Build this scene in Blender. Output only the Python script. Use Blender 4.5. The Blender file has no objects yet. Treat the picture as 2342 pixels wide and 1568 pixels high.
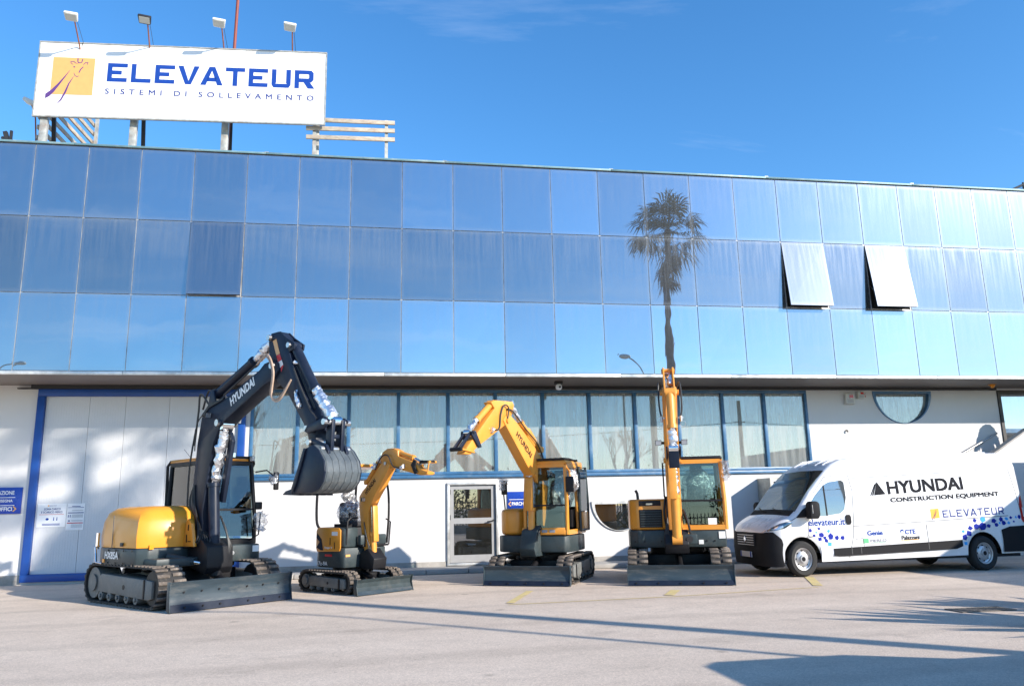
import bpy, bmesh, math, random
from mathutils import Vector, Matrix, noise
from mathutils.geometry import tessellate_polygon
random.seed(7)
R = math.radians
sc = bpy.context.scene
col = sc.collection

# ------------------------------------------------------------------ camera
CAM_F, CAM_YAW, CAM_PITCH, CAM_ROLL, CAM_H = 1962.0 / 2560, R(9.4157), R(11.649), R(-1.2285), 1.556
_f = Vector((math.sin(CAM_YAW) * math.cos(CAM_PITCH), math.cos(CAM_YAW) * math.cos(CAM_PITCH), math.sin(CAM_PITCH)))
_r = Vector((math.cos(CAM_YAW), -math.sin(CAM_YAW), 0))
_u = _r.cross(_f)
CAM_R = _r * math.cos(CAM_ROLL) + _u * math.sin(CAM_ROLL)
CAM_U = -_r * math.sin(CAM_ROLL) + _u * math.cos(CAM_ROLL)
CAM_D = _f
cam = bpy.data.cameras.new("camera")
cam.sensor_width = 36
cam.lens = 36 * CAM_F
cam.clip_end = 3000
co = bpy.data.objects.new("camera", cam)
col.objects.link(co)
m = Matrix((CAM_R, CAM_U, -CAM_D)).transposed().to_4x4()
m.translation = Vector((0, 0, CAM_H))
co.matrix_world = m
sc.camera = co
sc.render.resolution_x, sc.render.resolution_y = 1024, 685

# ------------------------------------------------------------------ light
SUN_AZ, SUN_EL = R(133.5), R(23.0)           # clockwise from +Y
world = bpy.data.worlds.new("World")
sc.world = world
world.use_nodes = True
wn = world.node_tree
sky = wn.nodes.new("ShaderNodeTexSky")
sky.sky_type = 'NISHITA'
sky.sun_disc = False
sky.sun_elevation = SUN_EL
sky.sun_rotation = SUN_AZ
sky.altitude = 100
sky.air_density = 1.0
sky.dust_density = 0.12
sky.ozone_density = 3.5
wn.nodes["Background"].inputs[1].default_value = 0.12
# thin high cirrus over the whole sky
tc = wn.nodes.new("ShaderNodeTexCoord")
sx = wn.nodes.new("ShaderNodeSeparateXYZ")
wn.links.new(tc.outputs["Generated"], sx.inputs[0])
za = wn.nodes.new("ShaderNodeMath"); za.operation = 'MAXIMUM'; za.inputs[1].default_value = 0.04
wn.links.new(sx.outputs[2], za.inputs[0])
dvx = wn.nodes.new("ShaderNodeMath"); dvx.operation = 'DIVIDE'
dvy = wn.nodes.new("ShaderNodeMath"); dvy.operation = 'DIVIDE'
wn.links.new(sx.outputs[0], dvx.inputs[0]); wn.links.new(za.outputs[0], dvx.inputs[1])
wn.links.new(sx.outputs[1], dvy.inputs[0]); wn.links.new(za.outputs[0], dvy.inputs[1])
cx = wn.nodes.new("ShaderNodeCombineXYZ")
wn.links.new(dvx.outputs[0], cx.inputs[0]); wn.links.new(dvy.outputs[0], cx.inputs[1])
mpw = wn.nodes.new("ShaderNodeMapping")
mpw.inputs["Rotation"].default_value = (0, 0, R(35)); mpw.inputs["Scale"].default_value = (0.35, 1.1, 1)
wn.links.new(cx.outputs[0], mpw.inputs[0])
nz = wn.nodes.new("ShaderNodeTexNoise"); nz.inputs["Scale"].default_value = 0.9; nz.inputs["Detail"].default_value = 9
nz.inputs["Roughness"].default_value = 0.62; nz.inputs["Distortion"].default_value = 0.6
wn.links.new(mpw.outputs[0], nz.inputs["Vector"])
cr = wn.nodes.new("ShaderNodeMapRange"); cr.inputs[1].default_value = 0.52; cr.inputs[2].default_value = 0.85
cr.inputs[3].default_value = 0; cr.inputs[4].default_value = 0.32
wn.links.new(nz.outputs["Fac"], cr.inputs[0])
hs = wn.nodes.new("ShaderNodeHueSaturation"); hs.inputs["Saturation"].default_value = 1.22; hs.inputs["Value"].default_value = 1.5
wn.links.new(sky.outputs[0], hs.inputs["Color"])
wmx = wn.nodes.new("ShaderNodeMix"); wmx.data_type = 'RGBA'
wmx.inputs["B"].default_value = (9.0, 9.3, 9.8, 1)
wn.links.new(cr.outputs[0], wmx.inputs["Factor"]); wn.links.new(hs.outputs[0], wmx.inputs["A"])
wn.links.new(wmx.outputs["Result"], wn.nodes["Background"].inputs[0])

sun = bpy.data.lights.new("sun", 'SUN')
sun.energy = 5.0
sun.angle = R(0.53)
sun.color = (1.0, 0.92, 0.82)
so = bpy.data.objects.new("sun", sun)
col.objects.link(so)
SUN_TO = Vector((math.sin(SUN_AZ) * math.cos(SUN_EL), math.cos(SUN_AZ) * math.cos(SUN_EL), math.sin(SUN_EL)))
so.rotation_euler = (-SUN_TO).to_track_quat('-Z', 'Y').to_euler()
so.location = (20, -20, 30)

vs = sc.view_settings
vs.view_transform = 'Standard'
vs.look = 'None'
vs.gamma = 1
vs.use_curve_mapping = False
vs.exposure = 0.66
sc.cycles.max_bounces = 8
sc.cycles.transparent_max_bounces = 12
sc.cycles.caustics_reflective = False
sc.cycles.caustics_refractive = False
sc.cycles.sample_clamp_indirect = 6

# ------------------------------------------------------------------ helpers
def at(px, py, Y):
    """point on the plane y = Y behind a photograph pixel (2342 px wide scale)"""
    k = 1 / 2342
    x = (px * k - 0.5) / CAM_F
    y = -(py * k - 0.5 * 1568 / 2342) / CAM_F
    v = CAM_R * x + CAM_U * y + CAM_D
    return Vector((0, 0, CAM_H)) + v * (Y / v.y)

def atg(px, py, z=0.0):
    k = 1 / 2342
    x = (px * k - 0.5) / CAM_F
    y = -(py * k - 0.5 * 1568 / 2342) / CAM_F
    v = CAM_R * x + CAM_U * y + CAM_D
    return Vector((0, 0, CAM_H)) + v * ((z - CAM_H) / v.z)

class B:
    """collects shapes for one mesh"""
    def __init__(s):
        s.v = []; s.f = []
    def add(s, vs_, fs):
        o = len(s.v)
        s.v += [tuple(p) for p in vs_]
        s.f += [tuple(i + o for i in f) for f in fs]
        return s
    def box(s, x0, x1, y0, y1, z0, z1):
        return s.add([(x0, y0, z0), (x1, y0, z0), (x1, y1, z0), (x0, y1, z0), (x0, y0, z1), (x1, y0, z1), (x1, y1, z1), (x0, y1, z1)],
                     [(3, 2, 1, 0), (4, 5, 6, 7), (0, 1, 5, 4), (1, 2, 6, 5), (2, 3, 7, 6), (3, 0, 4, 7)])
    def bar(s, p0, p1, w, h, up=(0, 0, 1)):
        p0 = Vector(p0); p1 = Vector(p1); d = (p1 - p0).normalized(); up = Vector(up)
        if abs(d.dot(up)) > 0.98: up = Vector((0, 1, 0))
        a = d.cross(up).normalized() * w / 2; b = a.cross(d).normalized() * h / 2
        return s.add([p0 - a - b, p0 + a - b, p0 + a + b, p0 - a + b, p1 - a - b, p1 + a - b, p1 + a + b, p1 - a + b],
                     [(3, 2, 1, 0), (4, 5, 6, 7), (0, 1, 5, 4), (1, 2, 6, 5), (2, 3, 7, 6), (3, 0, 4, 7)])
    def prism(s, poly, fn, a, b):
        """poly of 2D points swept from fn(p, a) to fn(p, b)"""
        n = len(poly)
        vs_ = [fn(p, a) for p in poly] + [fn(p, b) for p in poly]
        return s.add(vs_, [tuple(range(n))[::-1], tuple(range(n, 2 * n))] + [(i, (i + 1) % n, n + (i + 1) % n, n + i) for i in range(n)])
    def pu(s, poly, x0, x1):                    # outline in the (forward, up) plane of a machine that faces -Y
        return s.prism(poly, lambda p, t: (t, -p[0], p[1]), x0, x1)
    def pz(s, poly, z0, z1):                    # plan outline
        return s.prism(poly, lambda p, t: (p[0], p[1], t), z0, z1)
    def py(s, poly, y0, y1):                    # elevation outline
        return s.prism(poly, lambda p, t: (p[0], t, p[1]), y0, y1)
    def cyl(s, p0, p1, r, n=14, r1=None):
        p0 = Vector(p0); p1 = Vector(p1); d = (p1 - p0).normalized()
        if r1 is None: r1 = r
        up = Vector((0, 0, 1)) if abs(d.z) < 0.9 else Vector((1, 0, 0))
        a = d.cross(up).normalized(); b = a.cross(d)
        vs_ = []
        for p, rr in ((p0, r), (p1, r1)):
            for i in range(n):
                t = 2 * math.pi * i / n
                vs_.append(p + a * rr * math.cos(t) + b * rr * math.sin(t))
        return s.add(vs_, [tuple(range(n))[::-1], tuple(range(n, 2 * n))] + [(i, (i + 1) % n, n + (i + 1) % n, n + i) for i in range(n)])
    def tube(s, pts, r, n=8, caps=True):
        pts = [Vector(p) for p in pts]
        rs = r if isinstance(r, (list, tuple)) else [r] * len(pts)
        vs_ = []; prev = None
        for i, p in enumerate(pts):
            d = (pts[min(i + 1, len(pts) - 1)] - pts[max(i - 1, 0)]).normalized()
            if prev is None:
                up = Vector((0, 0, 1)) if abs(d.z) < 0.9 else Vector((1, 0, 0))
                a = d.cross(up).normalized()
            else:
                a = (prev - d * prev.dot(d)).normalized()
            prev = a; b = d.cross(a)
            for k in range(n):
                t = 2 * math.pi * k / n
                vs_.append(p + (a * math.cos(t) + b * math.sin(t)) * rs[i])
        fs = []
        for i in range(len(pts) - 1):
            for k in range(n):
                fs.append((i * n + k, i * n + (k + 1) % n, (i + 1) * n + (k + 1) % n, (i + 1) * n + k))
        if caps:
            fs.append(tuple(range(n))[::-1]); fs.append(tuple((len(pts) - 1) * n + k for k in range(n)))
        return s.add(vs_, fs)
    def lathe(s, prof, c, ax, n=24, caps=True):
        """prof: (radius, along) pairs swept about axis ax through c"""
        c = Vector(c); d = Vector(ax).normalized()
        up = Vector((0, 0, 1)) if abs(d.z) < 0.9 else Vector((1, 0, 0))
        a = d.cross(up).normalized(); b = a.cross(d)
        vs_ = []
        for rr, h in prof:
            for i in range(n):
                t = 2 * math.pi * i / n
                vs_.append(c + d * h + a * rr * math.cos(t) + b * rr * math.sin(t))
        fs = [(j * n + i, j * n + (i + 1) % n, (j + 1) * n + (i + 1) % n, (j + 1) * n + i) for j in range(len(prof) - 1) for i in range(n)]
        if caps:
            fs.append(tuple(range(n))[::-1]); fs.append(tuple((len(prof) - 1) * n + i for i in range(n)))
        return s.add(vs_, fs)
    def ball(s, c, r, nu=10, nv=7, jit=0.0, sq=(1, 1, 1)):
        c = Vector(c); vs_ = []; fs = []
        for j in range(nv + 1):
            ph = math.pi * j / nv
            for i in range(nu):
                t = 2 * math.pi * i / nu
                q = 1 + random.uniform(-jit, jit)
                vs_.append(c + Vector((math.sin(ph) * math.cos(t) * sq[0], math.sin(ph) * math.sin(t) * sq[1], math.cos(ph) * sq[2])) * r * q)
        for j in range(nv):
            for i in range(nu):
                fs.append((j * nu + i, (j + 1) * nu + i, (j + 1) * nu + (i + 1) % nu, j * nu + (i + 1) % nu))
        return s.add(vs_, fs)
    def holes(s, outer, holes_, fn, a, b):
        """plate with holes, swept from a to b"""
        loops = [outer] + holes_
        tris = tessellate_polygon([[Vector((p[0], p[1], 0)) for p in l] for l in loops])
        flat = [p for l in loops for p in l]; n = len(flat)
        vs_ = [fn(p, a) for p in flat] + [fn(p, b) for p in flat]
        fs = [tuple(t) for t in tris] + [tuple(i + n for i in t[::-1]) for t in tris]
        o = 0
        for l in loops:
            k = len(l)
            for i in range(k):
                fs.append((o + i, o + (i + 1) % k, n + o + (i + 1) % k, n + o + i))
            o += k
        return s.add(vs_, fs)
    def mesh(s, name, bevel=0, seg=2, smooth=True, ang=40, weld=False):
        bm = bmesh.new()
        vv = [bm.verts.new(p) for p in s.v]
        for f in s.f:
            try: bm.faces.new([vv[i] for i in f])
            except ValueError: pass
        if weld: bmesh.ops.remove_doubles(bm, verts=bm.verts, dist=1e-4)
        bmesh.ops.recalc_face_normals(bm, faces=bm.faces)
        if bevel:
            es = [e for e in bm.edges if len(e.link_faces) == 2 and e.calc_face_angle(0) > R(28)]
            bmesh.ops.bevel(bm, geom=es, offset=bevel, segments=seg, profile=0.5, affect='EDGES', clamp_overlap=True)
        me = bpy.data.meshes.new(name)
        bm.to_mesh(me); bm.free()
        if smooth:
            for p in me.polygons: p.use_smooth = True
            me.set_sharp_from_angle(angle=R(ang))
        return me

def link(name, me, mat, parent=None, mw=None, world_pos=False):
    o = bpy.data.objects.new(name, me)
    if mat is not None and me is not None and not me.materials: me.materials.append(mat)
    col.objects.link(o)
    if parent is not None:
        o.parent = parent
        if world_pos: o.matrix_parent_inverse = WORLD[parent.name].inverted()
    if mw is not None: o.matrix_basis = mw
    return o

WORLD = {}
def root(name, loc, label, cat, group=None, rz=0.0):
    o = bpy.data.objects.new(name, None)
    o.empty_display_size = 0.3
    col.objects.link(o)
    o.location = loc; o.rotation_euler = (0, 0, rz)
    tag(o, label, cat, group)
    WORLD[o.name] = Matrix.Translation(Vector(loc)) @ Matrix.Rotation(rz, 4, 'Z')
    return o

def tag(o, label=None, cat=None, group=None, kind=None):
    if label: o["label"] = label
    if cat: o["category"] = cat
    if group: o["group"] = group
    if kind: o["kind"] = kind
    return o

def wpart(name, b, mat, parent, **k):           # a part given in world coordinates
    me = b.mesh(name, **k) if isinstance(b, B) else b
    o = link(name, me, mat)
    o.parent = parent
    r_ = parent; M_ = Matrix()
    while r_ is not None:
        if r_.name in WORLD: M_ = WORLD[r_.name]; break
        r_ = r_.parent
    # parts sit at their thing's origin, so only the thing's own placing is undone
    if parent.name in WORLD: o.matrix_parent_inverse = M_.inverted()
    return o

def part(name, b, mat, parent, mw=None, **k):   # a part given in its thing's coordinates
    me = b.mesh(name, **k) if isinstance(b, B) else b
    return link(name, me, mat, parent, mw)

def struct(name, b, mat, **k):
    o = link(name, b.mesh(name, **k), mat)
    o["kind"] = "structure"
    return o

_fc = {}
def text_mesh(s, w, h, off=0.0, ext=0.002, shear=0.0, spacing=1.0):
    """flat lettering w x h, lower left at the origin, in the XY plane"""
    cu = bpy.data.curves.new("lettering", 'FONT')
    cu.body = s; cu.size = 1; cu.extrude = 0.0; cu.shear = shear; cu.space_character = spacing
    cu.resolution_u = 3
    t = bpy.data.objects.new("lettering", cu)
    me = bpy.data.meshes.new_from_object(t)
    bpy.data.objects.remove(t); bpy.data.curves.remove(cu)
    xs = [v.co.x for v in me.vertices]; ys = [v.co.y for v in me.vertices]
    kx = w / (max(xs) - min(xs)) if w else h / (max(ys) - min(ys)); ky = h / (max(ys) - min(ys))
    x0, y0 = min(xs), min(ys)
    for v in me.vertices:
        v.co.x = (v.co.x - x0) * kx; v.co.y = (v.co.y - y0) * ky
    me.materials.clear()
    vs0 = [v.co.copy() for v in me.vertices]; e_ = 0.03 + off; fs0 = [tuple(p.vertices) for p in me.polygons]
    reps = [(0, 0)] if off <= 0 else [(0, 0), (1, 0), (0, 1), (1, 1)]
    V2 = []; F2 = []
    for k, (i, j) in enumerate(reps):
        o_ = len(V2)
        V2 += [(v.x + i * e_ * kx, v.y + j * e_ * ky * 0.85, ext + 0.0002 * k) for v in vs0]
        F2 += [tuple(q + o_ for q in f) for f in fs0]
    bpy.data.meshes.remove(me)
    me = bpy.data.meshes.new("lettering"); me.from_pydata(V2, [], F2); me.update()
    return me

def frame_matrix(o, x, y):
    """matrix whose X and Y axes run along x and y"""
    x = Vector(x).normalized(); y = Vector(y); z = x.cross(y).normalized(); y = z.cross(x)
    M_ = Matrix((x, y, z)).transposed().to_4x4(); M_.translation = Vector(o)
    return M_

def stroke(b, pts, ws, t=0.003):
    """flat tapered brush stroke in the XY plane"""
    L = []; Rr = []
    for i, p in enumerate(pts):
        p = Vector(p + (0,)) if len(p) == 2 else Vector(p)
        a = Vector(pts[max(i - 1, 0)] + (0,)); c = Vector(pts[min(i + 1, len(pts) - 1)] + (0,))
        d = (c - a).normalized(); nn = Vector((-d.y, d.x, 0)) * ws[i] / 2
        L.append(p + nn); Rr.append(p - nn)
    vs_ = []
    for z in (0, t):
        vs_ += [q + Vector((0, 0, z)) for q in L] + [q + Vector((0, 0, z)) for q in Rr]
    n = len(pts); fs = []
    for i in range(n - 1):
        fs.append((i, i + 1, n + i + 1, n + i)); fs.append((2 * n + i, 2 * n + i + 1, 3 * n + i + 1, 3 * n + i))
        fs.append((i, i + 1, 2 * n + i + 1, 2 * n + i)); fs.append((n + i, n + i + 1, 3 * n + i + 1, 3 * n + i))
    return b.add(vs_, fs)

# ------------------------------------------------------------------ materials
def mat_new(name):
    mt = bpy.data.materials.new(name); mt.use_nodes = True
    return mt, mt.node_tree, mt.node_tree.nodes, mt.node_tree.links

def pm(name, c, rough=0.5, metal=0.0, var=0.12, scale=6.0, bump=0.0, bscale=60.0, spec=0.5, coat=0.0, dirt=None, dirt_amt=0.0, stretch=(1, 1, 1)):
    """paint-like material with a little uneven colour, gloss and relief"""
    mt, nt, N, L = mat_new(name)
    p = N["Principled BSDF"]
    tcn = N.new("ShaderNodeTexCoord"); mp = N.new("ShaderNodeMapping"); mp.inputs["Scale"].default_value = stretch
    L.new(tcn.outputs["Object"], mp.inputs[0])
    n1 = N.new("ShaderNodeTexNoise"); n1.inputs["Scale"].default_value = scale; n1.inputs["Detail"].default_value = 6
    n1.inputs["Roughness"].default_value = 0.6
    L.new(mp.outputs[0], n1.inputs["Vector"])
    ramp = N.new("ShaderNodeMapRange")
    ramp.inputs[1].default_value = 0.3; ramp.inputs[2].default_value = 0.7
    ramp.inputs[3].default_value = 1 - var; ramp.inputs[4].default_value = 1 + var
    L.new(n1.outputs["Fac"], ramp.inputs[0])
    mul = N.new("ShaderNodeMix"); mul.data_type = 'RGBA'; mul.blend_type = 'MULTIPLY'; mul.inputs["Factor"].default_value = 1
    mul.inputs["A"].default_value = (*c, 1)
    L.new(ramp.outputs[0], mul.inputs["B"])
    out = mul.outputs["Result"]
    if dirt:
        n3 = N.new("ShaderNodeTexNoise"); n3.inputs["Scale"].default_value = scale * 0.7; n3.inputs["Detail"].default_value = 8
        n3.inputs["Roughness"].default_value = 0.75
        L.new(mp.outputs[0], n3.inputs["Vector"])
        mr = N.new("ShaderNodeMapRange"); mr.inputs[1].default_value = 0.5; mr.inputs[2].default_value = 0.75; mr.inputs[4].default_value = dirt_amt
        L.new(n3.outputs["Fac"], mr.inputs[0])
        m2 = N.new("ShaderNodeMix"); m2.data_type = 'RGBA'; m2.inputs["B"].default_value = (*dirt, 1)
        L.new(mr.outputs[0], m2.inputs["Factor"]); L.new(out, m2.inputs["A"]); out = m2.outputs["Result"]
    L.new(out, p.inputs["Base Color"])
    rr = N.new("ShaderNodeMapRange"); rr.inputs[1].default_value = 0.3; rr.inputs[2].default_value = 0.7
    rr.inputs[3].default_value = max(0.02, rough - 0.08); rr.inputs[4].default_value = min(1, rough + 0.08)
    L.new(n1.outputs["Fac"], rr.inputs[0]); L.new(rr.outputs[0], p.inputs["Roughness"])
    p.inputs["Metallic"].default_value = metal
    p.inputs["Specular IOR Level"].default_value = spec
    p.inputs["Coat Weight"].default_value = coat
    p.inputs["Coat Roughness"].default_value = 0.05
    if bump:
        n2 = N.new("ShaderNodeTexNoise"); n2.inputs["Scale"].default_value = bscale; n2.inputs["Detail"].default_value = 4
        L.new(mp.outputs[0], n2.inputs["Vector"])
        bp = N.new("ShaderNodeBump"); bp.inputs["Strength"].default_value = bump; bp.inputs["Distance"].default_value = 0.01
        L.new(n2.outputs["Fac"], bp.inputs["Height"]); L.new(bp.outputs[0], p.inputs["Normal"])
    return mt

M = {}
M['white_wall'] = pm("white_render", (0.64, 0.63, 0.62), 0.85, var=0.03, scale=1.2, bump=0.15, bscale=90, dirt=(0.62, 0.60, 0.56), dirt_amt=0.25, stretch=(1, 1, 0.35))
M['plinth'] = pm("plinth_cement", (0.36, 0.34, 0.31), 0.9, var=0.25, scale=3, bump=0.3, dirt=(0.2, 0.18, 0.15), dirt_amt=0.6)
M['soffit'] = pm("soffit_board", (0.20, 0.165, 0.145), 0.5, var=0.06, scale=0.8)
M['alu'] = pm("aluminium_trim", (0.62, 0.62, 0.60), 0.4, metal=0.5, var=0.2, scale=5, dirt=(0.25, 0.24, 0.22), dirt_amt=0.6)
M['mullion'] = pm("mullion_alu", (0.42, 0.41, 0.40), 0.45, metal=0.3, var=0.35, scale=3, dirt=(0.06, 0.06, 0.06), dirt_amt=0.9)
M['cap'] = pm("roof_flashing", (0.14, 0.25, 0.28), 0.5, metal=0.2, var=0.15, scale=2, dirt=(0.55, 0.5, 0.42), dirt_amt=0.6)
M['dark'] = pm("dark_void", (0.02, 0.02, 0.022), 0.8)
M['room'] = pm("room_wall", (0.30, 0.29, 0.27), 0.9)
M['blue_frame'] = pm("blue_door_frame", (0.007, 0.06, 0.28), 0.35, var=0.1, scale=3)
M['win_blue'] = pm("blue_window_frame", (0.040, 0.135, 0.27), 0.4, var=0.18, scale=4, dirt=(0.35, 0.45, 0.5), dirt_amt=0.4)
M['panel_white'] = pm("sandwich_panel", (0.62, 0.62, 0.62), 0.5, var=0.03, scale=2)
M['door_grey'] = pm("door_grey", (0.33, 0.33, 0.33), 0.45, var=0.05)
M['curtain'] = pm("curtain_cloth", (0.75, 0.78, 0.74), 0.9, var=0.10, scale=3, stretch=(8, 1, 0.6))
M['blind'] = pm("blind_cloth", (0.8, 0.8, 0.78), 0.8, var=0.03)
M['sign_blue'] = pm("sign_blue", (0.012, 0.055, 0.36), 0.3, var=0.05)
M['sign_white'] = pm("sign_white", (0.8, 0.8, 0.8), 0.4, var=0.03)
M['print_blue'] = pm("print_blue", (0.011, 0.055, 0.29), 0.75, var=0.05, spec=0.12)
M['print_navy_blue'] = pm("print_navy_blue", (0.02, 0.035, 0.30), 0.75, var=0.05, spec=0.12)
M['print_navy'] = pm("print_navy", (0.04, 0.06, 0.22), 0.75, var=0.05, spec=0.12)
M['print_black'] = pm("print_black", (0.015, 0.016, 0.02), 0.75, var=0.05, spec=0.12)
M['print_white'] = pm("print_white", (0.8, 0.8, 0.78), 0.4, var=0.05)
M['print_red'] = pm("print_red", (0.55, 0.02, 0.03), 0.4, var=0.05)
M['print_orange'] = pm("print_orange", (0.85, 0.40, 0.04), 0.4, var=0.05)
M['print_amber'] = pm("print_amber", (0.70, 0.36, 0.12), 0.4, var=0.04)
M['print_purple'] = pm("print_purple", (0.10, 0.05, 0.20), 0.75, var=0.05, spec=0.12)
M['print_cyan'] = pm("print_cyan", (0.04, 0.36, 0.80), 0.4, var=0.05)
M['print_green'] = pm("print_green", (0.12, 0.45, 0.22), 0.4, var=0.05)
M['print_grey'] = pm("print_grey", (0.30, 0.31, 0.34), 0.75, var=0.05, spec=0.12)
M['bb_white'] = pm("billboard_sheet", (0.80, 0.80, 0.78), 0.45, var=0.02, scale=1.5, dirt=(0.6, 0.58, 0.54), dirt_amt=0.12)
M['galv'] = pm("galvanised_steel", (0.42, 0.42, 0.38), 0.55, metal=0.4, var=0.25, scale=6, dirt=(0.28, 0.14, 0.06), dirt_amt=0.6)
M['rust'] = pm("rusty_steel", (0.28, 0.10, 0.05), 0.8, var=0.3, scale=8, bump=0.3)
M['slat'] = pm("weathered_slat", (0.42, 0.36, 0.28), 0.75, var=0.3, scale=5, dirt=(0.35, 0.14, 0.05), dirt_amt=0.8, stretch=(1, 1, 3))
M['black_steel'] = pm("black_steel", (0.02, 0.02, 0.022), 0.5, var=0.2)
M['lamp_grey'] = pm("lamp_housing", (0.62, 0.62, 0.58), 0.5, var=0.1)
M['lamp_glass'] = pm("lamp_glass", (0.55, 0.56, 0.5), 0.12, var=0.05)
M['red_pole'] = pm("red_oxide_pole", (0.22, 0.045, 0.025), 0.6, var=0.2, scale=4)
M['ex_yellow'] = pm("machine_yellow", (0.68, 0.272, 0.03), 0.34, var=0.06, scale=3, coat=0.15, dirt=(0.45, 0.30, 0.12), dirt_amt=0.22)
M['ex_yellow2'] = pm("machine_yellow_cast", (0.70, 0.288, 0.04), 0.40, var=0.08, scale=4, coat=0.08, dirt=(0.42, 0.26, 0.10), dirt_amt=0.30)
M['ex_hood'] = pm("hood_yellow", (0.70, 0.295, 0.03), 0.34, var=0.03, scale=2, spec=0.3, coat=0.08)
M['ex_navy'] = pm("machine_dark_blue", (0.010, 0.016, 0.032), 0.42, var=0.2, scale=4, spec=0.22, dirt=(0.05, 0.05, 0.05), dirt_amt=0.25)
M['ex_grey'] = pm("machine_dark_grey", (0.032, 0.046, 0.050), 0.45, var=0.2, scale=5, spec=0.35, dirt=(0.12, 0.11, 0.095), dirt_amt=0.4)
M['ex_blade'] = pm("blade_grey", (0.028, 0.045, 0.058), 0.42, spec=0.4, var=0.2, scale=4, dirt=(0.22, 0.20, 0.17), dirt_amt=0.45, stretch=(0.5, 1, 2.5))
M['bucket'] = pm("bucket_grey", (0.075, 0.09, 0.10), 0.45, spec=0.4, var=0.2, scale=5, dirt=(0.2, 0.19, 0.17), dirt_amt=0.4)
M['ex_frame'] = pm("undercarriage_grey", (0.14, 0.145, 0.14), 0.6, var=0.25, scale=6, dirt=(0.32, 0.28, 0.22), dirt_amt=0.5)
M['ex_black'] = pm("black_plastic", (0.010, 0.010, 0.012), 0.5, spec=0.3, var=0.2, scale=8)
M['rubber'] = pm("track_rubber", (0.022, 0.021, 0.020), 0.8, var=0.3, scale=8, bump=0.3, dirt=(0.20, 0.16, 0.12), dirt_amt=0.55)
M['rubber_worn'] = pm("track_lug_dusty", (0.13, 0.105, 0.085), 0.9, var=0.45, scale=9, bump=0.4, dirt=(0.40, 0.36, 0.31), dirt_amt=0.9)
M['tyre'] = pm("tyre_rubber", (0.022, 0.022, 0.022), 0.8, var=0.2, scale=12, bump=0.2)
M['chrome'] = pm("chromed_rod", (0.8, 0.8, 0.8), 0.15, metal=1.0, var=0.05)
M['steel'] = pm("bare_steel", (0.5, 0.5, 0.5), 0.35, metal=0.9, var=0.15)
M['hose'] = pm("hydraulic_hose", (0.02, 0.02, 0.02), 0.5, var=0.2)
M['hose_tan'] = pm("hose_sleeve", (0.42, 0.30, 0.22), 0.6, var=0.2, scale=20)
M['van_white'] = pm("van_white_paint", (0.80, 0.80, 0.80), 0.28, var=0.015, scale=1.5, coat=0.6)
M['van_black'] = pm("van_black_plastic", (0.016, 0.016, 0.018), 0.7, spec=0.18, var=0.15, scale=10, bump=0.08, bscale=200)
M['seam'] = pm("panel_gap", (0.10, 0.10, 0.10), 0.7)
M['rim'] = pm("silver_rim", (0.52, 0.52, 0.53), 0.35, metal=0.6, var=0.1)
M['red_lens'] = pm("red_lens", (0.50, 0.01, 0.01), 0.12, var=0.1)
M['amber_lens'] = pm("amber_lens", (0.8, 0.3, 0.02), 0.15, var=0.1)
M['clear_lens'] = pm("clear_lens", (0.65, 0.68, 0.72), 0.06, metal=0.7, var=0.15, scale=14)
M['seat'] = pm("seat_cloth", (0.03, 0.03, 0.035), 0.8, var=0.2, scale=12)
M['yellow_line'] = pm("road_paint_yellow", (0.62, 0.49, 0.21), 0.85, var=0.15, scale=6, dirt=(0.36, 0.33, 0.28), dirt_amt=0.9)
M['iron'] = pm("cast_iron", (0.10, 0.09, 0.08), 0.7, var=0.3)
M['bark'] = pm("bark", (0.13, 0.10, 0.08), 0.9, var=0.3, scale=8, bump=0.6, bscale=20)
M['palm_bark'] = pm("palm_bark", (0.09, 0.07, 0.055), 0.9, var=0.3, scale=5, bump=0.6, bscale=14)
M['palm_leaf'] = pm("palm_leaf", (0.035, 0.055, 0.02), 0.45, var=0.35, scale=2)
M['palm_dead'] = pm("palm_dead_leaf", (0.10, 0.075, 0.048), 0.8, var=0.35, scale=2)
M['leaf'] = pm("leaf", (0.045, 0.075, 0.025), 0.6, var=0.4, scale=1.5)
M['concrete'] = pm("concrete", (0.36, 0.35, 0.33), 0.9, var=0.15, scale=2, bump=0.3)
M['tread'] = pm("stair_stone", (0.42, 0.41, 0.39), 0.8, var=0.12)
M['skin'] = pm("skin", (0.45, 0.26, 0.18), 0.5, var=0.05)
M['hair'] = pm("hair_brown", (0.05, 0.025, 0.012), 0.5, var=0.3, scale=30)
M['cloth'] = pm("dark_coat", (0.03, 0.035, 0.05), 0.9, var=0.15, scale=20)
M['car_grey'] = pm("car_paint_grey", (0.22, 0.21, 0.25), 0.28, metal=0.5, var=0.04, coat=0.6)
M['skyline'] = pm("neighbour_wall", (0.50, 0.46, 0.40), 0.9, var=0.1, scale=0.5)

def foil():
    mt, nt, N, L = mat_new("aluminium_foil")
    p = N["Principled BSDF"]; p.inputs["Base Color"].default_value = (0.82, 0.83, 0.86, 1); p.inputs["Metallic"].default_value = 1
    p.inputs["Roughness"].default_value = 0.42
    v = N.new("ShaderNodeTexVoronoi"); v.inputs["Scale"].default_value = 22
    tcn = N.new("ShaderNodeTexCoord"); L.new(tcn.outputs["Object"], v.inputs["Vector"])
    bp = N.new("ShaderNodeBump"); bp.inputs["Strength"].default_value = 0.45; bp.inputs["Distance"].default_value = 0.02
    L.new(v.outputs["Distance"], bp.inputs["Height"]); L.new(bp.outputs[0], p.inputs["Normal"])
    return mt
M['foil'] = foil()

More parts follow.
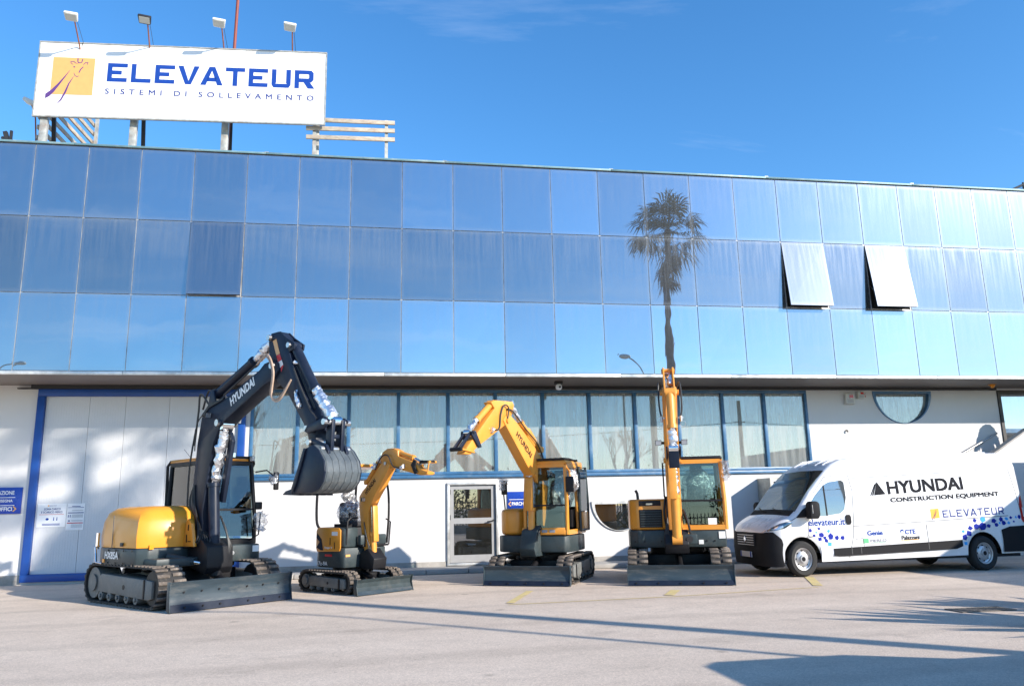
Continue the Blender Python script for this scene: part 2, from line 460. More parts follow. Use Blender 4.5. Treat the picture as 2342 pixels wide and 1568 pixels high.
def film():
    """crumpled clear plastic film"""
    mt, nt, N, L = mat_new("plastic_film")
    N.remove(N["Principled BSDF"])
    tr = N.new("ShaderNodeBsdfTransparent"); tr.inputs[0].default_value = (0.92, 0.93, 0.95, 1)
    gl = N.new("ShaderNodeBsdfGlossy"); gl.inputs["Roughness"].default_value = 0.18
    df = N.new("ShaderNodeBsdfDiffuse"); df.inputs[0].default_value = (0.75, 0.76, 0.78, 1)
    v = N.new("ShaderNodeTexNoise"); v.inputs["Scale"].default_value = 16; v.inputs["Detail"].default_value = 5
    tcn = N.new("ShaderNodeTexCoord"); L.new(tcn.outputs["Object"], v.inputs["Vector"])
    bp = N.new("ShaderNodeBump"); bp.inputs["Strength"].default_value = 1.0; bp.inputs["Distance"].default_value = 0.04
    L.new(v.outputs["Fac"], bp.inputs["Height"]); L.new(bp.outputs[0], gl.inputs["Normal"])
    m1 = N.new("ShaderNodeMixShader"); m1.inputs[0].default_value = 0.5
    L.new(df.outputs[0], m1.inputs[1]); L.new(gl.outputs[0], m1.inputs[2])
    mr = N.new("ShaderNodeMapRange"); mr.inputs[1].default_value = 0.35; mr.inputs[2].default_value = 0.7; mr.inputs[3].default_value = 0.12; mr.inputs[4].default_value = 0.75
    L.new(v.outputs["Fac"], mr.inputs[0])
    m2 = N.new("ShaderNodeMixShader"); L.new(mr.outputs[0], m2.inputs[0]); L.new(tr.outputs[0], m2.inputs[1]); L.new(m1.outputs[0], m2.inputs[2])
    L.new(m2.outputs[0], N["Material Output"].inputs[0])
    return mt
M['film'] = film()

def glass(name, tint=(0.75, 0.82, 0.80), refl=0.12, dust=0.0, rough=0.01):
    """thin window glass: see-through, mirror-like towards grazing, a little dust"""
    mt, nt, N, L = mat_new(name)
    N.remove(N["Principled BSDF"])
    tr = N.new("ShaderNodeBsdfTransparent"); tr.inputs[0].default_value = (*tint, 1)
    gl = N.new("ShaderNodeBsdfGlossy"); gl.inputs["Roughness"].default_value = rough; gl.inputs["Color"].default_value = (0.9, 0.95, 1, 1)
    fr = N.new("ShaderNodeFresnel"); fr.inputs[0].default_value = 1.45
    ad = N.new("ShaderNodeMath"); ad.operation = 'ADD'; ad.use_clamp = True; ad.inputs[1].default_value = refl
    L.new(fr.outputs[0], ad.inputs[0])
    m1 = N.new("ShaderNodeMixShader"); L.new(ad.outputs[0], m1.inputs[0]); L.new(tr.outputs[0], m1.inputs[1]); L.new(gl.outputs[0], m1.inputs[2])
    out = m1.outputs[0]
    if dust:
        df = N.new("ShaderNodeBsdfDiffuse"); df.inputs[0].default_value = (0.66, 0.68, 0.64, 1)
        tcn = N.new("ShaderNodeTexCoord"); mp = N.new("ShaderNodeMapping"); mp.inputs["Scale"].default_value = (5, 1, 0.5)
        oi = N.new("ShaderNodeObjectInfo"); va = N.new("ShaderNodeVectorMath"); va.operation = 'ADD'
        L.new(tcn.outputs["Object"], va.inputs[0]); L.new(oi.outputs["Location"], va.inputs[1]); L.new(va.outputs[0], mp.inputs[0])
        nn = N.new("ShaderNodeTexNoise"); nn.inputs["Scale"].default_value = 1.6; nn.inputs["Detail"].default_value = 7
        L.new(mp.outputs[0], nn.inputs["Vector"])
        mr = N.new("ShaderNodeMapRange"); mr.inputs[1].default_value = 0.35; mr.inputs[2].default_value = 0.75; mr.inputs[3].default_value = dust * 0.7; mr.inputs[4].default_value = dust * 1.4
        L.new(nn.outputs["Fac"], mr.inputs[0])
        m2 = N.new("ShaderNodeMixShader"); L.new(mr.outputs[0], m2.inputs[0]); L.new(out, m2.inputs[1]); L.new(df.outputs[0], m2.inputs[2]); out = m2.outputs[0]
    L.new(out, N["Material Output"].inputs[0])
    return mt
M['pane'] = glass("window_glass", (0.80, 0.82, 0.80), 0.14, dust=0.28)
M['door_glass'] = glass("door_glass", (0.42, 0.36, 0.28), 0.20, dust=0.02)
M['cab_glass'] = glass("cab_glass", (0.66, 0.75, 0.73), 0.03)
M['van_glass'] = glass("van_glass", (0.30, 0.36, 0.38), 0.06)

def mirror_glass(name, see, haze=0.085, streak=1.0):
    """coated facade glass: dark blue mirror with dried rain streaks"""
    mt, nt, N, L = mat_new(name)
    N.remove(N["Principled BSDF"])
    tcn = N.new("ShaderNodeTexCoord"); oi = N.new("ShaderNodeObjectInfo")
    sh = N.new("ShaderNodeVectorMath"); sh.operation = 'SCALE'; sh.inputs[0].default_value = (37, 0, 11)
    L.new(oi.outputs["Random"], sh.inputs["Scale"])
    va = N.new("ShaderNodeVectorMath"); va.operation = 'ADD'; L.new(tcn.outputs["Object"], va.inputs[0]); L.new(sh.outputs[0], va.inputs[1])
    mp = N.new("ShaderNodeMapping"); mp.inputs["Scale"].default_value = (9, 1, 0.55); L.new(va.outputs[0], mp.inputs[0])
    n1 = N.new("ShaderNodeTexNoise"); n1.inputs["Scale"].default_value = 1.3; n1.inputs["Detail"].default_value = 8; n1.inputs["Roughness"].default_value = 0.65
    L.new(mp.outputs[0], n1.inputs["Vector"])
    # streaks start under the upper joint and fade out downwards
    sp = N.new("ShaderNodeSeparateXYZ"); L.new(tcn.outputs["Generated"], sp.inputs[0])
    fd = N.new("ShaderNodeMapRange"); fd.inputs[1].default_value = 0.25; fd.inputs[2].default_value = 1.0; fd.inputs[3].default_value = 0.25; fd.inputs[4].default_value = 1.0
    L.new(sp.outputs[2], fd.inputs[0])
    st = N.new("ShaderNodeMapRange"); st.inputs[1].default_value = 0.42; st.inputs[2].default_value = 0.78; st.inputs[3].default_value = 0.015; st.inputs[4].default_value = (0.30 if see else 0.16) * streak
    L.new(n1.outputs["Fac"], st.inputs[0])
    mu = N.new("ShaderNodeMath"); mu.operation = 'MULTIPLY'; L.new(st.outputs[0], mu.inputs[0]); L.new(fd.outputs[0], mu.inputs[1])
    # dirt rim along the joints
    ed = []
    for k in (0, 2):
        a = N.new("ShaderNodeMath"); a.operation = 'SUBTRACT'; a.inputs[1].default_value = 0.5; L.new(sp.outputs[k], a.inputs[0])
        b_ = N.new("ShaderNodeMath"); b_.operation = 'ABSOLUTE'; L.new(a.outputs[0], b_.inputs[0]); ed.append(b_)
    mx = N.new("ShaderNodeMath"); mx.operation = 'MAXIMUM'; L.new(ed[0].outputs[0], mx.inputs[0]); L.new(ed[1].outputs[0], mx.inputs[1])
    er = N.new("ShaderNodeMapRange"); er.inputs[1].default_value = 0.44; er.inputs[2].default_value = 0.50; er.inputs[3].default_value = 0; er.inputs[4].default_value = 0.14
    L.new(mx.outputs[0], er.inputs[0])
    ad = N.new("ShaderNodeMath"); ad.operation = 'ADD'; ad.use_clamp = True; L.new(mu.outputs[0], ad.inputs[0]); L.new(er.outputs[0], ad.inputs[1])
    gl = N.new("ShaderNodeBsdfGlossy"); gl.inputs["Roughness"].default_value = 0.012
    # each pane is coated a touch differently
    tv = N.new("ShaderNodeMapRange"); tv.inputs[3].default_value = 0.84; tv.inputs[4].default_value = 1.10; L.new(oi.outputs["Random"], tv.inputs[0])
    tm = N.new("ShaderNodeMix"); tm.data_type = 'RGBA'; tm.blend_type = 'MULTIPLY'; tm.inputs["Factor"].default_value = 1
    tm.inputs["A"].default_value = (0.395, 0.455, 0.505, 1); L.new(tv.outputs[0], tm.inputs["B"]); L.new(tm.outputs["Result"], gl.inputs["Color"])
    nb = N.new("ShaderNodeTexNoise"); nb.inputs["Scale"].default_value = 1.1; nb.inputs["Detail"].default_value = 2; L.new(va.outputs[0], nb.inputs["Vector"])
    bp = N.new("ShaderNodeBump"); bp.inputs["Strength"].default_value = 0.10; bp.inputs["Distance"].default_value = 0.02
    L.new(nb.outputs["Fac"], bp.inputs["Height"]); L.new(bp.outputs[0], gl.inputs["Normal"])
    base = gl.outputs[0]
    if see:
        tr = N.new("ShaderNodeBsdfTransparent"); tr.inputs[0].default_value = (0.62, 0.70, 0.80, 1)
        mz = N.new("ShaderNodeMixShader"); mz.inputs[0].default_value = 0.34; L.new(base, mz.inputs[1]); L.new(tr.outputs[0], mz.inputs[2]); base = mz.outputs[0]
    hz = N.new("ShaderNodeBsdfGlossy"); hz.inputs["Roughness"].default_value = 0.36; hz.inputs["Color"].default_value = (0.27, 0.29, 0.32, 1)
    df = N.new("ShaderNodeBsdfDiffuse"); df.inputs[0].default_value = (0.33, 0.345, 0.355, 1)
    md = N.new("ShaderNodeMixShader"); md.inputs[0].default_value = 0.55; L.new(hz.outputs[0], md.inputs[1]); L.new(df.outputs[0], md.inputs[2])
    # an even film of dust scatters the low sun on top of the streaks
    m0 = N.new("ShaderNodeMixShader"); m0.inputs[0].default_value = haze; L.new(base, m0.inputs[1]); L.new(md.outputs[0], m0.inputs[2])
    m1 = N.new("ShaderNodeMixShader"); L.new(ad.outputs[0], m1.inputs[0]); L.new(m0.outputs[0], m1.inputs[1]); L.new(md.outputs[0], m1.inputs[2])
    L.new(m1.outputs[0], N["Material Output"].inputs[0])
    return mt
M['mirror'] = mirror_glass("facade_mirror_glass", False)
M['mirror_dusty'] = mirror_glass("facade_dusty_glass", False, 0.25, 2.4)
M['mirror_see'] = mirror_glass("facade_vision_glass", True)

def asphalt():
    mt, nt, N, L = mat_new("worn_asphalt")
    p = N["Principled BSDF"]
    tcn = N.new("ShaderNodeTexCoord")
    def nzz(s, d, sx=(1, 1, 1)):
        mp = N.new("ShaderNodeMapping"); mp.inputs["Scale"].default_value = sx; L.new(tcn.outputs["Object"], mp.inputs[0])
        n = N.new("ShaderNodeTexNoise"); n.inputs["Scale"].default_value = s; n.inputs["Detail"].default_value = d; n.inputs["Roughness"].default_value = 0.65
        L.new(mp.outputs[0], n.inputs["Vector"]); return n
    big = nzz(0.35, 6, (0.5, 1.4, 1)); mid = nzz(2.5, 8); fine = nzz(85, 3)
    spk = N.new("ShaderNodeTexVoronoi"); spk.inputs["Scale"].default_value = 60; L.new(tcn.outputs["Object"], spk.inputs["Vector"])
    r1 = N.new("ShaderNodeValToRGB"); r1.color_ramp.elements[0].position = 0.3; r1.color_ramp.elements[0].color = (0.55, 0.452, 0.362, 1)
    r1.color_ramp.elements[1].position = 0.72; r1.color_ramp.elements[1].color = (0.67, 0.56, 0.455, 1)
    L.new(big.outputs["Fac"], r1.inputs[0])
    def mul(a, src, lo, hi, v0, v1):
        mr = N.new("ShaderNodeMapRange"); mr.inputs[1].default_value = lo; mr.inputs[2].default_value = hi; mr.inputs[3].default_value = v0; mr.inputs[4].default_value = v1
        L.new(src, mr.inputs[0])
        mm = N.new("ShaderNodeMix"); mm.data_type = 'RGBA'; mm.blend_type = 'MULTIPLY'; mm.inputs["Factor"].default_value = 1
        L.new(a, mm.inputs["A"]); L.new(mr.outputs[0], mm.inputs["B"]); return mm.outputs["Result"]
    o = mul(r1.outputs[0], mid.outputs["Fac"], 0.3, 0.7, 0.93, 1.06)
    o = mul(o, fine.outputs["Fac"], 0.25, 0.75, 0.72, 1.25)
    o = mul(o, spk.outputs["Color"], 0.0, 1.0, 0.82, 1.15)
    # faint wheel arcs, damp stains and oil drips
    wv = N.new("ShaderNodeTexWave"); wv.wave_type = 'RINGS'; wv.inputs["Scale"].default_value = 0.16; wv.inputs["Distortion"].default_value = 2.5; wv.inputs["Detail"].default_value = 4; wv.inputs["Detail Scale"].default_value = 0.6
    mpv = N.new("ShaderNodeMapping"); mpv.inputs["Location"].default_value = (9, 3, 0); L.new(tcn.outputs["Object"], mpv.inputs[0]); L.new(mpv.outputs[0], wv.inputs["Vector"])
    o = mul(o, wv.outputs["Fac"], 0.0, 0.16, 0.90, 1.0)
    stn = nzz(0.9, 9, (1, 1.6, 1)); o = mul(o, stn.outputs["Fac"], 0.58, 0.74, 1.0, 0.74)
    dv = N.new("ShaderNodeTexVoronoi"); dv.inputs["Scale"].default_value = 0.75; L.new(tcn.outputs["Object"], dv.inputs["Vector"])
    o = mul(o, dv.outputs["Distance"], 0.02, 0.07, 0.62, 1.0)
    ck = N.new("ShaderNodeTexVoronoi"); ck.feature = 'DISTANCE_TO_EDGE'; ck.inputs["Scale"].default_value = 0.22
    wp = nzz(1.2, 6); mxv = N.new("ShaderNodeVectorMath"); mxv.operation = 'ADD'; sc2 = N.new("ShaderNodeVectorMath"); sc2.operation = 'SCALE'; sc2.inputs["Scale"].default_value = 1.1
    L.new(wp.outputs["Color"], sc2.inputs[0]); L.new(sc2.outputs[0], mxv.inputs[0]); L.new(tcn.outputs["Object"], mxv.inputs[1]); L.new(mxv.outputs[0], ck.inputs["Vector"])
    o = mul(o, ck.outputs["Distance"], 0.0, 0.003, 0.84, 1.0)
    L.new(o, p.inputs["Base Color"]); p.inputs["Roughness"].default_value = 0.88; p.inputs["Specular IOR Level"].default_value = 0.25
    bp = N.new("ShaderNodeBump"); bp.inputs["Strength"].default_value = 0.55; bp.inputs["Distance"].default_value = 0.008
    L.new(fine.outputs["Fac"], bp.inputs["Height"]); L.new(bp.outputs[0], p.inputs["Normal"])
    return mt
M['asphalt'] = asphalt()
# ------------------------------------------------------------------ ground
GY, WY = 18.565, 20.2                           # glass curtain wall, ground-floor wall
gb = B(); gb.add([(-400, -400, 0), (400, -400, 0), (400, 400, 0), (-400, 400, 0)], [(0, 1, 2, 3)])
struct("ground", gb, M['asphalt'], smooth=False)

pv = B(); pv.pz([(-3.15, 20.195), (-3.0, 19.3), (15.7, 19.3), (15.7, 20.195)], 0.004, 0.10)
pav = struct("pavement", pv, M['concrete'], bevel=0.015)
x = -2.98
while x < 15.6:                                  # kerb stones
    kb = B(); kb.box(x + 0.006, x + 0.994, 19.12, 19.296, 0.004, 0.115)
    k_ = part("kerb_stone", kb, M['concrete'], pav, bevel=0.02)
    x += 1.0

def painted(name, pts, w):
    b = B()
    for a, c in zip(pts[:-1], pts[1:]):
        a = Vector(a); c = Vector(c); d = (c - a).normalized(); n_ = Vector((-d.y, d.x, 0)) * w / 2
        b.add([a - n_, c - n_, c + n_, a + n_], [(0, 1, 2, 3)])
    o = struct(name, b, M['yellow_line'], smooth=False)
    o.location.z = 0.004
    return o
painted("parking_line", [atg(1162, 1382), atg(1530, 1364), atg(1872, 1342)], 0.05)
painted("parking_line", [atg(1166, 1379), atg(1212, 1351)], 0.13)
painted("parking_line", [atg(1530, 1361), atg(1545, 1349)], 0.17)
painted("parking_line", [atg(1871, 1339), atg(1850, 1319)], 0.17)
for o_ in [o for o in bpy.data.objects if o.name.startswith("parking_line")][1:]:
    o_.location.z = 0.008

dr = root("drain_grate", atg(2240, 1394), "cast iron drain grate set in the asphalt near the right edge", "drain")
for i in range(9):
    b = B(); b.box(-0.34 + i * 0.085, -0.34 + i * 0.085 + 0.05, -0.14, 0.14, 0.002, 0.012)
    part("bar", b, M['iron'], dr, smooth=False)
b = B()
for q in ((-0.4, 0.43, -0.18, -0.15), (-0.4, 0.43, 0.15, 0.18), (-0.4, -0.36, -0.15, 0.15), (0.39, 0.43, -0.15, 0.15)):
    b.box(q[0], q[1], q[2], q[3], 0.002, 0.014)
part("frame", b, M['iron'], dr, smooth=False)
b = B(); b.box(-0.36, 0.39, -0.15, 0.15, 0.001, 0.003); part("pit", b, M['dark'], dr, smooth=False)

# ------------------------------------------------------------------ office building
bd = root("office_building", (4.5, 20.2, 0), "two storey office building with blue mirror glass upper floor over a white wall", "building")
XC = [-11.6, -10.43, -9.26, -8.089, -6.926, -5.754, -4.551, -3.33, -2.101, -0.862, 0.39, 1.653, 2.904, 4.168, 5.422, 6.677, 7.932, 9.17, 10.402, 11.627, 12.836, 14.029, 15.198, 16.354, 17.51, 18.66, 19.82, 20.98, 22.14]
ZR = [10.043, 8.277, 6.468, 4.681]
X0, X1 = XC[0], XC[-1]

# ground-floor wall with real openings
def arc(cx_, cz, r, a0, a1, n=20):
    return [(cx_ + r * math.cos(R(a0 + (a1 - a0) * i / n)), cz + r * math.sin(R(a0 + (a1 - a0) * i / n))) for i in range(n + 1)]
rect = lambda a, c, z0, z1: [(a, z0), (c, z0), (c, z1), (a, z1)]
H_load = rect(-8.14, -3.36, 0.06, 4.50)
H_win = rect(-3.26, 11.66, 2.34, 4.52)
H_door = rect(1.62, 2.88, 0.13, 2.12)
H_hm = arc(6.10, 1.60, 0.76, 180, 360)
H_semi = arc(14.60, 4.50, 0.92, 180, 360)
H_rd = rect(17.66, 19.1, 2.40, 4.54)
wb = B(); wb.holes(rect(X0, X1, 0, 4.60), [H_load, H_win, H_door, H_hm, H_semi, H_rd], lambda p, t: (p[0], t, p[1]), WY, WY + 0.32)
wpart("wall", wb, M['white_wall'], bd, smooth=False)
for a, c in ((X0, -8.16), (-3.34, 1.60), (2.90, 15.6)):
    b = B(); b.box(a, c, WY - 0.012, WY + 0.01, 0.0, 0.22)
    wpart("plinth", b, M['plinth'], bd, smooth=False)
# rooms behind
b = B(); b.box(X0, X1, 23.4, 23.6, 0, 4.6); b.box(X0, X1, WY + 0.33, 23.4, 0.0, 0.06)
wpart("inner_wall", b, M['room'], bd, smooth=False)
b = B(); b.box(X0 - 0.15, X0, GY + 0.1, 26, 0, 10.0); b.box(X1, X1 + 0.15, GY + 0.1, 26, 0, 10.0); b.box(X0, X1, 25.8, 26, 0, 10.0)
wpart("outer_wall", b, M['white_wall'], bd, smooth=False)

# soffit and its trim
b = B(); b.box(X0, X1, GY + 0.06, 25.7, 4.605, 4.66)
wpart("soffit", b, M['soffit'], bd, smooth=False)
x = X0
while x < X1 - 0.5:
    b = B(); b.box(x + 0.004, min(x + 2.9, X1) - 0.004, GY - 0.03, GY + 0.055, 4.598, 4.672)
    wpart("lower_trim", b, M['alu'], bd, bevel=0.008); x += 2.9
b = B(); b.box(-8.3, 17.6, WY - 0.10, WY - 0.002, 4.53, 4.603)
wpart("soffit_channel", b, M['black_steel'], bd, smooth=False)

# roof
b = B(); b.box(X0, X1, GY + 0.1, 25.7, 9.86, 9.99)
wpart("roof", b, M['concrete'], bd, smooth=False)
x = X0
while x < X1 - 0.5:
    b = B(); b.box(x + 0.004, min(x + 4.35, X1) - 0.004, GY - 0.05, GY + 0.32, 10.075, 10.105)
    b.box(x + 0.004, min(x + 4.35, X1) - 0.004, GY - 0.05, GY - 0.035, 10.055, 10.075)
    wpart("roof_flashing", b, M['cap'], bd, bevel=0.006)
    b = B(); b.box(min(x + 4.35, X1) - 0.05, min(x + 4.35, X1) + 0.05, GY - 0.055, GY + 0.32, 10.106, 10.114)
    wpart("flashing_joint", b, M['alu'], bd, smooth=False)
    x += 4.35
# mullion grid, set behind the panes
b = B()
b.box(X0, X1, GY + 0.03, GY + 0.09, 10.0, 10.072)
for z in ZR[1:3]: b.box(X0, X1, GY + 0.022, GY + 0.09, z - 0.03, z + 0.03)
b.box(X0, X1, GY + 0.022, GY + 0.058, 4.674, 4.70)
wpart("transom", b, M['mullion'], bd, smooth=False)
for xx in XC:
    b = B(); b.box(xx - 0.03, xx + 0.03, GY + 0.012, GY + 0.021, 4.68, 10.04)
    wpart("mullion", b, M['mullion'], bd, smooth=False)
# backing of the blind rows and the room behind the vision row
b = B()
b.box(X0, X1, GY + 0.095, GY + 0.3, 8.36, 9.86); b.box(X0, X1, GY + 0.095, GY + 0.3, 4.67, 6.42)
b.box(X0, X1, GY + 0.3, 22.0, 6.30, 6.42); b.box(X0, X1, GY + 0.3, 22.0, 8.36, 8.5); b.box(X0, X1, 22.0, 22.2, 6.3, 8.5)
wpart("inner_floor", b, M['room'], bd, smooth=False)

rnd = random.Random(3)
OPEN = {3 + 3: 3.5, 15 + 3: 7.0, 17 + 3: 8.5}
for c in range(len(XC) - 1):
    for r in range(3):
        w = XC[c + 1] - XC[c] - 0.018; h = ZR[r] - ZR[r + 1] - 0.020
        b = B(); j = [rnd.uniform(-0.003, 0.003) for _ in range(4)]
        v = [(-w / 2, 0, -h), (w / 2, 0, -h), (w / 2, 0, 0), (-w / 2, 0, 0)]
        v = [(p[0], j[i], p[2]) for i, p in enumerate(v)] + [(p[0], 0.010, p[2]) for p in v]
        b.add(v, [(0, 1, 2, 3), (7, 6, 5, 4), (0, 4, 5, 1), (1, 5, 6, 2), (2, 6, 7, 3), (3, 7, 4, 0)])
        o = wpart("glass_panel", b, M['mirror_dusty'] if (r == 1 and OPEN.get(c, 0) > 5) else M['mirror_see'] if r == 1 else M['mirror'], bd, smooth=False)
        loc = Vector(((XC[c] + XC[c + 1]) / 2, GY, ZR[r] - 0.010))
        mw = Matrix.Translation(loc)
        if r == 1 and c in OPEN:
            mw = Matrix.Translation(loc - Vector((0, 0.015, 0))) @ Matrix.Rotation(R(-OPEN[c]), 4, 'X')
        o.matrix_basis = mw
        if r == 1 and c in OPEN:
            fb = B(); t = 0.035
            fb.box(-w / 2 + 0.005, w / 2 - 0.005, 0.013, 0.05, -h + 0.004, -h + t); fb.box(-w / 2 + 0.005, w / 2 - 0.005, 0.013, 0.05, -t, -0.004)
            fb.box(-w / 2 + 0.005, -w / 2 + t, 0.013, 0.05, -h + t, -t); fb.box(w / 2 - t, w / 2 - 0.005, 0.013, 0.05, -h + t, -t)
            part("sash", fb, M['black_steel'], o, smooth=False)
            sb = B()
            for sx_ in (-1, 1):
                sb.bar((sx_ * (w / 2 - 0.06), 0.05, -h * 0.75), (sx_ * (w / 2 - 0.06), 0.05 + math.sin(R(OPEN[c])) * h * 0.7, -h * 0.62), 0.02, 0.012)
            part("stay", sb, M['steel'], o, smooth=False)
        # blinds behind the vision row
        if r == 1 and c not in OPEN:
            dz = [0, 0, 0, 0.15, 0.15, 0.12, 0, 0.62, 0.62, 0.1, 0.80, 0.45, 0.55, 0.44, 0.50, 0.55, 0.15, 0.0, 0.35, 0.0, 0.95, 0.2, 0.1, 0.3, 0.1, 0, 0, 0, 0][c]
            if dz:
                bl = B(); nsl = int(dz / 0.05)
                for k in range(nsl):
                    bl.box(XC[c] + 0.10, XC[c + 1] - 0.28, GY + 0.20, GY + 0.225, ZR[1] - 0.14 - k * 0.05, ZR[1] - 0.14 - k * 0.05 + 0.044)
                wpart("blind", bl, M['blind'], bd, smooth=False)
        if r == 1 and 3 <= c <= 8:                 # pale inner reveal on the left side of each bay
            rv = B(); rv.box(XC[c] + 0.04, XC[c] + 0.075, GY + 0.10, GY + 0.30, ZR[2] + 0.05, ZR[1] - 0.1)
            wpart("reveal", rv, M['blind'], bd, smooth=False)

# ribbon window
def frame_bars(b, poly_out, t, y0, y1):
    a, c, z0, z1 = poly_out
    b.box(a, c, y0, y1, z0, z0 + t); b.box(a, c, y0, y1, z1 - t, z1)
    b.box(a, a + t, y0, y1, z0 + t, z1 - t); b.box(c - t, c, y0, y1, z0 + t, z1 - t)
    return b
b = B(); frame_bars(b, (-3.255, 11.655, 2.345, 4.515), 0.075, WY - 0.02, WY + 0.13)
b.box(-3.30, 11.70, WY - 0.07, WY - 0.001, 2.26, 2.335)
rw = wpart("ribbon_window", b, M['win_blue'], bd, bevel=0.006)
WX = [-3.255 + 0.0] + [at(p, 990, WY).x for p in (680, 797, 911, 1025, 1134, 1243, 1350, 1455, 1555, 1657, 1753)] + [11.655]
for i, xx in enumerate(WX[1:-1]):
    b = B(); b.box(xx - 0.045, xx + 0.045, WY - 0.018, WY + 0.13, 2.421, 4.439)
    wpart("window_mullion", b, M['win_blue'], rw, bevel=0.006)
for i in range(len(WX) - 1):
    a = WX[i] + (0.076 if i == 0 else 0.046); c = WX[i + 1] - (0.076 if i == len(WX) - 2 else 0.046)
    w = c - a
    b = B(); b.box(-w / 2, w / 2, 0, 0.008, -1.008, 1.008)
    o = wpart("window_pane", b, M['pane'], rw, smooth=False)
    o.matrix_basis = Matrix.Translation(((a + c) / 2, WY + 0.05, 3.43))
    # gathered curtain behind the pane
    cb = B(); nn = 56; y0 = WY + 0.20
    pts = []
    for k in range(nn + 1):
        t = k / nn; xx = a + 0.01 + (w - 0.02) * t
        pts.append((xx, y0 + 0.022 * math.sin(t * w * 34 + i) + 0.018 * math.sin(t * w * 15 + 2 * i)))
    vs_ = [(p[0], p[1], 2.40) for p in pts] + [(p[0], p[1], 4.46) for p in pts]
    cb.add(vs_, [(k, k + 1, nn + 2 + k, nn + 1 + k) for k in range(nn)])
    if i not in (0, 1): wpart("curtain", cb, M['curtain'], rw)

# loading door: blue frame, insulated panels with vertical joints
b = B(); frame_bars(b, (-8.14, -3.36, 0.06, 4.50), 0.17, WY - 0.09, WY + 0.06)
ld = wpart("loading_door", b, M['blue_frame'], bd, bevel=0.01)
XJ = [-7.97, at(183, 1180, WY).x, at(282, 1000, WY).x, at(383, 1000, WY).x, at(480, 1000, WY).x, -3.53]
for a, c in zip(XJ[:-1], XJ[1:]):
    b = B(); b.box(a + 0.004, c - 0.004, WY + 0.005, WY + 0.045, 0.231, 4.329)
    nr = int((c - a) / 0.055)
    for k in range(1, nr):
        xx = a + (c - a) * k / nr
        b.box(xx - 0.012, xx + 0.012, WY + 0.002, WY + 0.0049, 0.26, 4.30)
    wpart("door_panel", b, M['panel_white'], ld, smooth=False)
b = B(); b.box(-8.6, -3.0, WY - 0.10, WY - 0.02, 4.502, 4.528); wpart("door_track", b, M['black_steel'], ld, smooth=False)

# glazed door
b = B(); frame_bars(b, (1.60, 2.90, 0.11, 2.14), 0.06, WY - 0.05, WY + 0.10)
dr_ = wpart("entrance_door", b, M['alu'], bd, bevel=0.006)
b = B(); a, c = 1.672, 2.828
for q in ((a, c, 0.18, 0.36), (a, c, 1.12, 1.26), (a, c, 1.97, 2.075), (a, a + 0.10, 0.36, 1.12), (a, a + 0.10, 1.26, 1.97), (c - 0.10, c, 0.36, 1.12), (c - 0.10, c, 1.26, 1.97)):
    b.box(q[0], q[1], WY + 0.01, WY + 0.06, q[2], q[3])
wpart("door_leaf", b, M['door_grey'], dr_, smooth=False)
for z0, z1 in ((0.36, 1.12), (1.26, 1.97)):
    b = B(); b.box(a + 0.10, c - 0.10, WY + 0.032, WY + 0.04, z0, z1); wpart("door_pane", b, M['door_glass'], dr_, smooth=False)
b = B(); b.cyl((c - 0.05, WY - 0.03, 1.19), (c - 0.05, WY + 0.02, 1.19), 0.022); b.tube([(c - 0.05, WY - 0.03, 1.19), (c - 0.12, WY - 0.045, 1.17), (c - 0.22, WY - 0.04, 1.16)], 0.014)
wpart("door_handle", b, M['black_steel'], dr_)
for z in (1.85, 1.22):
    b = B(); b.cyl((1.668, WY - 0.01, z), (1.668, WY - 0.01, z + 0.12), 0.022); wpart("hinge", b, M['black_steel'], dr_)

# half-moon windows
def half_moon(cx_, cz, r, name, yf, mat_f, mat_g):
    ring = B(); o_ = arc(cx_, cz + 0.001, r - 0.003, 180, 360, 28); i_ = [(p[0], p[1]) for p in arc(cx_, cz - 0.07, r - 0.085, 180, 360, 28)]
    ring.holes(o_, [i_], lambda p, t: (p[0], t, p[1]), yf, WY + 0.16)
    fr = wpart(name, ring, mat_f, bd, smooth=False)
    pn = B(); pn.py(arc(cx_, cz - 0.072, r - 0.09, 180, 360, 28), WY + 0.09, WY + 0.098)
    wpart("window_pane", pn, mat_g, fr, smooth=False)
    return fr
hm = half_moon(6.10, 1.60, 0.76, "half_moon_window", WY - 0.04, M['alu'], M['door_glass'])
sm = half_moon(14.60, 4.50, 0.92, "half_moon_window", WY - 0.03, M['win_blue'], M['pane'])
cb = B(); nn = 60
pts = [(13.75 + 1.7 * k / nn, WY + 0.20 + 0.03 * math.sin(k * 0.8) + 0.02 * math.sin(k * 0.33)) for k in range(nn + 1)]
cb.add([(p[0], p[1], 3.6) for p in pts] + [(p[0], p[1], 4.45) for p in pts], [(k, k + 1, nn + 2 + k, nn + 1 + k) for k in range(nn)])
wpart("curtain", cb, M['curtain'], sm)

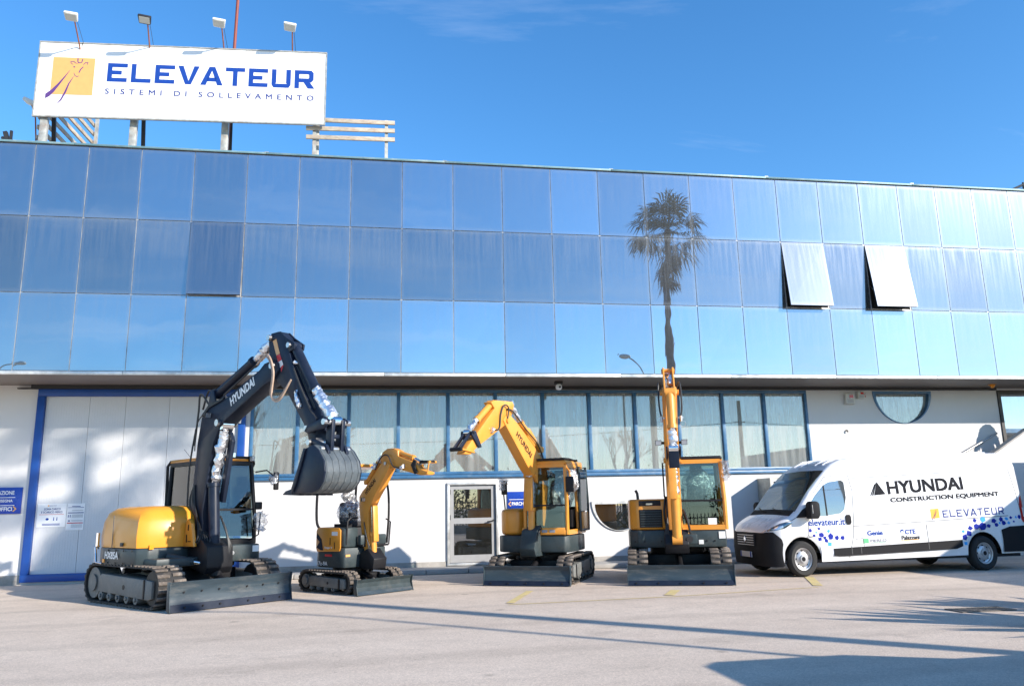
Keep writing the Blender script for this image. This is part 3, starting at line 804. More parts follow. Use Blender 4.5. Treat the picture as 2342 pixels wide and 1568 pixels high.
# open metal cabinet against the wall behind the van
cbn = root("metal_cabinet", (11.0, 19.8, 0.1), "grey metal cabinet with a dark open front against the wall, half hidden by the van", "cabinet")
cx0, cx1, cy0, cz1 = 9.98, 12.2, 19.46, 2.11
b = B(); b.box(cx0, cx0 + 0.04, cy0, WY - 0.015, 0.101, cz1 - 0.04); b.box(cx1 - 0.04, cx1, cy0, WY - 0.015, 0.101, cz1 - 0.04); b.box(cx0, cx1, cy0, WY - 0.015, cz1 - 0.04, cz1)
wpart("shell", b, M['galv'], cbn, smooth=False)
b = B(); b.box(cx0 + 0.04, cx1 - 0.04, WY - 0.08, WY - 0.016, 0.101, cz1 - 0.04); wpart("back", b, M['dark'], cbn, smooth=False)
b = B(); frame_bars(b, (cx0 + 0.041, cx1 - 0.041, 0.102, cz1 - 0.041), 0.05, cy0 + 0.004, cy0 + 0.05); wpart("frame", b, M['alu'], cbn, smooth=False)
for xx in (cx0 + 0.22, cx0 + 0.36):
    b = B(); b.box(xx, xx + 0.05, cy0 + 0.06, cy0 + 0.10, 0.15, cz1 - 0.09); wpart("rail", b, M['galv'], cbn, smooth=False)

# upper-landing door at the right
b = B(); frame_bars(b, (17.67, 19.09, 2.41, 4.53), 0.10, WY - 0.03, WY + 0.10)
ud = wpart("landing_door", b, M['black_steel'], bd, smooth=False)
b = B(); b.box(17.771, 18.989, WY + 0.03, WY + 0.07, 3.30, 3.42); b.box(17.771, 18.989, WY + 0.03, WY + 0.07, 2.511, 2.70); wpart("door_rail", b, M['win_blue'], ud, smooth=False)
for z0, z1 in ((2.70, 3.30), (3.42, 4.429)):
    b = B(); b.box(17.771, 18.989, WY + 0.045, WY + 0.053, z0, z1); wpart("door_pane", b, M['mirror'], ud, smooth=False)

# ------------------------------------------------------------------ outside stair at the right
st = root("outside_stair", (17, 19.5, 0), "white parapet of an outside stair rising to the right behind the van", "stair")
sl = (3.19 - 2.69) / (17.2 - 16.31)
zt = lambda x_: 2.69 + (x_ - 16.31) * sl
b = B(); b.py([(12.9, 0.0), (12.9, zt(12.9)), (17.35, zt(17.35)), (21.5, zt(17.35)), (21.5, 0.0)], 18.90, 19.05)
wpart("parapet", b, M['white_wall'], st, smooth=False)
b = B(); b.py([(12.88, zt(12.88) + 0.002), (12.88, zt(12.88) + 0.05), (17.35, zt(17.35) + 0.05), (21.5, zt(17.35) + 0.05), (21.5, zt(17.35) + 0.002), (17.35, zt(17.35) + 0.002)], 18.87, 19.08)
wpart("coping", b, M['plinth'], st, smooth=False)
nst = 14
for k in range(nst):
    x0_ = 12.95 + k * 0.31
    b = B(); b.box(x0_, x0_ + 0.31, 19.052, 20.18, 0.0, 0.17 + k * 0.165); wpart("step", b, M['tread'], st, smooth=False)
LAND = 0.17 + (nst - 1) * 0.165
b = B(); b.box(12.95 + nst * 0.31, 21.4, 19.052, 20.18, 0.0, LAND + 0.003); wpart("landing", b, M['tread'], st, smooth=False)
hr = root("handrail", (16.5, 20.1, 2.7), "silver handrail fixed to the white wall above the van", "handrail")
b = B(); p0 = at(2195, 1040, 20.1); p1 = at(2280, 990, 20.1); dv = (p1 - p0).normalized()
b.tube([p0 - dv * 3.0, p1], 0.028, 10); wpart("rail", b, M['steel'], hr)
for t in (-2.6, -1.2, 0.1, 0.9):
    b = B(); q = p0 + dv * t; b.tube([q, q - Vector((0, 0, 0.05)), q + Vector((0, 0.1, -0.07))], 0.009, 6); wpart("bracket", b, M['steel'], hr)

# ------------------------------------------------------------------ fittings on the wall
def on_wall(x_, z, y=WY): return frame_matrix((x_, y, z), (1, 0, 0), (0, 0, 1))
def label_text(name, s, x_, z, w, h, mat, parent, y, off=0.0, spacing=1.0):
    me = text_mesh(s, w, h, off, 0.0015, spacing=spacing)
    o = link(name, me, mat, parent)
    mw = on_wall(x_, z, y)
    if parent.name in WORLD: o.matrix_parent_inverse = WORLD[parent.name].inverted()
    o.matrix_basis = mw
    return o
sg = root("direction_sign", (-8.9, WY, 1.6), "blue direction sign with white lettering beside the loading door", "sign")
b = B(); b.box(-9.9, -8.28, WY - 0.035, WY - 0.003, 1.60, 2.20); wpart("board", b, M['sign_blue'], sg, bevel=0.004)
label_text("lettering", "PRENOTAZIONE", -9.15, 2.035, 0.70, 0.085, M['print_white'], sg, WY - 0.037, 0.012)
label_text("lettering", "RITIRO CONSEGNA", -9.17, 1.865, 0.70, 0.06, M['print_white'], sg, WY - 0.037, 0.008)
label_text("lettering", "UFFICI", -8.77, 1.665, 0.30, 0.085, M['print_white'], sg, WY - 0.037, 0.02)
b = B()
for z in (1.965, 1.785): b.box(-9.8, -8.42, WY - 0.039, WY - 0.0355, z, z + 0.014)
wpart("rule", b, M['print_white'], sg, smooth=False)
b = B(); stroke(b, [(0, 0.11), (0.055, 0.055), (0, 0)], [0.028, 0.034, 0.028]); o = wpart("arrow", b, M['print_amber'], sg, smooth=False); o.matrix_basis = on_wall(-8.44, 1.655, WY - 0.036)

nt1 = root("notice_sheet", (-7.63, WY, 1.25), "wide white loading zone notice taped to the loading door", "notice")
YN = WY + 0.0015
x0_, x1_, z0, z1 = -7.93, -7.30, 1.28, 1.815
b = B(); b.box(x0_, x1_, YN - 0.008, YN - 0.001, z0, z1); wpart("sheet", b, M['sign_white'], nt1, smooth=False)
yy = YN - 0.0085
label_text("lettering", "ZONA CARICO", x0_ + 0.14, 1.665, 0.36, 0.045, M['print_navy'], nt1, yy, 0.01)
label_text("lettering", "E SCARICO MERCI", x0_ + 0.09, 1.595, 0.45, 0.045, M['print_navy'], nt1, yy, 0.01)
label_text("lettering", "ELEVATEUR", x0_ + 0.26, 1.755, 0.15, 0.02, M['print_navy'], nt1, yy)
b = B(); b.box(x0_ + 0.05, x1_ - 0.05, yy - 0.002, yy, 1.562, 1.570); wpart("red_rule", b, M['print_red'], nt1, smooth=False)
b = B(); b.box(x0_ + 0.22, x0_ + 0.25, yy - 0.002, yy, 1.75, 1.78); wpart("mark", b, M['print_orange'], nt1, smooth=False)
b = B(); b.py([(x0_ + 0.23 + 0.035 * math.cos(t * 0.5236), 1.46 + 0.028 * math.sin(t * 0.5236)) for t in range(12)], yy - 0.002, yy)
for px_ in (0.36, 0.43):
    b.box(x0_ + px_, x0_ + px_ + 0.018, yy - 0.002, yy, 1.425, 1.478); b.py([(x0_ + px_ + 0.009 + 0.011 * math.cos(t * 1.0472), 1.492 + 0.011 * math.sin(t * 1.0472)) for t in range(6)], yy - 0.002, yy)
for k, z in enumerate((1.345, 1.32)): b.box(x0_ + 0.13, x1_ - 0.12, yy - 0.002, yy, z, z + 0.012)
wpart("pictogram", b, M['print_blue'], nt1, smooth=False)
nt2 = root("notice_sheet", (-7.08, WY, 1.2), "narrow white notice sheet with blue and red bars on the loading door", "notice")
x0_, x1_, z0, z1 = -7.285, -6.90, 1.20, 1.81
b = B(); b.box(x0_, x1_, YN - 0.008, YN - 0.001, z0, z1); wpart("sheet", b, M['sign_white'], nt2, smooth=False)
b = B(); b.box(x0_ + 0.02, x1_ - 0.02, yy - 0.002, yy, 1.585, 1.603); b.box(x0_ + 0.02, x1_ - 0.02, yy - 0.002, yy, 1.71, 1.72); b.box(x0_ + 0.1, x1_ - 0.1, yy - 0.002, yy, 1.735, 1.748)
b.box(x0_ + 0.03, x0_ + 0.045, yy - 0.002, yy, 1.49, 1.55); b.box(x0_ + 0.07, x0_ + 0.085, yy - 0.002, yy, 1.49, 1.55); b.box(x0_ + 0.04, x0_ + 0.08, yy - 0.002, yy, 1.40, 1.425)
wpart("blue_print", b, M['print_navy'], nt2, smooth=False)
b = B(); b.box(x0_ + 0.02, x1_ - 0.02, yy - 0.002, yy, 1.352, 1.372); wpart("red_bar", b, M['print_red'], nt2, smooth=False)
b = B()
for z in (1.655, 1.64, 1.55, 1.535, 1.52, 1.505, 1.49, 1.42, 1.405, 1.32, 1.30, 1.28, 1.26): b.box(x0_ + 0.11, x1_ - 0.03, yy - 0.002, yy, z, z + 0.006)
wpart("small_print", b, M['print_grey'], nt2, smooth=False)

ps = root("parking_sign", (3.5, WY, 1.45), "blue parking sign with a yellow arrow right of the glazed door", "sign")
pa, pb_ = at(1160, 1124, WY), at(1160, 1162, WY)
x0_, x1_ = pa.x, pa.x + 0.95
b = B(); b.box(x0_, x1_, WY - 0.03, WY - 0.003, pb_.z, pa.z); wpart("board", b, M['sign_blue'], ps, bevel=0.004)
label_text("lettering", "UFFICI", x0_ + 0.55, pa.z - 0.16, 0.33, 0.085, M['print_white'], ps, WY - 0.032, 0.02)
label_text("lettering", "PARCHEGGIO", x0_ + 0.11, pb_.z + 0.07, 0.60, 0.085, M['print_white'], ps, WY - 0.032, 0.02)
b = B(); b.box(x0_ + 0.04, x1_ - 0.05, WY - 0.034, WY - 0.0305, (pa.z + pb_.z) / 2 + 0.005, (pa.z + pb_.z) / 2 + 0.018); wpart("rule", b, M['print_white'], ps, smooth=False)
b = B(); stroke(b, [(0.055, 0.11), (0, 0.055), (0.055, 0)], [0.028, 0.034, 0.028]); o = wpart("arrow", b, M['print_amber'], ps, smooth=False); o.matrix_basis = on_wall(x0_ + 0.03, pb_.z + 0.055, WY - 0.031)

for px_, py_, w, h, lb in ((1943, 912, 0.27, 0.29, "larger beige alarm siren box under the soffit"), (1968, 903, 0.21, 0.19, "smaller white alarm box with a red cap under the soffit")):
    p = at(px_, py_, WY - 0.08)
    al = root("alarm_box", (p.x, WY, p.z), lb, "alarm box", "alarm boxes on the white wall")
    b = B(); b.prism([(p.x - w / 2, p.z - h / 2), (p.x + w / 2, p.z - h / 2), (p.x + w / 2 * 0.94, p.z + h / 2), (p.x - w / 2 * 0.94, p.z + h / 2)], lambda q, t: (q[0], t, q[1]), WY - 0.13, WY - 0.002)
    wpart("housing", b, M['lamp_grey'], al, bevel=0.012)
    b = B(); b.box(p.x - w * 0.12, p.x + w * 0.32, WY - 0.14, WY - 0.131, p.z + h * 0.08, p.z + h * 0.38); wpart("lens", b, M['red_lens'], al, smooth=False)
    b = B()
    for k in range(4): b.box(p.x - w * 0.35, p.x + w * 0.35, WY - 0.138, WY - 0.1315, p.z - h * 0.38 + k * h * 0.10, p.z - h * 0.34 + k * h * 0.10)
    wpart("louvre", b, M['print_grey'], al, smooth=False)
    if w < 0.25:
        b = B(); b.cyl((p.x + w / 2 + 0.03, WY - 0.06, p.z - 0.06), (p.x + w / 2 + 0.03, WY - 0.06, p.z), 0.03); wpart("strobe", b, M['red_lens'], al)
        b = B(); b.tube([(p.x + w / 2, WY - 0.05, p.z + 0.02), (p.x + w / 2 + 0.06, WY - 0.06, p.z + 0.05)], 0.012, 6); wpart("knob", b, M['black_steel'], al)
p = at(1277, 868, 19.3)
cc = root("security_camera", (p.x, 19.3, 4.6), "white dome security camera on a dark bracket under the soffit", "camera")
b = B(); b.box(p.x - 0.10, p.x + 0.10, 19.22, 19.38, 4.53, 4.604); wpart("bracket", b, M['black_steel'], cc, bevel=0.006)
b = B(); b.ball((p.x, 19.28, 4.46), 0.085, 14, 10); wpart("dome", b, M['sign_white'], cc)
b = B(); b.cyl((p.x + 0.01, 19.20, 4.45), (p.x + 0.01, 19.19, 4.45), 0.03); wpart("lens", b, M['black_steel'], cc)
p = at(2269, 878, 19.5)
yl = root("warning_lamp", (p.x, 19.5, 4.6), "small yellow lamp under the soffit at the right", "lamp")
b = B(); b.box(p.x - 0.09, p.x + 0.09, 19.44, 19.56, 4.585, 4.604); wpart("base", b, M['ex_yellow'], yl, smooth=False)
b = B(); b.ball((p.x, 19.5, 4.565), 0.065, 12, 8); wpart("dome", b, M['amber_lens'], yl)
p = at(1935, 984, WY)
tp = root("pipe_stub", (p.x, WY, p.z), "small dark pipe stub in the white wall above the van", "pipe")
b = B(); b.tube([(p.x, WY, p.z), (p.x, WY - 0.05, p.z), (p.x + 0.02, WY - 0.06, p.z - 0.05)], 0.022, 8); wpart("stub", b, M['iron'], tp)

# ------------------------------------------------------------------ roof billboard
A = Vector((-9.31, 21.0, 11.985)); Bx = Vector((-1.73, 20.6, 11.985)); BH = 2.15
ux = (Bx - A); BWd = ux.length; ux.normalize(); un = Vector((ux.y, -ux.x, 0))          # un faces the yard
bb = root("billboard", (-5.5, 20.8, 10.0), "white roof billboard with blue company lettering and a giraffe emblem", "billboard")
def bm_(u_, v_, off=0.0): return frame_matrix(A + ux * u_ + Vector((0, 0, v_)) + un * off, ux, (0, 0, 1))
for k in range(7):
    b = B(); b.box(0.003, BWd / 7 - 0.003, 0, BH, -0.03, 0.0)
    o = part("sheet", b, M['bb_white'], bb, smooth=False); o.matrix_parent_inverse = WORLD[bb.name].inverted(); o.matrix_basis = bm_(BWd / 7 * k, 0)
def bpart(name, b, mat, u_=0, v_=0, off=0.002, parent=None, **k):
    o = part(name, b, mat, parent or bb, **k)
    if parent is None: o.matrix_parent_inverse = WORLD[bb.name].inverted()
    o.matrix_basis = bm_(u_, v_, off); return o
b = B(); b.box(-0.03, BWd + 0.03, -0.04, 0.0, -0.04, 0.02); b.box(-0.03, BWd + 0.03, BH, BH + 0.03, -0.04, 0.02); b.box(-0.03, 0, 0, BH, -0.04, 0.012); b.box(BWd, BWd + 0.03, 0, BH, -0.04, 0.012)
bpart("edge_trim", b, M['galv'], off=0.0)
b = B()
for uu in (0.8, 2.0, 3.1, 4.2, 5.3, 6.4, 7.2):
    for vv_ in (0.12, 1.0, 1.78, 2.0): b.cyl((uu, vv_, 0), (uu, vv_, 0.006), 0.012, 6)
bpart("rivet", b, M['galv'], smooth=False)
# emblem: an amber square with brush strokes
sqx, sqy, sqw, sqh = 0.36, 0.62, 1.08, 1.10
b = B(); b.box(sqx, sqx + sqw, sqy, sqy + sqh, 0, 0.003); emb = bpart("emblem", b, M['print_amber'], smooth=False)
E_ = lambda x_, y_: (sqx + sqw * (x_ - 370) / 545, sqy + sqh * (722 - y_) / 490)
b = B()
def es(pts, w): stroke(b, [E_(*p) for p in pts], [q * sqw / 545 for q in w], 0.003)
es([(318, 778), (340, 735), (400, 680), (470, 590), (540, 490), (600, 400)], [2, 62, 48, 28, 14, 3])
es([(462, 862), (520, 790), (565, 690), (600, 580), (655, 480)], [2, 20, 24, 16, 3])
es([(630, 325), (600, 300), (598, 285), (640, 285), (665, 305), (690, 308)], [6, 9, 10, 10, 8, 5])
es([(688, 240), (690, 285), (705, 300), (740, 295), (750, 250)], [14, 12, 16, 10, 14])
es([(760, 325), (790, 295), (822, 290), (815, 325)], [4, 12, 14, 4])
es([(768, 350), (735, 385), (718, 430)], [10, 14, 12])
es([(652, 435), (670, 470), (700, 485), (718, 470)], [5, 9, 9, 6])
es([(640, 355), (660, 355)], [18, 18])
o = part("giraffe_line", b, M['print_purple'], emb, smooth=False); o.location = (0, 0, 0.0035)
# block lettering drawn stroke by stroke
def block_word(b, word, x_, y_, w, h, gap, th):
    def rc(a, c, d, e): b.box(x_ + a * w, x_ + c * w, y_ + d * h, y_ + e * h, 0, 0.004)
    def pl(pts): b.prism(pts, lambda p, t: (x_ + p[0] * w, y_ + p[1] * h, t), 0, 0.004)
    for ch in word:
        v_ = th * 1.05; hz_ = th / h * w
        if ch == 'E':
            rc(0, v_, 0, 1); rc(v_, 1, 0, hz_); rc(v_, 0.94, 0.5 - hz_ / 2, 0.5 + hz_ / 2) if False else rc(v_, 0.72, 0.5 - hz_ / 2, 0.5 + hz_ / 2); rc(v_, 1, 1 - hz_, 1)
        elif ch == 'L': rc(0, v_, 0, 1); rc(v_, 1, 0, hz_)
        elif ch == 'V': pl([(-0.05, 1), (v_ * 1.15 - 0.05, 1), (0.5 + 0.02, 0.18), (1.05 - v_ * 1.15, 1), (1.05, 1), (0.5 + v_ * 0.62, 0), (0.5 - v_ * 0.62, 0)])
        elif ch == 'A':
            pl([(-0.08, 0), (0.5 - v_ * 0.62, 1), (0.5 + v_ * 0.62, 1), (1.08, 0), (1.08 - v_ * 1.2, 0), (0.5, 0.80), (v_ * 1.2 - 0.08, 0)]); rc(0.27, 0.73, 0.20, 0.20 + hz_)
        elif ch == 'T': rc(0, 1, 1 - hz_, 1); rc(0.5 - v_ / 2, 0.5 + v_ / 2, 0, 1 - hz_)
        elif ch == 'U':
            pl([(0, 1), (0, 0.16), (0.10, 0), (0.90, 0), (1, 0.16), (1, 1), (1 - v_, 1), (1 - v_, 0.26), (0.82, hz_), (0.18, hz_), (v_, 0.26), (v_, 1)])
        elif ch == 'R':
            rc(0, v_, 0, 1)
            pl([(v_, 1), (0.88, 1), (1, 0.86), (1, 0.48), (0.88, 0.34), (v_, 0.34), (v_, 0.34 + hz_), (0.74, 0.34 + hz_), (1 - v_, 0.40 + hz_), (1 - v_, 0.94 - hz_), (0.74, 1 - hz_), (v_, 1 - hz_)])
            pl([(0.48, 0.339), (0.48 + v_ * 1.4, 0.339), (1.06, 0), (1.06 - v_ * 1.5, 0)])
        x_ += w + gap
    return b
b = B(); block_word(b, "ELEVATEUR", 1.78, 1.05, 0.515, 0.55, 0.107, 0.225); bpart("lettering", b, M['print_blue'], smooth=False)
me = text_mesh("SISTEMI DI SOLLEVAMENTO", 5.52, 0.155, 0.004, 0.002, spacing=1.9)
o = link("lettering", me, M['print_navy'], bb); o.matrix_parent_inverse = WORLD[bb.name].inverted(); o.matrix_basis = bm_(1.76, 0.68, 0.002)
# posts and struts
for px_, py_ in ((97, 300), (303, 305), (513, 312), (722, 318)):
    p = at(px_, py_, 21.05)
    b = B(); b.box(p.x - 0.09, p.x + 0.09, 21.05, 21.19, 9.98, 12.4 if px_ < 700 else 13.3); wpart("post", b, M['galv'], bb, bevel=0.006)
for px0, px1 in ((118, 128), (326, 330), (528, 526)):
    p0 = at(px0, 262 + (px0 - 118) * 0.03, 21.3); p1 = at(px1, 335, 22.4)
    b = B(); b.bar((p0.x, 21.22, 13.4), (p1.x, 22.6, 9.99), 0.10, 0.10); wpart("strut", b, M['black_steel'], bb, smooth=False)
b = B()
for z in (12.15, 13.0, 13.9): b.bar(A + Vector((0.1, 0.07, z - 11.985)), Bx + Vector((-0.1, 0.07, z - 11.985)), 0.06, 0.06)
wpart("rail", b, M['galv'], bb, smooth=False)

# floodlights on arms above the board
FL = [(163, 38, 178, 95, 0, "leftmost pale floodlight on an arm above the billboard"), (331, 45, 340, 104, 1, "black floodlight on an arm above the billboard"),
      (501, 53, 511, 110, 0, "pale floodlight beside the red mast above the billboard"), (663, 62, 668, 118, 0, "rightmost pale floodlight on an arm above the billboard")]
for hx, hy, bx_, by_, blk, lb in FL:
    p = at(hx, hy, 20.02); q = at(bx_, by_, 20.75)
    fl = root("floodlight", (q.x, q.y, q.z), lb, "floodlight", "floodlights above the billboard")
    b = B(); b.tube([(q.x, 20.98, q.z - 0.15), (q.x, 20.85, q.z), (p.x + 0.06, p.y + 0.06, p.z - 0.05)], 0.018, 8); wpart("arm", b, M['rust'], fl)
    hb = B(); hb.prism([(-0.17, -0.10), (0.17, -0.10), (0.145, 0.10), (-0.145, 0.10)], lambda s_, t: (s_[0], s_[1] * 1.2, t), -0.045, 0.05)
    Mh = Matrix.Translation(p) @ Matrix.Rotation(R(-28), 4, 'X') @ Matrix.Rotation(R(8), 4, 'Z')
    o = wpart("housing", hb, M['black_steel'] if blk else M['lamp_grey'], fl, bevel=0.025); o.matrix_basis = Mh
    gb_ = B(); gb_.box(-0.13, 0.13, -0.095, 0.085, -0.053, -0.046); o = wpart("lens", gb_, M['lamp_glass'], fl, smooth=False); o.matrix_basis = Mh
    wb_ = B(); wb_.tube([(q.x + 0.01, 20.97, q.z - 0.1), (q.x + 0.08, 20.9, q.z + 0.08), (p.x + 0.1, p.y + 0.1, p.z - 0.02)], 0.006, 5); wpart("cable", wb_, M['hose'], fl)
p = at(72, 236, 21.6)
fl = root("floodlight", (p.x, 21.6, p.z), "pale floodlight half hidden behind the left end of the billboard", "floodlight")
hb = B(); hb.prism([(-0.20, -0.11), (0.20, -0.11), (0.17, 0.11), (-0.17, 0.11)], lambda s_, t: (s_[0], s_[1] * 1.2, t), -0.05, 0.06)
o = wpart("housing", hb, M['lamp_grey'], fl, bevel=0.025); o.matrix_basis = Matrix.Translation(p) @ Matrix.Rotation(R(25), 4, 'Y')
b = B(); b.tube([(p.x, 21.6, p.z), (p.x + 0.1, 21.7, p.z - 0.4), (p.x + 0.3, 21.8, 9.99)], 0.02, 8); wpart("arm", b, M['rust'], fl)

# mast
p0 = at(545, -12, 21.6); p1 = at(536, 112, 21.6); d_ = (p1 - p0).normalized()
ms = root("mast", (p1.x - 0.2, 21.6, 9.99), "thin red oxide mast rising behind the billboard", "mast")
b = B(); e_ = p1 + d_ * ((p1.z - 9.99) / -d_.z); b.cyl(e_, p0 - d_ * 2.5, 0.045, 12); wpart("tube", b, M['red_pole'], ms)
b = B(); b.cyl(Vector(e_) - d_ * 0.4, Vector(e_) - d_ * 0.5, 0.065, 12); wpart("collar", b, M['galv'], ms)

# slatted screens left over on the roof
def slat_screen(pts, posts, lb, name="slatted_screen"):
    s_ = root(name, (pts[0][0].x, pts[0][0].y, 10.0), lb, "screen")
    for p, q in pts:
        b = B(); b.bar(p, q, 0.05, 0.12); wpart("slat", b, M['slat'], s_, bevel=0.006)
    for p, q in posts:
        b = B(); b.bar(p, q, 0.09, 0.09); wpart("post", b, M['galv'], s_, smooth=False)
YS = 20.75
slat_screen([(at(742, 275, YS), at(903, 282, YS)), (at(700, 293, YS), at(903, 300, YS)), (at(700, 313, YS), at(903, 320, YS))],
            [(at(720, 285, YS + 0.08), Vector((at(720, 350, YS + 0.08).x, YS + 0.08, 9.99))), (at(884, 277, YS + 0.08), Vector((at(884, 350, YS + 0.08).x, YS + 0.08, 9.99)))],
            "weathered three slat screen on the roof right of the billboard")
q0 = at(108, 268, 22.0)
slat_screen([(Vector((q0.x, 21.5, 13.7 - k * 0.30)), Vector((q0.x + 0.15, 25.0, 13.7 - k * 0.30))) for k in range(9)],
            [(Vector((q0.x + 0.25, 24.9, 13.9)), Vector((q0.x + 0.25, 24.9, 9.99))), (Vector((q0.x + 0.1, 21.5, 13.9)), Vector((q0.x + 0.1, 21.5, 9.99)))],
            "weathered slat screen seen end on under the left end of the billboard")
p = at(25, 312, 21.5)
ts = root("antenna_bracket", (p.x, 21.5, 9.99), "black angled steel bracket on the roof at the far left", "bracket")
b = B(); b.bar((p.x - 0.15, 21.5, p.z + 0.12), (p.x + 0.35, 21.5, 9.99), 0.10, 0.10); b.bar((p.x - 0.22, 21.5, p.z - 0.05), (p.x + 0.1, 21.5, p.z - 0.15), 0.07, 0.07); b.bar((p.x + 0.0, 21.5, p.z + 0.16), (p.x + 0.02, 21.5, 9.99), 0.06, 0.06)
wpart("arm", b, M['black_steel'], ts, smooth=False)
p = at(2330, 425, 19.6)
rr_ = root("roof_railing", (p.x, 19.6, 10.0), "dark mesh stair railing on the roof at the far right", "railing")
b = B(); a_ = at(2305, 438, 19.6); c_ = at(2342, 421, 19.6)
dd = (c_ - a_); b.tube([a_, a_ + dd * 3.0], 0.03, 8); wpart("handrail", b, M['black_steel'], rr_)
b = B()
for k in range(5): b.tube([a_ + dd * 0.25 - Vector((0, 0, 0.05 + 0.05 * k)), a_ + dd * 3.0 - Vector((0, 0, 0.05 + 0.05 * k))], 0.008, 5)
wpart("mesh_wire", b, M['black_steel'], rr_, smooth=False)
b = B(); b.tube([c_ + Vector((-0.03, 0, 0.05)), Vector((c_.x - 0.03, 19.6, 10.0))], 0.03, 8); b.tube([c_ + dd * 1.9, Vector(((c_ + dd * 1.9).x, 19.6, 10.0))], 0.03, 8); wpart("post", b, M['black_steel'], rr_)
# ------------------------------------------------------------------ excavators
def mirror_x(pl): return [(-p[0], p[1]) for p in pl][::-1]

def stadium(L_, r, n=12):
    """closed path of a track in (forward, up); bottom on z = 0"""
    pts = []
    h = L_ / 2 - r
    for i in range(n + 1):
        t = -math.pi / 2 + math.pi * i / n; pts.append((h + r * math.cos(t), r + r * math.sin(t)))
    for i in range(n + 1):
        t = math.pi / 2 + math.pi * i / n; pts.append((-h + r * math.cos(t), r + r * math.sin(t)))
    return pts

def along(path, step):
    """points and tangents every step along a closed path"""
    P = [Vector((p[0], p[1])) for p in path]; P.append(P[0])
    tot = sum((P[i + 1] - P[i]).length for i in range(len(P) - 1)); n = int(tot / step); step = tot / n
    res = []; i = 0; acc = 0.0; d = 0.0
    for k in range(n):
        s_ = k * step
        while i < len(P) - 1 and acc + (P[i + 1] - P[i]).length < s_:
            acc += (P[i + 1] - P[i]).length; i += 1
        seg = P[i + 1] - P[i]; t = (s_ - acc) / max(seg.length, 1e-6)
        res.append((P[i] + seg * t, seg.normalized()))
    return res

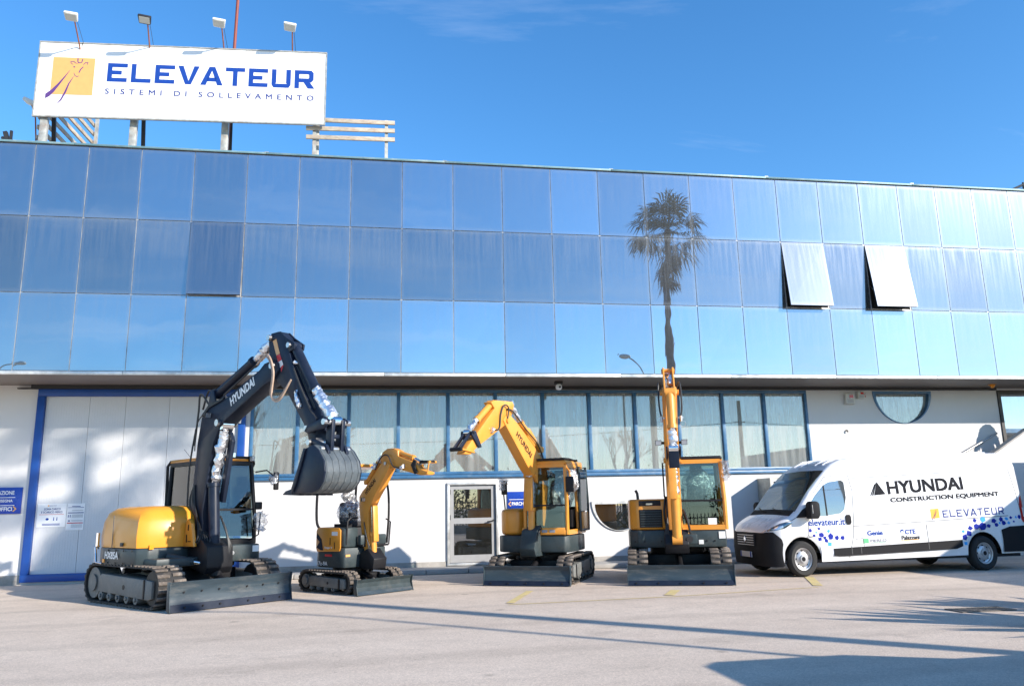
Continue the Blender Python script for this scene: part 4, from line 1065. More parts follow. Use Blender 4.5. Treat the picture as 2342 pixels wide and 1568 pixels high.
def undercarriage(rt, L_, W, shoe, H, fr_mat, lug_step=0.115):
    r = H / 2
    out = stadium(L_, r); inn = [(p[0] * (1 - 0.055 / (L_ / 2)) if False else p[0], p[1]) for p in out]
    lug_me = None
    for sx_ in (-1, 1):
        xc = sx_ * (W - shoe) / 2; x0_, x1_ = xc - shoe / 2, xc + shoe / 2
        # belt
        b = B(); n = len(out); t_ = 0.045
        def off(k):
            a = Vector(out[(k - 1) % n]); c = Vector(out[(k + 1) % n]); d = (c - a).normalized(); nn_ = Vector((-d.y, d.x))
            return Vector(out[k]) + nn_ * t_ * 1.0
        inn = [off(k) for k in range(n)]
        z0 = 0.022
        vs_ = [(x0_, -p[0], p[1] * (1 - 2 * z0 / H) + z0) for p in out] + [(x1_, -p[0], p[1] * (1 - 2 * z0 / H) + z0) for p in out] + [(x0_, -p[0], p[1]) for p in inn] + [(x1_, -p[0], p[1]) for p in inn]
        fs = []
        for k in range(n):
            j = (k + 1) % n
            fs += [(k, j, n + j, n + k), (2 * n + k, 3 * n + k, 3 * n + j, 2 * n + j), (k, 2 * n + k, 2 * n + j, j), (n + k, n + j, 3 * n + j, 3 * n + k)]
        b.add(vs_, fs)
        tk = part("track", b, M['rubber'], rt)
        if lug_me is None:
            lb_ = B()
            for e, (a, c) in enumerate(((-shoe / 2 - 0.003, -0.025), (0.025, shoe / 2 + 0.003))):
                dy = 0.012 if e else -0.012
                lb_.add([(a, -0.034 + dy, 0), (c, -0.034 + dy, 0), (c, 0.034 + dy, 0), (a, 0.034 + dy, 0), (a, -0.024 + dy, 0.026), (c, -0.024 + dy, 0.026), (c, 0.024 + dy, 0.026), (a, 0.024 + dy, 0.026)],
                        [(3, 2, 1, 0), (4, 5, 6, 7), (0, 1, 5, 4), (1, 2, 6, 5), (2, 3, 7, 6), (3, 0, 4, 7)])
            lug_me = lb_.mesh("lug", bevel=0.006, seg=1)
        for p, d in along(out, lug_step):
            pz_ = p.y * (1 - 2 * z0 / H) + z0
            yv = Vector((0, -d.x, d.y)); nv = Vector((0, -d.y, -d.x)); nv = Vector((0, d.y * -1, 0)) if False else Vector((0, -d.y, -d.x))
            # outward normal of the path in machine coordinates
            mw = Matrix(((1, 0, 0), (0, yv.y, nv.y), (0, yv.z, nv.z)))
            mm = Matrix.Identity(4)
            mm[0][0] = 1
            mm[1][1], mm[2][1] = yv.y, yv.z
            mm[1][2], mm[2][2] = nv.y, nv.z
            mm.translation = (xc, -p.x, pz_)
            link("lug", lug_me, M['rubber_worn'], tk, mm)
        # track frame, rollers, sprocket, idler
        xf0, xf1 = xc - shoe * 0.42, xc + shoe * 0.42
        fo = xf1 + 0.012 if sx_ > 0 else xf0 - 0.012
        b = B(); b.pu([(-L_ / 2 + H * 0.80, H * 0.30), (-L_ / 2 + H * 0.80, H * 0.66), (-L_ / 2 + H * 0.95, H * 0.74), (L_ / 2 - H * 0.75, H * 0.68), (L_ / 2 - H * 0.42, H * 0.66), (L_ / 2 - H * 0.42, H * 0.26), (L_ / 2 - H * 0.6, H * 0.22)], min(xf0, fo), max(xf1, fo))
        part("track_frame", b, fr_mat, rt, bevel=0.012)
        fo2 = (max(xf1, fo) + 0.002) if sx_ > 0 else (min(xf0, fo) - 0.002)
        b = B()
        b.cyl((fo2 - sx_ * 0.01, -0.12, H * 0.46), (fo2 + sx_ * 0.004, -0.12, H * 0.46), H * 0.06, 14); b.box(min(fo2, fo2 + sx_ * 0.012), max(fo2, fo2 + sx_ * 0.012), -(L_ / 2 - H * 0.80) - 0.02, -(L_ / 2 - H * 0.80) + 0.02, H * 0.24, H * 0.68)
        part("frame_port", b, M['ex_black'], rt)
        for k in range(4 if L_ < 2.4 else 5):
            yy_ = -L_ / 2 + H * 0.85 + (L_ - H * 1.7) * (k + 0.2) / (4 if L_ < 2.4 else 5)
            b = B(); b.cyl((xf0 - 0.005, -yy_, H * 0.20), (xf1 + 0.005, -yy_, H * 0.20), H * 0.115, 14); b.cyl((xf0 - 0.03, -yy_, H * 0.20), (xf1 + 0.03, -yy_, H * 0.20), H * 0.05, 10)
            part("roller", b, M['ex_frame'], rt)
        b = B(); b.cyl((xf0, L_ / 2 - r, r), (xf1, L_ / 2 - r, r), r - 0.075, 18); b.cyl((min(fo, fo + sx_ * 0.02), L_ / 2 - r, r), (max(fo, fo + sx_ * 0.02), L_ / 2 - r, r), r * 0.42, 18)
        part("sprocket", b, M['ex_frame'], rt)
        b = B(); b.cyl((xf0 + 0.03, -L_ / 2 + r, r), (xf1 - 0.03, -L_ / 2 + r, r), r - 0.07, 18)
        part("idler", b, M['ex_black'], rt)
        b = B(); b.cyl((xf0 + 0.04, 0.05, H * 0.84), (xf1 - 0.04, 0.05, H * 0.84), H * 0.07, 12); part("carrier_roller", b, M['ex_black'], rt)
    # car body between the tracks and the slewing ring
    gi = (W - 2 * shoe) / 2
    b = B(); b.pz([(-gi - 0.04, -L_ * 0.22), (gi + 0.04, -L_ * 0.22), (gi + 0.04, L_ * 0.22), (-gi - 0.04, L_ * 0.22)], H * 0.42, H * 0.80); b.cyl((0, 0, H * 0.79), (0, 0, H * 1.06), gi * 0.9, 24)
    part("car_body", b, M['ex_black'], rt, bevel=0.01)

def dozer_blade(rt, W, y, h, mat, L_, gi):
    """curved dozer blade in front of the tracks, carried on two arms"""
    prof = [(0.00, 0.01), (0.035, 0.02), (-0.01, h * 0.30), (-0.035, h * 0.52), (-0.03, h * 0.80), (0.01, h), (-0.015, h + 0.006), (-0.06, h * 0.80), (-0.065, h * 0.5), (-0.04, h * 0.28), (-0.01, 0.012)]
    b = B(); b.pu([(y + p[0], p[1]) for p in prof], -W / 2, W / 2)
    bl = part("blade", b, mat, rt, ang=25)
    ends = [(-0.075, 0.03), (0.045, 0.0), (0.02, h * 0.35), (0.0, h * 0.6), (0.03, h + 0.012), (-0.085, h + 0.012)]
    for sx_ in (-1, 1):
        b = B(); b.pu([(y + p[0], p[1]) for p in ends], sx_ * (W / 2 + 0.001), sx_ * (W / 2 + 0.016)); part("end_plate", b, mat, bl, bevel=0.003)
    b = B(); b.pu([(y + 0.038, 0.012), (y + 0.044, 0.012), (y + 0.004, h * 0.27), (y - 0.003, h * 0.27)], -W / 2 + 0.003, W / 2 - 0.003); part("cutting_edge", b, M['ex_blade'] if mat != M['ex_blade'] else M['ex_navy'], bl, smooth=False)
    for sx_ in (-1, 1):
        b = B(); b.pu([(L_ * 0.18, h * 0.55), (L_ * 0.18, h * 0.85), (y - 0.06, h * 0.62), (y - 0.06, h * 0.30)], sx_ * gi * 0.75 - 0.045, sx_ * gi * 0.75 + 0.045); part("blade_arm", b, mat, rt, bevel=0.008)
    b = B(); b.cyl((0.02, -L_ * 0.2, h * 1.25), (0.02, -(y - 0.35), h * 0.85), 0.055, 14); cyl_ = part("blade_cylinder", b, M['ex_black'], rt)
    b = B(); b.cyl((0.02, -(y - 0.35), h * 0.85), (0.02, -(y - 0.06), h * 0.62), 0.028, 12); part("rod", b, M['chrome'], cyl_)
    return bl

def pin(b, u_, z, x0_, x1_, r=0.05):
    b.cyl((x0_, -u_, z), (x1_, -u_, z), r, 16)
    return b

def pins(lst, mat, parent):
    for a in lst:
        b_ = B(); pin(b_, *a); part("pin", b_, mat, parent)

def ram(rt, p0, pm_, p1, rb, rr_, mat, mw, foil_=True, x=0.0, name="cylinder"):
    """hydraulic ram: tube p0..pm, rod pm..p1, points in (forward, up)"""
    V = lambda p: Vector((x, -p[0], p[1]))
    b = B(); b.cyl(V(p0), V(pm_), rb, 16); d = (V(pm_) - V(p0)).normalized(); b.cyl(V(pm_) - d * 0.05, V(pm_) + d * 0.015, rb * 1.18, 16); b.cyl(V(p0) - Vector((rb * 1.1, 0, 0)), V(p0) + Vector((rb * 1.1, 0, 0)), rb * 1.05, 14)
    t = part(name, b, mat, rt, mw)
    b = B(); b.cyl(V(pm_), V(p1), rr_, 14); b.cyl(V(p1) - Vector((rb * 1.1, 0, 0)), V(p1) + Vector((rb * 1.1, 0, 0)), rb * 0.95, 14)
    part("rod", b, M['chrome'], t)
    if foil_:
        pts = []; rs = []
        n = 14; L_ = (V(p1) - V(pm_)).length
        for i in range(n + 1):
            f_ = i / n * 0.88 + 0.04
            pts.append(V(pm_).lerp(V(p1), f_) + Vector((random.uniform(-1, 1), random.uniform(-1, 1), random.uniform(-1, 1))) * rr_ * 0.4); rs.append(rr_ * random.uniform(1.25, 2.1))
        fb = B(); fb.tube(pts, rs, 10); 
        fb.v = [tuple(Vector(v) + Vector((random.uniform(-1, 1), random.uniform(-1, 1), random.uniform(-1, 1))) * rr_ * 0.28) for v in fb.v]
        part("foil_wrap", fb, M['foil'], t, ang=60)
    return t

def foil_lump(rt, pts, r, mw, name="foil_wrap", mat='foil'):
    fb = B(); P = [Vector(p) for p in pts]; n = 3 * len(P)
    Q = []
    for i in range(n + 1):
        f_ = i / n * (len(P) - 1); k = min(int(f_), len(P) - 2); Q.append(P[k].lerp(P[k + 1], f_ - k))
    fb.tube(Q, [r * random.uniform(0.6, 1.3) for _ in Q], 9)
    fb.v = [tuple(Vector(v) + Vector((random.uniform(-1, 1), random.uniform(-1, 1), random.uniform(-1, 1))) * r * 0.4) for v in fb.v]
    return part(name, fb, M[mat], rt, mw, ang=60)

def work_light(rt, c, mw, d=(0, -1, 0), s_=0.06, parent=None):
    c = Vector(c); d = Vector(d).normalized(); a = d.cross(Vector((0, 0, 1))).normalized(); u = a.cross(d)
    b = B(); vs_ = []
    for k, q in ((0, 0.8), (1, 1.0)):
        for sx_, sz in ((-1, -1), (1, -1), (1, 1), (-1, 1)): vs_.append(c + a * sx_ * s_ * q + u * sz * s_ * q * 0.85 + d * (k - 1) * s_)
    b.add(vs_, [(3, 2, 1, 0), (4, 5, 6, 7), (0, 1, 5, 4), (1, 2, 6, 5), (2, 3, 7, 6), (3, 0, 4, 7)])
    h = part("work_light", b, M['ex_black'], rt, mw, bevel=0.008)
    b = B(); b.add([c + a * sx_ * s_ * 0.82 + u * sz * s_ * 0.68 + d * e for e in (0.001, 0.006) for sx_, sz in ((-1, -1), (1, -1), (1, 1), (-1, 1))], [(3, 2, 1, 0), (4, 5, 6, 7), (0, 1, 5, 4), (1, 2, 6, 5), (2, 3, 7, 6), (3, 0, 4, 7)])
    part("lens", b, M['clear_lens'], h, smooth=False)
    return h

def boom_text(rt, s_, p0, p1, h, x, mat, mw, side=1, off=0.03):
    """lettering on the cheek plate of a boom; reads from p0 to p1 in (forward, up)"""
    d = Vector((0, -(p1[0] - p0[0]), p1[1] - p0[1])); w = d.length
    me = text_mesh(s_, w, h, off, 0.0015)
    up = Vector((side, 0, 0)).cross(d.normalized())
    o = link("lettering", me, mat, rt)
    o.matrix_basis = (mw or Matrix()) @ frame_matrix((x, -p0[0], p0[1]), d, up)
    return o

def cab(rt, x0_, x1_, y0, y1, z0, z1, mw, frame_mat, roof_mat, lean=0.10, sill=0.0, door_open=False, post=0.06, low=None, film_seat=True):
    """operator cab, front at y0, left door at x1"""
    zr = z1 - 0.10
    zs = low if low else z0 + 0.42
    P = dict(fl=(x1_, y0 + 0.0), fr=(x0_, y0 + 0.0), rl=(x1_, y1), rr=(x0_, y1))
    b = B()
    # posts
    top = lambda p, fr_: (p[0] * 1.0 + (0.03 if p[0] == x0_ else -0.03), p[1] + (lean if fr_ else -0.02), zr)
    for k_, fr_ in (('fl', 1), ('fr', 1), ('rl', 0), ('rr', 0)):
        p = P[k_]; b.tube([(p[0], p[1], z0), (p[0], p[1] + (0.01 if fr_ else 0), zs + 0.15), top(p, fr_)], post * 0.62, 8)
    ym = y0 + (y1 - y0) * 0.62
    b.tube([(x1_, ym, z0), (x1_ - 0.03, ym, zr)], post * 0.5, 8)
    for a, c in (('fl', 'fr'), ('fl', 'rl'), ('fr', 'rr'), ('rl', 'rr')):
        b.bar(Vector((*P[a], z0 + 0.04)), Vector((*P[c], z0 + 0.04)), post, 0.09)
        b.bar(Vector(top(P[a], a[0] == 'f')), Vector(top(P[c], c[0] == 'f')), post * 1.3, post * 1.2)
    cf = part("cab", b, frame_mat, rt, mw, bevel=0.0)
    b = B(); b.pz([(x0_ - 0.01, y0 + lean - 0.05), (x1_ + 0.01, y0 + lean - 0.05), (x1_ + 0.01, y1 + 0.02), (x0_ - 0.01, y1 + 0.02)], zr + 0.02, z1)
    part("roof", b, roof_mat, cf, bevel=0.045, seg=3)
    b = B()
    # lower rear and right panels
    b.box(x0_ + 0.02, x1_ - 0.02, y1 - 0.03, y1 + 0.01, z0, zs + 0.1); b.box(x0_ - 0.01, x0_ + 0.03, y0 + 0.06, y1 - 0.03, z0, zs - 0.10)
    part("cab_panel", b, M['ex_black'], cf, smooth=False)
    g = lambda q: part("window_pane", B().add(q + [tuple(Vector(v) + Vector(e)) for v in q for e in [gn]], [(0, 1, 2, 3), (7, 6, 5, 4), (0, 4, 5, 1), (1, 5, 6, 2), (2, 6, 7, 3), (3, 7, 4, 0)]), M['cab_glass'], cf, smooth=False)
    i_ = 0.03
    gn = (0, 0.006, 0)
    tl, tr_ = top(P['fl'], 1), top(P['fr'], 1)
    lw = 0.62
    zm = z0 + (zr - z0) * 0.42; ymid = y0 + lean * 0.30
    g([(x0_ + i_, ymid, zm + 0.02), (x1_ - i_, ymid, zm + 0.02), (tl[0] - i_, tl[1], zr - 0.04), (tr_[0] + i_, tr_[1], zr - 0.04)])
    g([(x0_ + i_, y0, z0 + 0.10), (x1_ - i_, y0, z0 + 0.10), (x1_ - i_, ymid, zm - 0.02), (x0_ + i_, ymid, zm - 0.02)])
    g([(x0_ + i_, y1, zs + 0.10), (x1_ - i_, y1, zs + 0.10), (x1_ - 0.06, y1 - 0.02, zr - 0.04), (x0_ + 0.06, y1 - 0.02, zr - 0.04)])
    gn = (-0.006, 0, 0)
    g([(x0_ + 0.012, y0 + 0.10, zs - 0.08), (x0_ + 0.012, y1 - 0.04, zs - 0.08), (x0_ + 0.04, y1 - 0.05, zr - 0.04), (x0_ + 0.04, y0 + lean + 0.06, zr - 0.04)])
    g([(x1_, ym + 0.04, zs + 0.10), (x1_, y1 - 0.04, zs + 0.10), (x1_ - 0.03, y1 - 0.05, zr - 0.04), (x1_ - 0.03, ym + 0.04, zr - 0.04)])
    if not door_open:
        g([(x1_, y0 + 0.05, z0 + 0.12), (x1_, ym - 0.04, z0 + 0.12), (x1_ - 0.03, ym - 0.04, zr - 0.04), (x1_ - 0.03, y0 + lean + 0.04, zr - 0.04)])
    b = B(); b.bar((x0_ + 0.02, ymid - 0.004, zm), (x1_ - 0.02, ymid - 0.004, zm), 0.035, 0.035); part("glazing_bar", b, M['ex_black'], cf, smooth=False)
    # seat and levers
    xm = (x0_ + x1_) / 2; ys_ = y0 + (y1 - y0) * 0.60
    b = B(); b.box(xm - 0.23, xm + 0.23, ys_ - 0.25, ys_ + 0.22, z0 + 0.42, z0 + 0.53); b.box(xm - 0.2, xm + 0.2, ys_ - 0.2, ys_ + 0.2, z0 + 0.05, z0 + 0.42)
    st_ = part("seat", b, M['seat'], cf, bevel=0.04)
    b = B(); b.prism([(-0.22, 0), (0.22, 0), (0.20, 0.50), (0.12, 0.56), (-0.12, 0.56), (-0.20, 0.50)], lambda p, t: (xm + p[0], ys_ + 0.16 + p[1] * 0.18 + t, z0 + 0.52 + p[1]), 0, 0.10)
    part("backrest", b, M['seat'], st_, bevel=0.03)
    b = B(); b.box(xm - 0.12, xm + 0.12, ys_ + 0.27, ys_ + 0.35, z0 + 1.08, z0 + 1.26); part("headrest", b, M['seat'], st_, bevel=0.03)
    for sx_ in (-1, 1):
        b = B(); b.tube([(xm + sx_ * 0.30, ys_ - 0.15, z0 + 0.45), (xm + sx_ * 0.31, ys_ - 0.22, z0 + 0.72)], 0.018, 8); b.ball((xm + sx_ * 0.31, ys_ - 0.22, z0 + 0.76), 0.035, 8, 6); b.box(xm + sx_ * 0.30 - 0.06, xm + sx_ * 0.30 + 0.06, ys_ - 0.18, ys_ + 0.15, z0 + 0.12, z0 + 0.46)
        part("control_lever", b, M['ex_black'], cf)
    if film_seat:
        fb = B(); fb.ball((xm, ys_ + 0.05, z0 + 0.78), 0.36, 12, 9, 0.16, (0.95, 0.75, 1.1)); part("seat_film", fb, M['film'], cf)
    b = B(); b.box(x0_ + 0.05, x1_ - 0.05, y0 + 0.05, y1 - 0.05, z0 + 0.002, z0 + 0.035); part("cab_floor", b, M['ex_black'], cf, smooth=False)
    return cf

def mirror_arm(rt, pts, head, mw, w=0.10, h=0.22, bag=True):
    b = B(); b.tube(pts, 0.014, 7); a = part("mirror_arm", b, M['ex_black'], rt, mw)
    hx = Vector(head)
    b = B(); b.box(hx.x - w / 2, hx.x + w / 2, hx.y - 0.03, hx.y + 0.03, hx.z - h / 2, hx.z + h / 2); part("mirror", b, M['ex_black'], a, bevel=0.02)
    if bag: foil_lump(a, [hx + Vector((-0.10, -0.02, 0.10)), hx + Vector((-0.02, 0, 0)), hx + Vector((-0.14, -0.02, 0.0))], 0.075, None, "film_wrap", 'film')

def pad(p, x, n=1):
    return Vector((x, -p[0], p[1]))

def curve_pts(P, n=6):
    """smooth points through P"""
    P = [Vector(p) for p in P]; out = []
    for i in range(len(P) - 1):
        p0 = P[max(i - 1, 0)]; p1 = P[i]; p2 = P[i + 1]; p3 = P[min(i + 2, len(P) - 1)]
        for k in range(n):
            t = k / n
            out.append(0.5 * ((2 * p1) + (p2 - p0) * t + (2 * p0 - 5 * p1 + 4 * p2 - p3) * t * t + (3 * p1 - p0 - 3 * p2 + p3) * t ** 3))
    out.append(P[-1]); return out

def hose(rt, P, r, mw, mat='hose'):
    b = B(); b.tube(curve_pts(P), r, 7); return part("hose", b, M[mat], rt, mw)

def sticker(rt, poly, mat, fn, t0, t1, name="sticker"):
    b = B(); b.prism(poly, fn, t0, t1); return part(name, b, M[mat], rt, None, smooth=False)

EXG = "excavators parked in front of the office building"
# ---------------------------------------------------------------- 1: the large dark one
e1 = root("excavator", (-3.55, 15.44, 0), "large excavator with dark blue boom, yellow engine hood and a bucket, at the left", "excavator", EXG, R(40))
undercarriage(e1, 2.85, 2.20, 0.45, 0.68, M['ex_frame'], 0.125)
dozer_blade(e1, 2.16, 1.78, 0.46, M['ex_blade'], 2.85, 0.65)
b = B(); b.cyl((0, 0, 0.66), (0, 0, 0.745), 0.62, 28); part("slewing_ring", b, M['ex_black'], e1)
plan = [(-0.12, -0.62), (-0.92, -0.62), (-1.08, -0.50), (-1.10, 0.70), (-1.02, 1.02), (-0.80, 1.30), (-0.42, 1.46), (0, 1.51), (0.42, 1.46), (0.80, 1.30), (0.95, 1.14), (-0.12, 1.06)]
b = B(); b.pz([(p[0] * 1.005, p[1] * 1.005) for p in plan], 0.66, 0.95); part("counterweight", b, M['ex_grey'], e1, bevel=0.03)
b = B(); n = len(plan)
def ring(z, k, dy=0.0, cx_=-0.1, cy_=0.4): return [((p[0] - cx_) * k + cx_, (p[1] - cy_) * k + cy_ + dy, z) for p in plan]
rings = [ring(0.955, 1.0), ring(1.14, 1.012), ring(1.38, 0.985), ring(1.54, 0.92), ring(1.62, 0.80), ring(1.645, 0.62)]
vs_ = [v for r_ in rings for v in r_]
b.add(vs_, [(j * n + i, j * n + (i + 1) % n, (j + 1) * n + (i + 1) % n, (j + 1) * n + i) for j in range(len(rings) - 1) for i in range(n)] + [tuple(range(n))[::-1], tuple((len(rings) - 1) * n + i for i in range(n))])
hd = part("engine_hood", b, M['ex_hood'], e1, ang=42)
b = B(); b.box(-1.113, -1.104, -0.06, 0.06, 0.98, 1.04); part("latch", b, M['ex_black'], hd, bevel=0.004)
b = B(); b.box(-1.116, -1.108, 0.36, 0.372, 0.93, 1.5); part("hood_gap", b, M['seam'], hd, smooth=False)
b = B(); b.box(-1.13, -1.10, 0.92, 1.0, 0.92, 1.2); b.tube([(-1.10, 0.75, 0.68), (-1.16, 0.85, 0.70), (-1.16, 0.92, 0.95), (-1.08, 0.98, 0.97)], 0.02, 8); part("rear_guard", b, M['chrome'], e1)
b = B(); b.box(-1.135, -1.118, 0.60, 0.66, 0.70, 0.76); part("side_marker", b, M['amber_lens'], e1, smooth=False)
boom_text(e1, "HX85A", (-0.62, 0.765), (-0.10, 0.765), 0.115, -1.1145, M['print_white'], None, -1, 0.03)
# deck, tank, bracket
b = B(); b.pz([(-0.95, -0.98), (0.13, -0.98), (0.13, 0.5), (-1.05, 0.5)], 0.64, 0.78); part("deck", b, M['ex_grey'], e1, bevel=0.02)
b = B(); b.pz([(0.14, -0.80), (1.06, -0.80), (1.09, -0.4), (1.09, 1.05), (0.14, 1.05)], 0.645, 0.939); sk = part("side_skirt", b, M['ex_grey'], e1, bevel=0.04)
b = B(); b.box(0.90, 1.03, -0.808, -0.802, 0.80, 0.91); part("sticker", b, M['print_white'], sk, smooth=False)
b = B(); b.cyl((0.5, -0.82, 0.80), (0.5, -0.80, 0.80), 0.035, 14); part("plug", b, M['steel'], sk)
b = B(); b.pu([(0.55, 0.62), (1.22, 0.50), (1.30, 0.60), (1.28, 0.95), (1.05, 1.08), (0.55, 0.92)], -0.24, 0.24); part("swing_bracket", b, M['ex_black'], e1, bevel=0.02)
b = B(); b.cyl((0, -1.14, 0.46), (0, -1.14, 1.0), 0.12, 18); part("swing_pin", b, M['ex_black'], e1)
b = B(); b.pu([(0.62, 0.95), (0.98, 0.95), (0.86, 1.34), (0.76, 1.42), (0.68, 1.38)], -0.33, -0.27); cv = part("boom_foot_cover", b, M['ex_yellow'], e1, bevel=0.008)
b = B(); b.pu([(0.72, 1.02), (0.75, 1.02), (0.74, 1.15), (0.71, 1.15)], -0.335, -0.331); b.pu([(0.78, 1.03), (0.88, 1.03), (0.88, 1.045), (0.78, 1.045)], -0.335, -0.331); b.pu([(0.76, 1.22), (0.79, 1.22), (0.79, 1.32), (0.76, 1.32)], -0.335, -0.331); part("decal", b, M['print_black'], cv, smooth=False)
b = B(); b.cyl((-0.62, -0.66, 0.80), (-0.30, -0.98, 0.70), 0.06, 14); sc_ = part("swing_cylinder", b, M['ex_grey'], e1)
b = B(); b.cyl((-0.30, -0.98, 0.70), (-0.08, -1.15, 0.64), 0.03, 12); part("rod", b, M['chrome'], sc_)
b = B(); b.box(-0.93, -0.86, -0.66, -0.62, 0.93, 1.0); part("marker_lamp", b, M['amber_lens'], e1, smooth=False)
# cab
cf = cab(e1, 0.12, 1.07, -0.56, 0.96, 0.94, 2.52, None, M['ex_black'], M['ex_yellow'], lean=0.16, low=1.25)
b = B(); b.tube([(0.10, 0.98, 1.5), (0.10, 1.02, 2.40), (0.14, 0.96, 2.50)], 0.03, 8); part("rear_post", b, M['ex_black'], cf)
b = B(); b.bar((0.15, -0.42, 2.52), (1.05, -0.42, 2.52), 0.06, 0.05); b.tube([(1.05, -0.42, 2.52), (1.12, -0.36, 2.42), (1.12, -0.16, 2.2)], 0.03, 8); part("light_bar", b, M['ex_black'], cf)
work_light(e1, (1.00, -0.49, 2.50), None, parent=cf); work_light(e1, (0.60, -0.49, 2.56), None)
b = B(); b.tube([(0.2, 0.3, 2.52), (0.12, 0.45, 2.70)], 0.004, 5); part("aerial", b, M['ex_black'], cf)
mirror_arm(e1, [(1.08, -0.50, 2.25), (1.22, -0.66, 2.28), (1.36, -0.68, 2.18)], (1.42, -0.68, 2.08), None, 0.10, 0.34)
mirror_arm(e1, [(0.95, -0.60, 1.0), (1.05, -0.74, 1.1), (1.06, -0.76, 1.5)], (1.0, -0.78, 1.62), None, 0.14, 0.14, False)
foil_lump(e1, [(1.05, -0.76, 1.50), (1.08, -0.77, 1.32), (1.05, -0.76, 1.18)], 0.10, None, "film_wrap", 'film')
b = B(); b.tube([(0.15, -0.62, 1.0), (0.15, -0.78, 1.15), (0.15, -0.72, 1.45), (0.16, -0.56, 1.5)], 0.018, 8); part("hand_rail", b, M['ex_black'], e1)
# boom
bo = [(0.62, 0.90), (0.50, 1.02), (0.42, 1.45), (0.48, 2.13), (0.54, 2.74), (0.64, 3.19), (0.88, 3.38), (1.46, 3.47), (2.48, 3.83), (2.62, 3.92), (2.87, 3.95), (3.02, 3.88), (3.05, 3.76), (2.9, 3.62), (2.64, 3.56), (1.56, 3.12), (1.28, 2.97), (1.10, 2.70), (0.95, 2.07), (0.86, 1.51), (0.92, 1.03), (0.88, 0.90)]
b = B(); b.pu(bo, -0.14, 0.14); bmo = part("boom", b, M['ex_navy'], e1, bevel=0.012)
pins([(2.89, 3.85, -0.19, 0.19, 0.055), (0.80, 1.0, -0.21, 0.21, 0.07), (1.25, 3.05, -0.19, 0.19, 0.06)], M['steel'], bmo)
b = B()
for xs in (-0.158, 0.158): b.pu([(0.66, 3.22), (0.90, 3.40), (1.42, 3.48), (1.38, 3.44), (0.92, 3.34), (0.72, 3.2)], xs - 0.006, xs + 0.006)
part("weld_seam", b, M['ex_black'], bmo, smooth=False)
boom_text(bmo, "HYUNDAI", (1.64, 3.30), (2.36, 3.585), 0.15, -0.1425, M['print_white'], None, -1, 0.04)
work_light(e1, (-0.20, -0.98, 3.20), None, (0.1, -1, -0.2)); work_light(e1, (0.20, -1.32, 3.10), None, (0.1, -1, -0.2))
hose(bmo, [(-0.16, -0.50, 3.0), (-0.19, -0.42, 2.4), (-0.18, -0.38, 1.8), (-0.16, -0.40, 1.2)], 0.016, None)
hose(bmo, [(-0.10, -0.82, 3.40), (-0.16, -0.60, 3.62), (-0.14, -0.52, 3.30), (-0.15, -0.46, 2.7)], 0.018, None)
hose(bmo, [(-0.05, -0.95, 3.48), (-0.08, -0.75, 3.68), (-0.08, -0.56, 3.35)], 0.018, None)
hose(bmo, [(-0.19, -1.0, 3.22), (-0.2, -0.8, 3.22), (-0.2, -0.6, 3.05), (-0.17, -0.52, 2.6)], 0.010, None)
# boom ram in front of the boom
ram(e1, (1.12, 0.86), (0.98, 2.0), (1.30, 3.02), 0.095, 0.05, M['ex_navy'], None, True, -0.02, "boom_cylinder")
b = B(); b.pu([(1.02, 1.7), (1.16, 1.68), (1.38, 2.74), (1.28, 2.9)], 0.06, 0.13); part("ram_guard", b, M['ex_navy'], e1, bevel=0.01)
ram(e1, (0.92, 3.60), (2.08, 4.04), (2.72, 4.33), 0.085, 0.048, M['ex_navy'], None, True, 0, "arm_cylinder")
b = B(); b.pu([(0.80, 3.36), (1.05, 3.42), (0.98, 3.66), (0.86, 3.66)], -0.12, -0.095); b.pu([(0.80, 3.36), (1.05, 3.42), (0.98, 3.66), (0.86, 3.66)], 0.095, 0.12); part("ram_lug", b, M['ex_navy'], bmo, bevel=0.006)
# arm
ar = [(2.66, 4.34), (2.74, 4.42), (2.96, 4.42), (3.12, 4.30), (3.24, 4.10), (3.45, 3.69), (4.08, 2.84), (4.06, 2.60), (4.10, 2.46), (4.0, 2.43), (3.90, 2.55), (3.82, 2.74), (3.30, 3.33), (2.95, 3.60), (2.78, 3.75), (2.70, 4.05)]
b = B(); b.pu(ar, -0.105, 0.105); am = part("arm", b, M['ex_navy'], e1, bevel=0.012)
pins([(2.74, 4.34, -0.17, 0.17, 0.05), (4.06, 2.52, -0.17, 0.17, 0.05), (3.28, 4.14, -0.14, 0.14, 0.045), (3.92, 2.74, -0.19, 0.19, 0.045)], M['steel'], am)
b = B()
for xs in (-0.10, 0.07): b.pu([(2.98, 4.42), (3.15, 4.30), (3.42, 4.15), (3.40, 4.06), (3.22, 4.02), (3.05, 4.2)], xs, xs + 0.03)
part("ram_lug", b, M['ex_navy'], am, bevel=0.006)
b = B(); b.pu([(2.80, 4.28), (2.90, 4.30), (3.02, 4.04), (2.92, 4.02)], -0.1090, -0.1065); part("warning_label", b, M['print_amber'], am, smooth=False)
b = B(); b.pu([(2.92, 4.015), (3.02, 4.035), (3.08, 3.93), (2.98, 3.90)], -0.1090, -0.1065); b.pu([(3.05, 3.83), (3.14, 3.83), (3.08, 3.72)], -0.1090, -0.1065); part("red_label", b, M['print_red'], am, smooth=False)
b = B(); b.pu([(2.98, 3.895), (3.08, 3.925), (3.13, 3.84), (3.04, 3.80)], -0.1092, -0.1062); part("white_label", b, M['print_white'], am, smooth=False)
ram(e1, (3.30, 4.12), (3.88, 3.36), (4.40, 2.82), 0.08, 0.045, M['ex_navy'], None, True, 0, "bucket_cylinder")
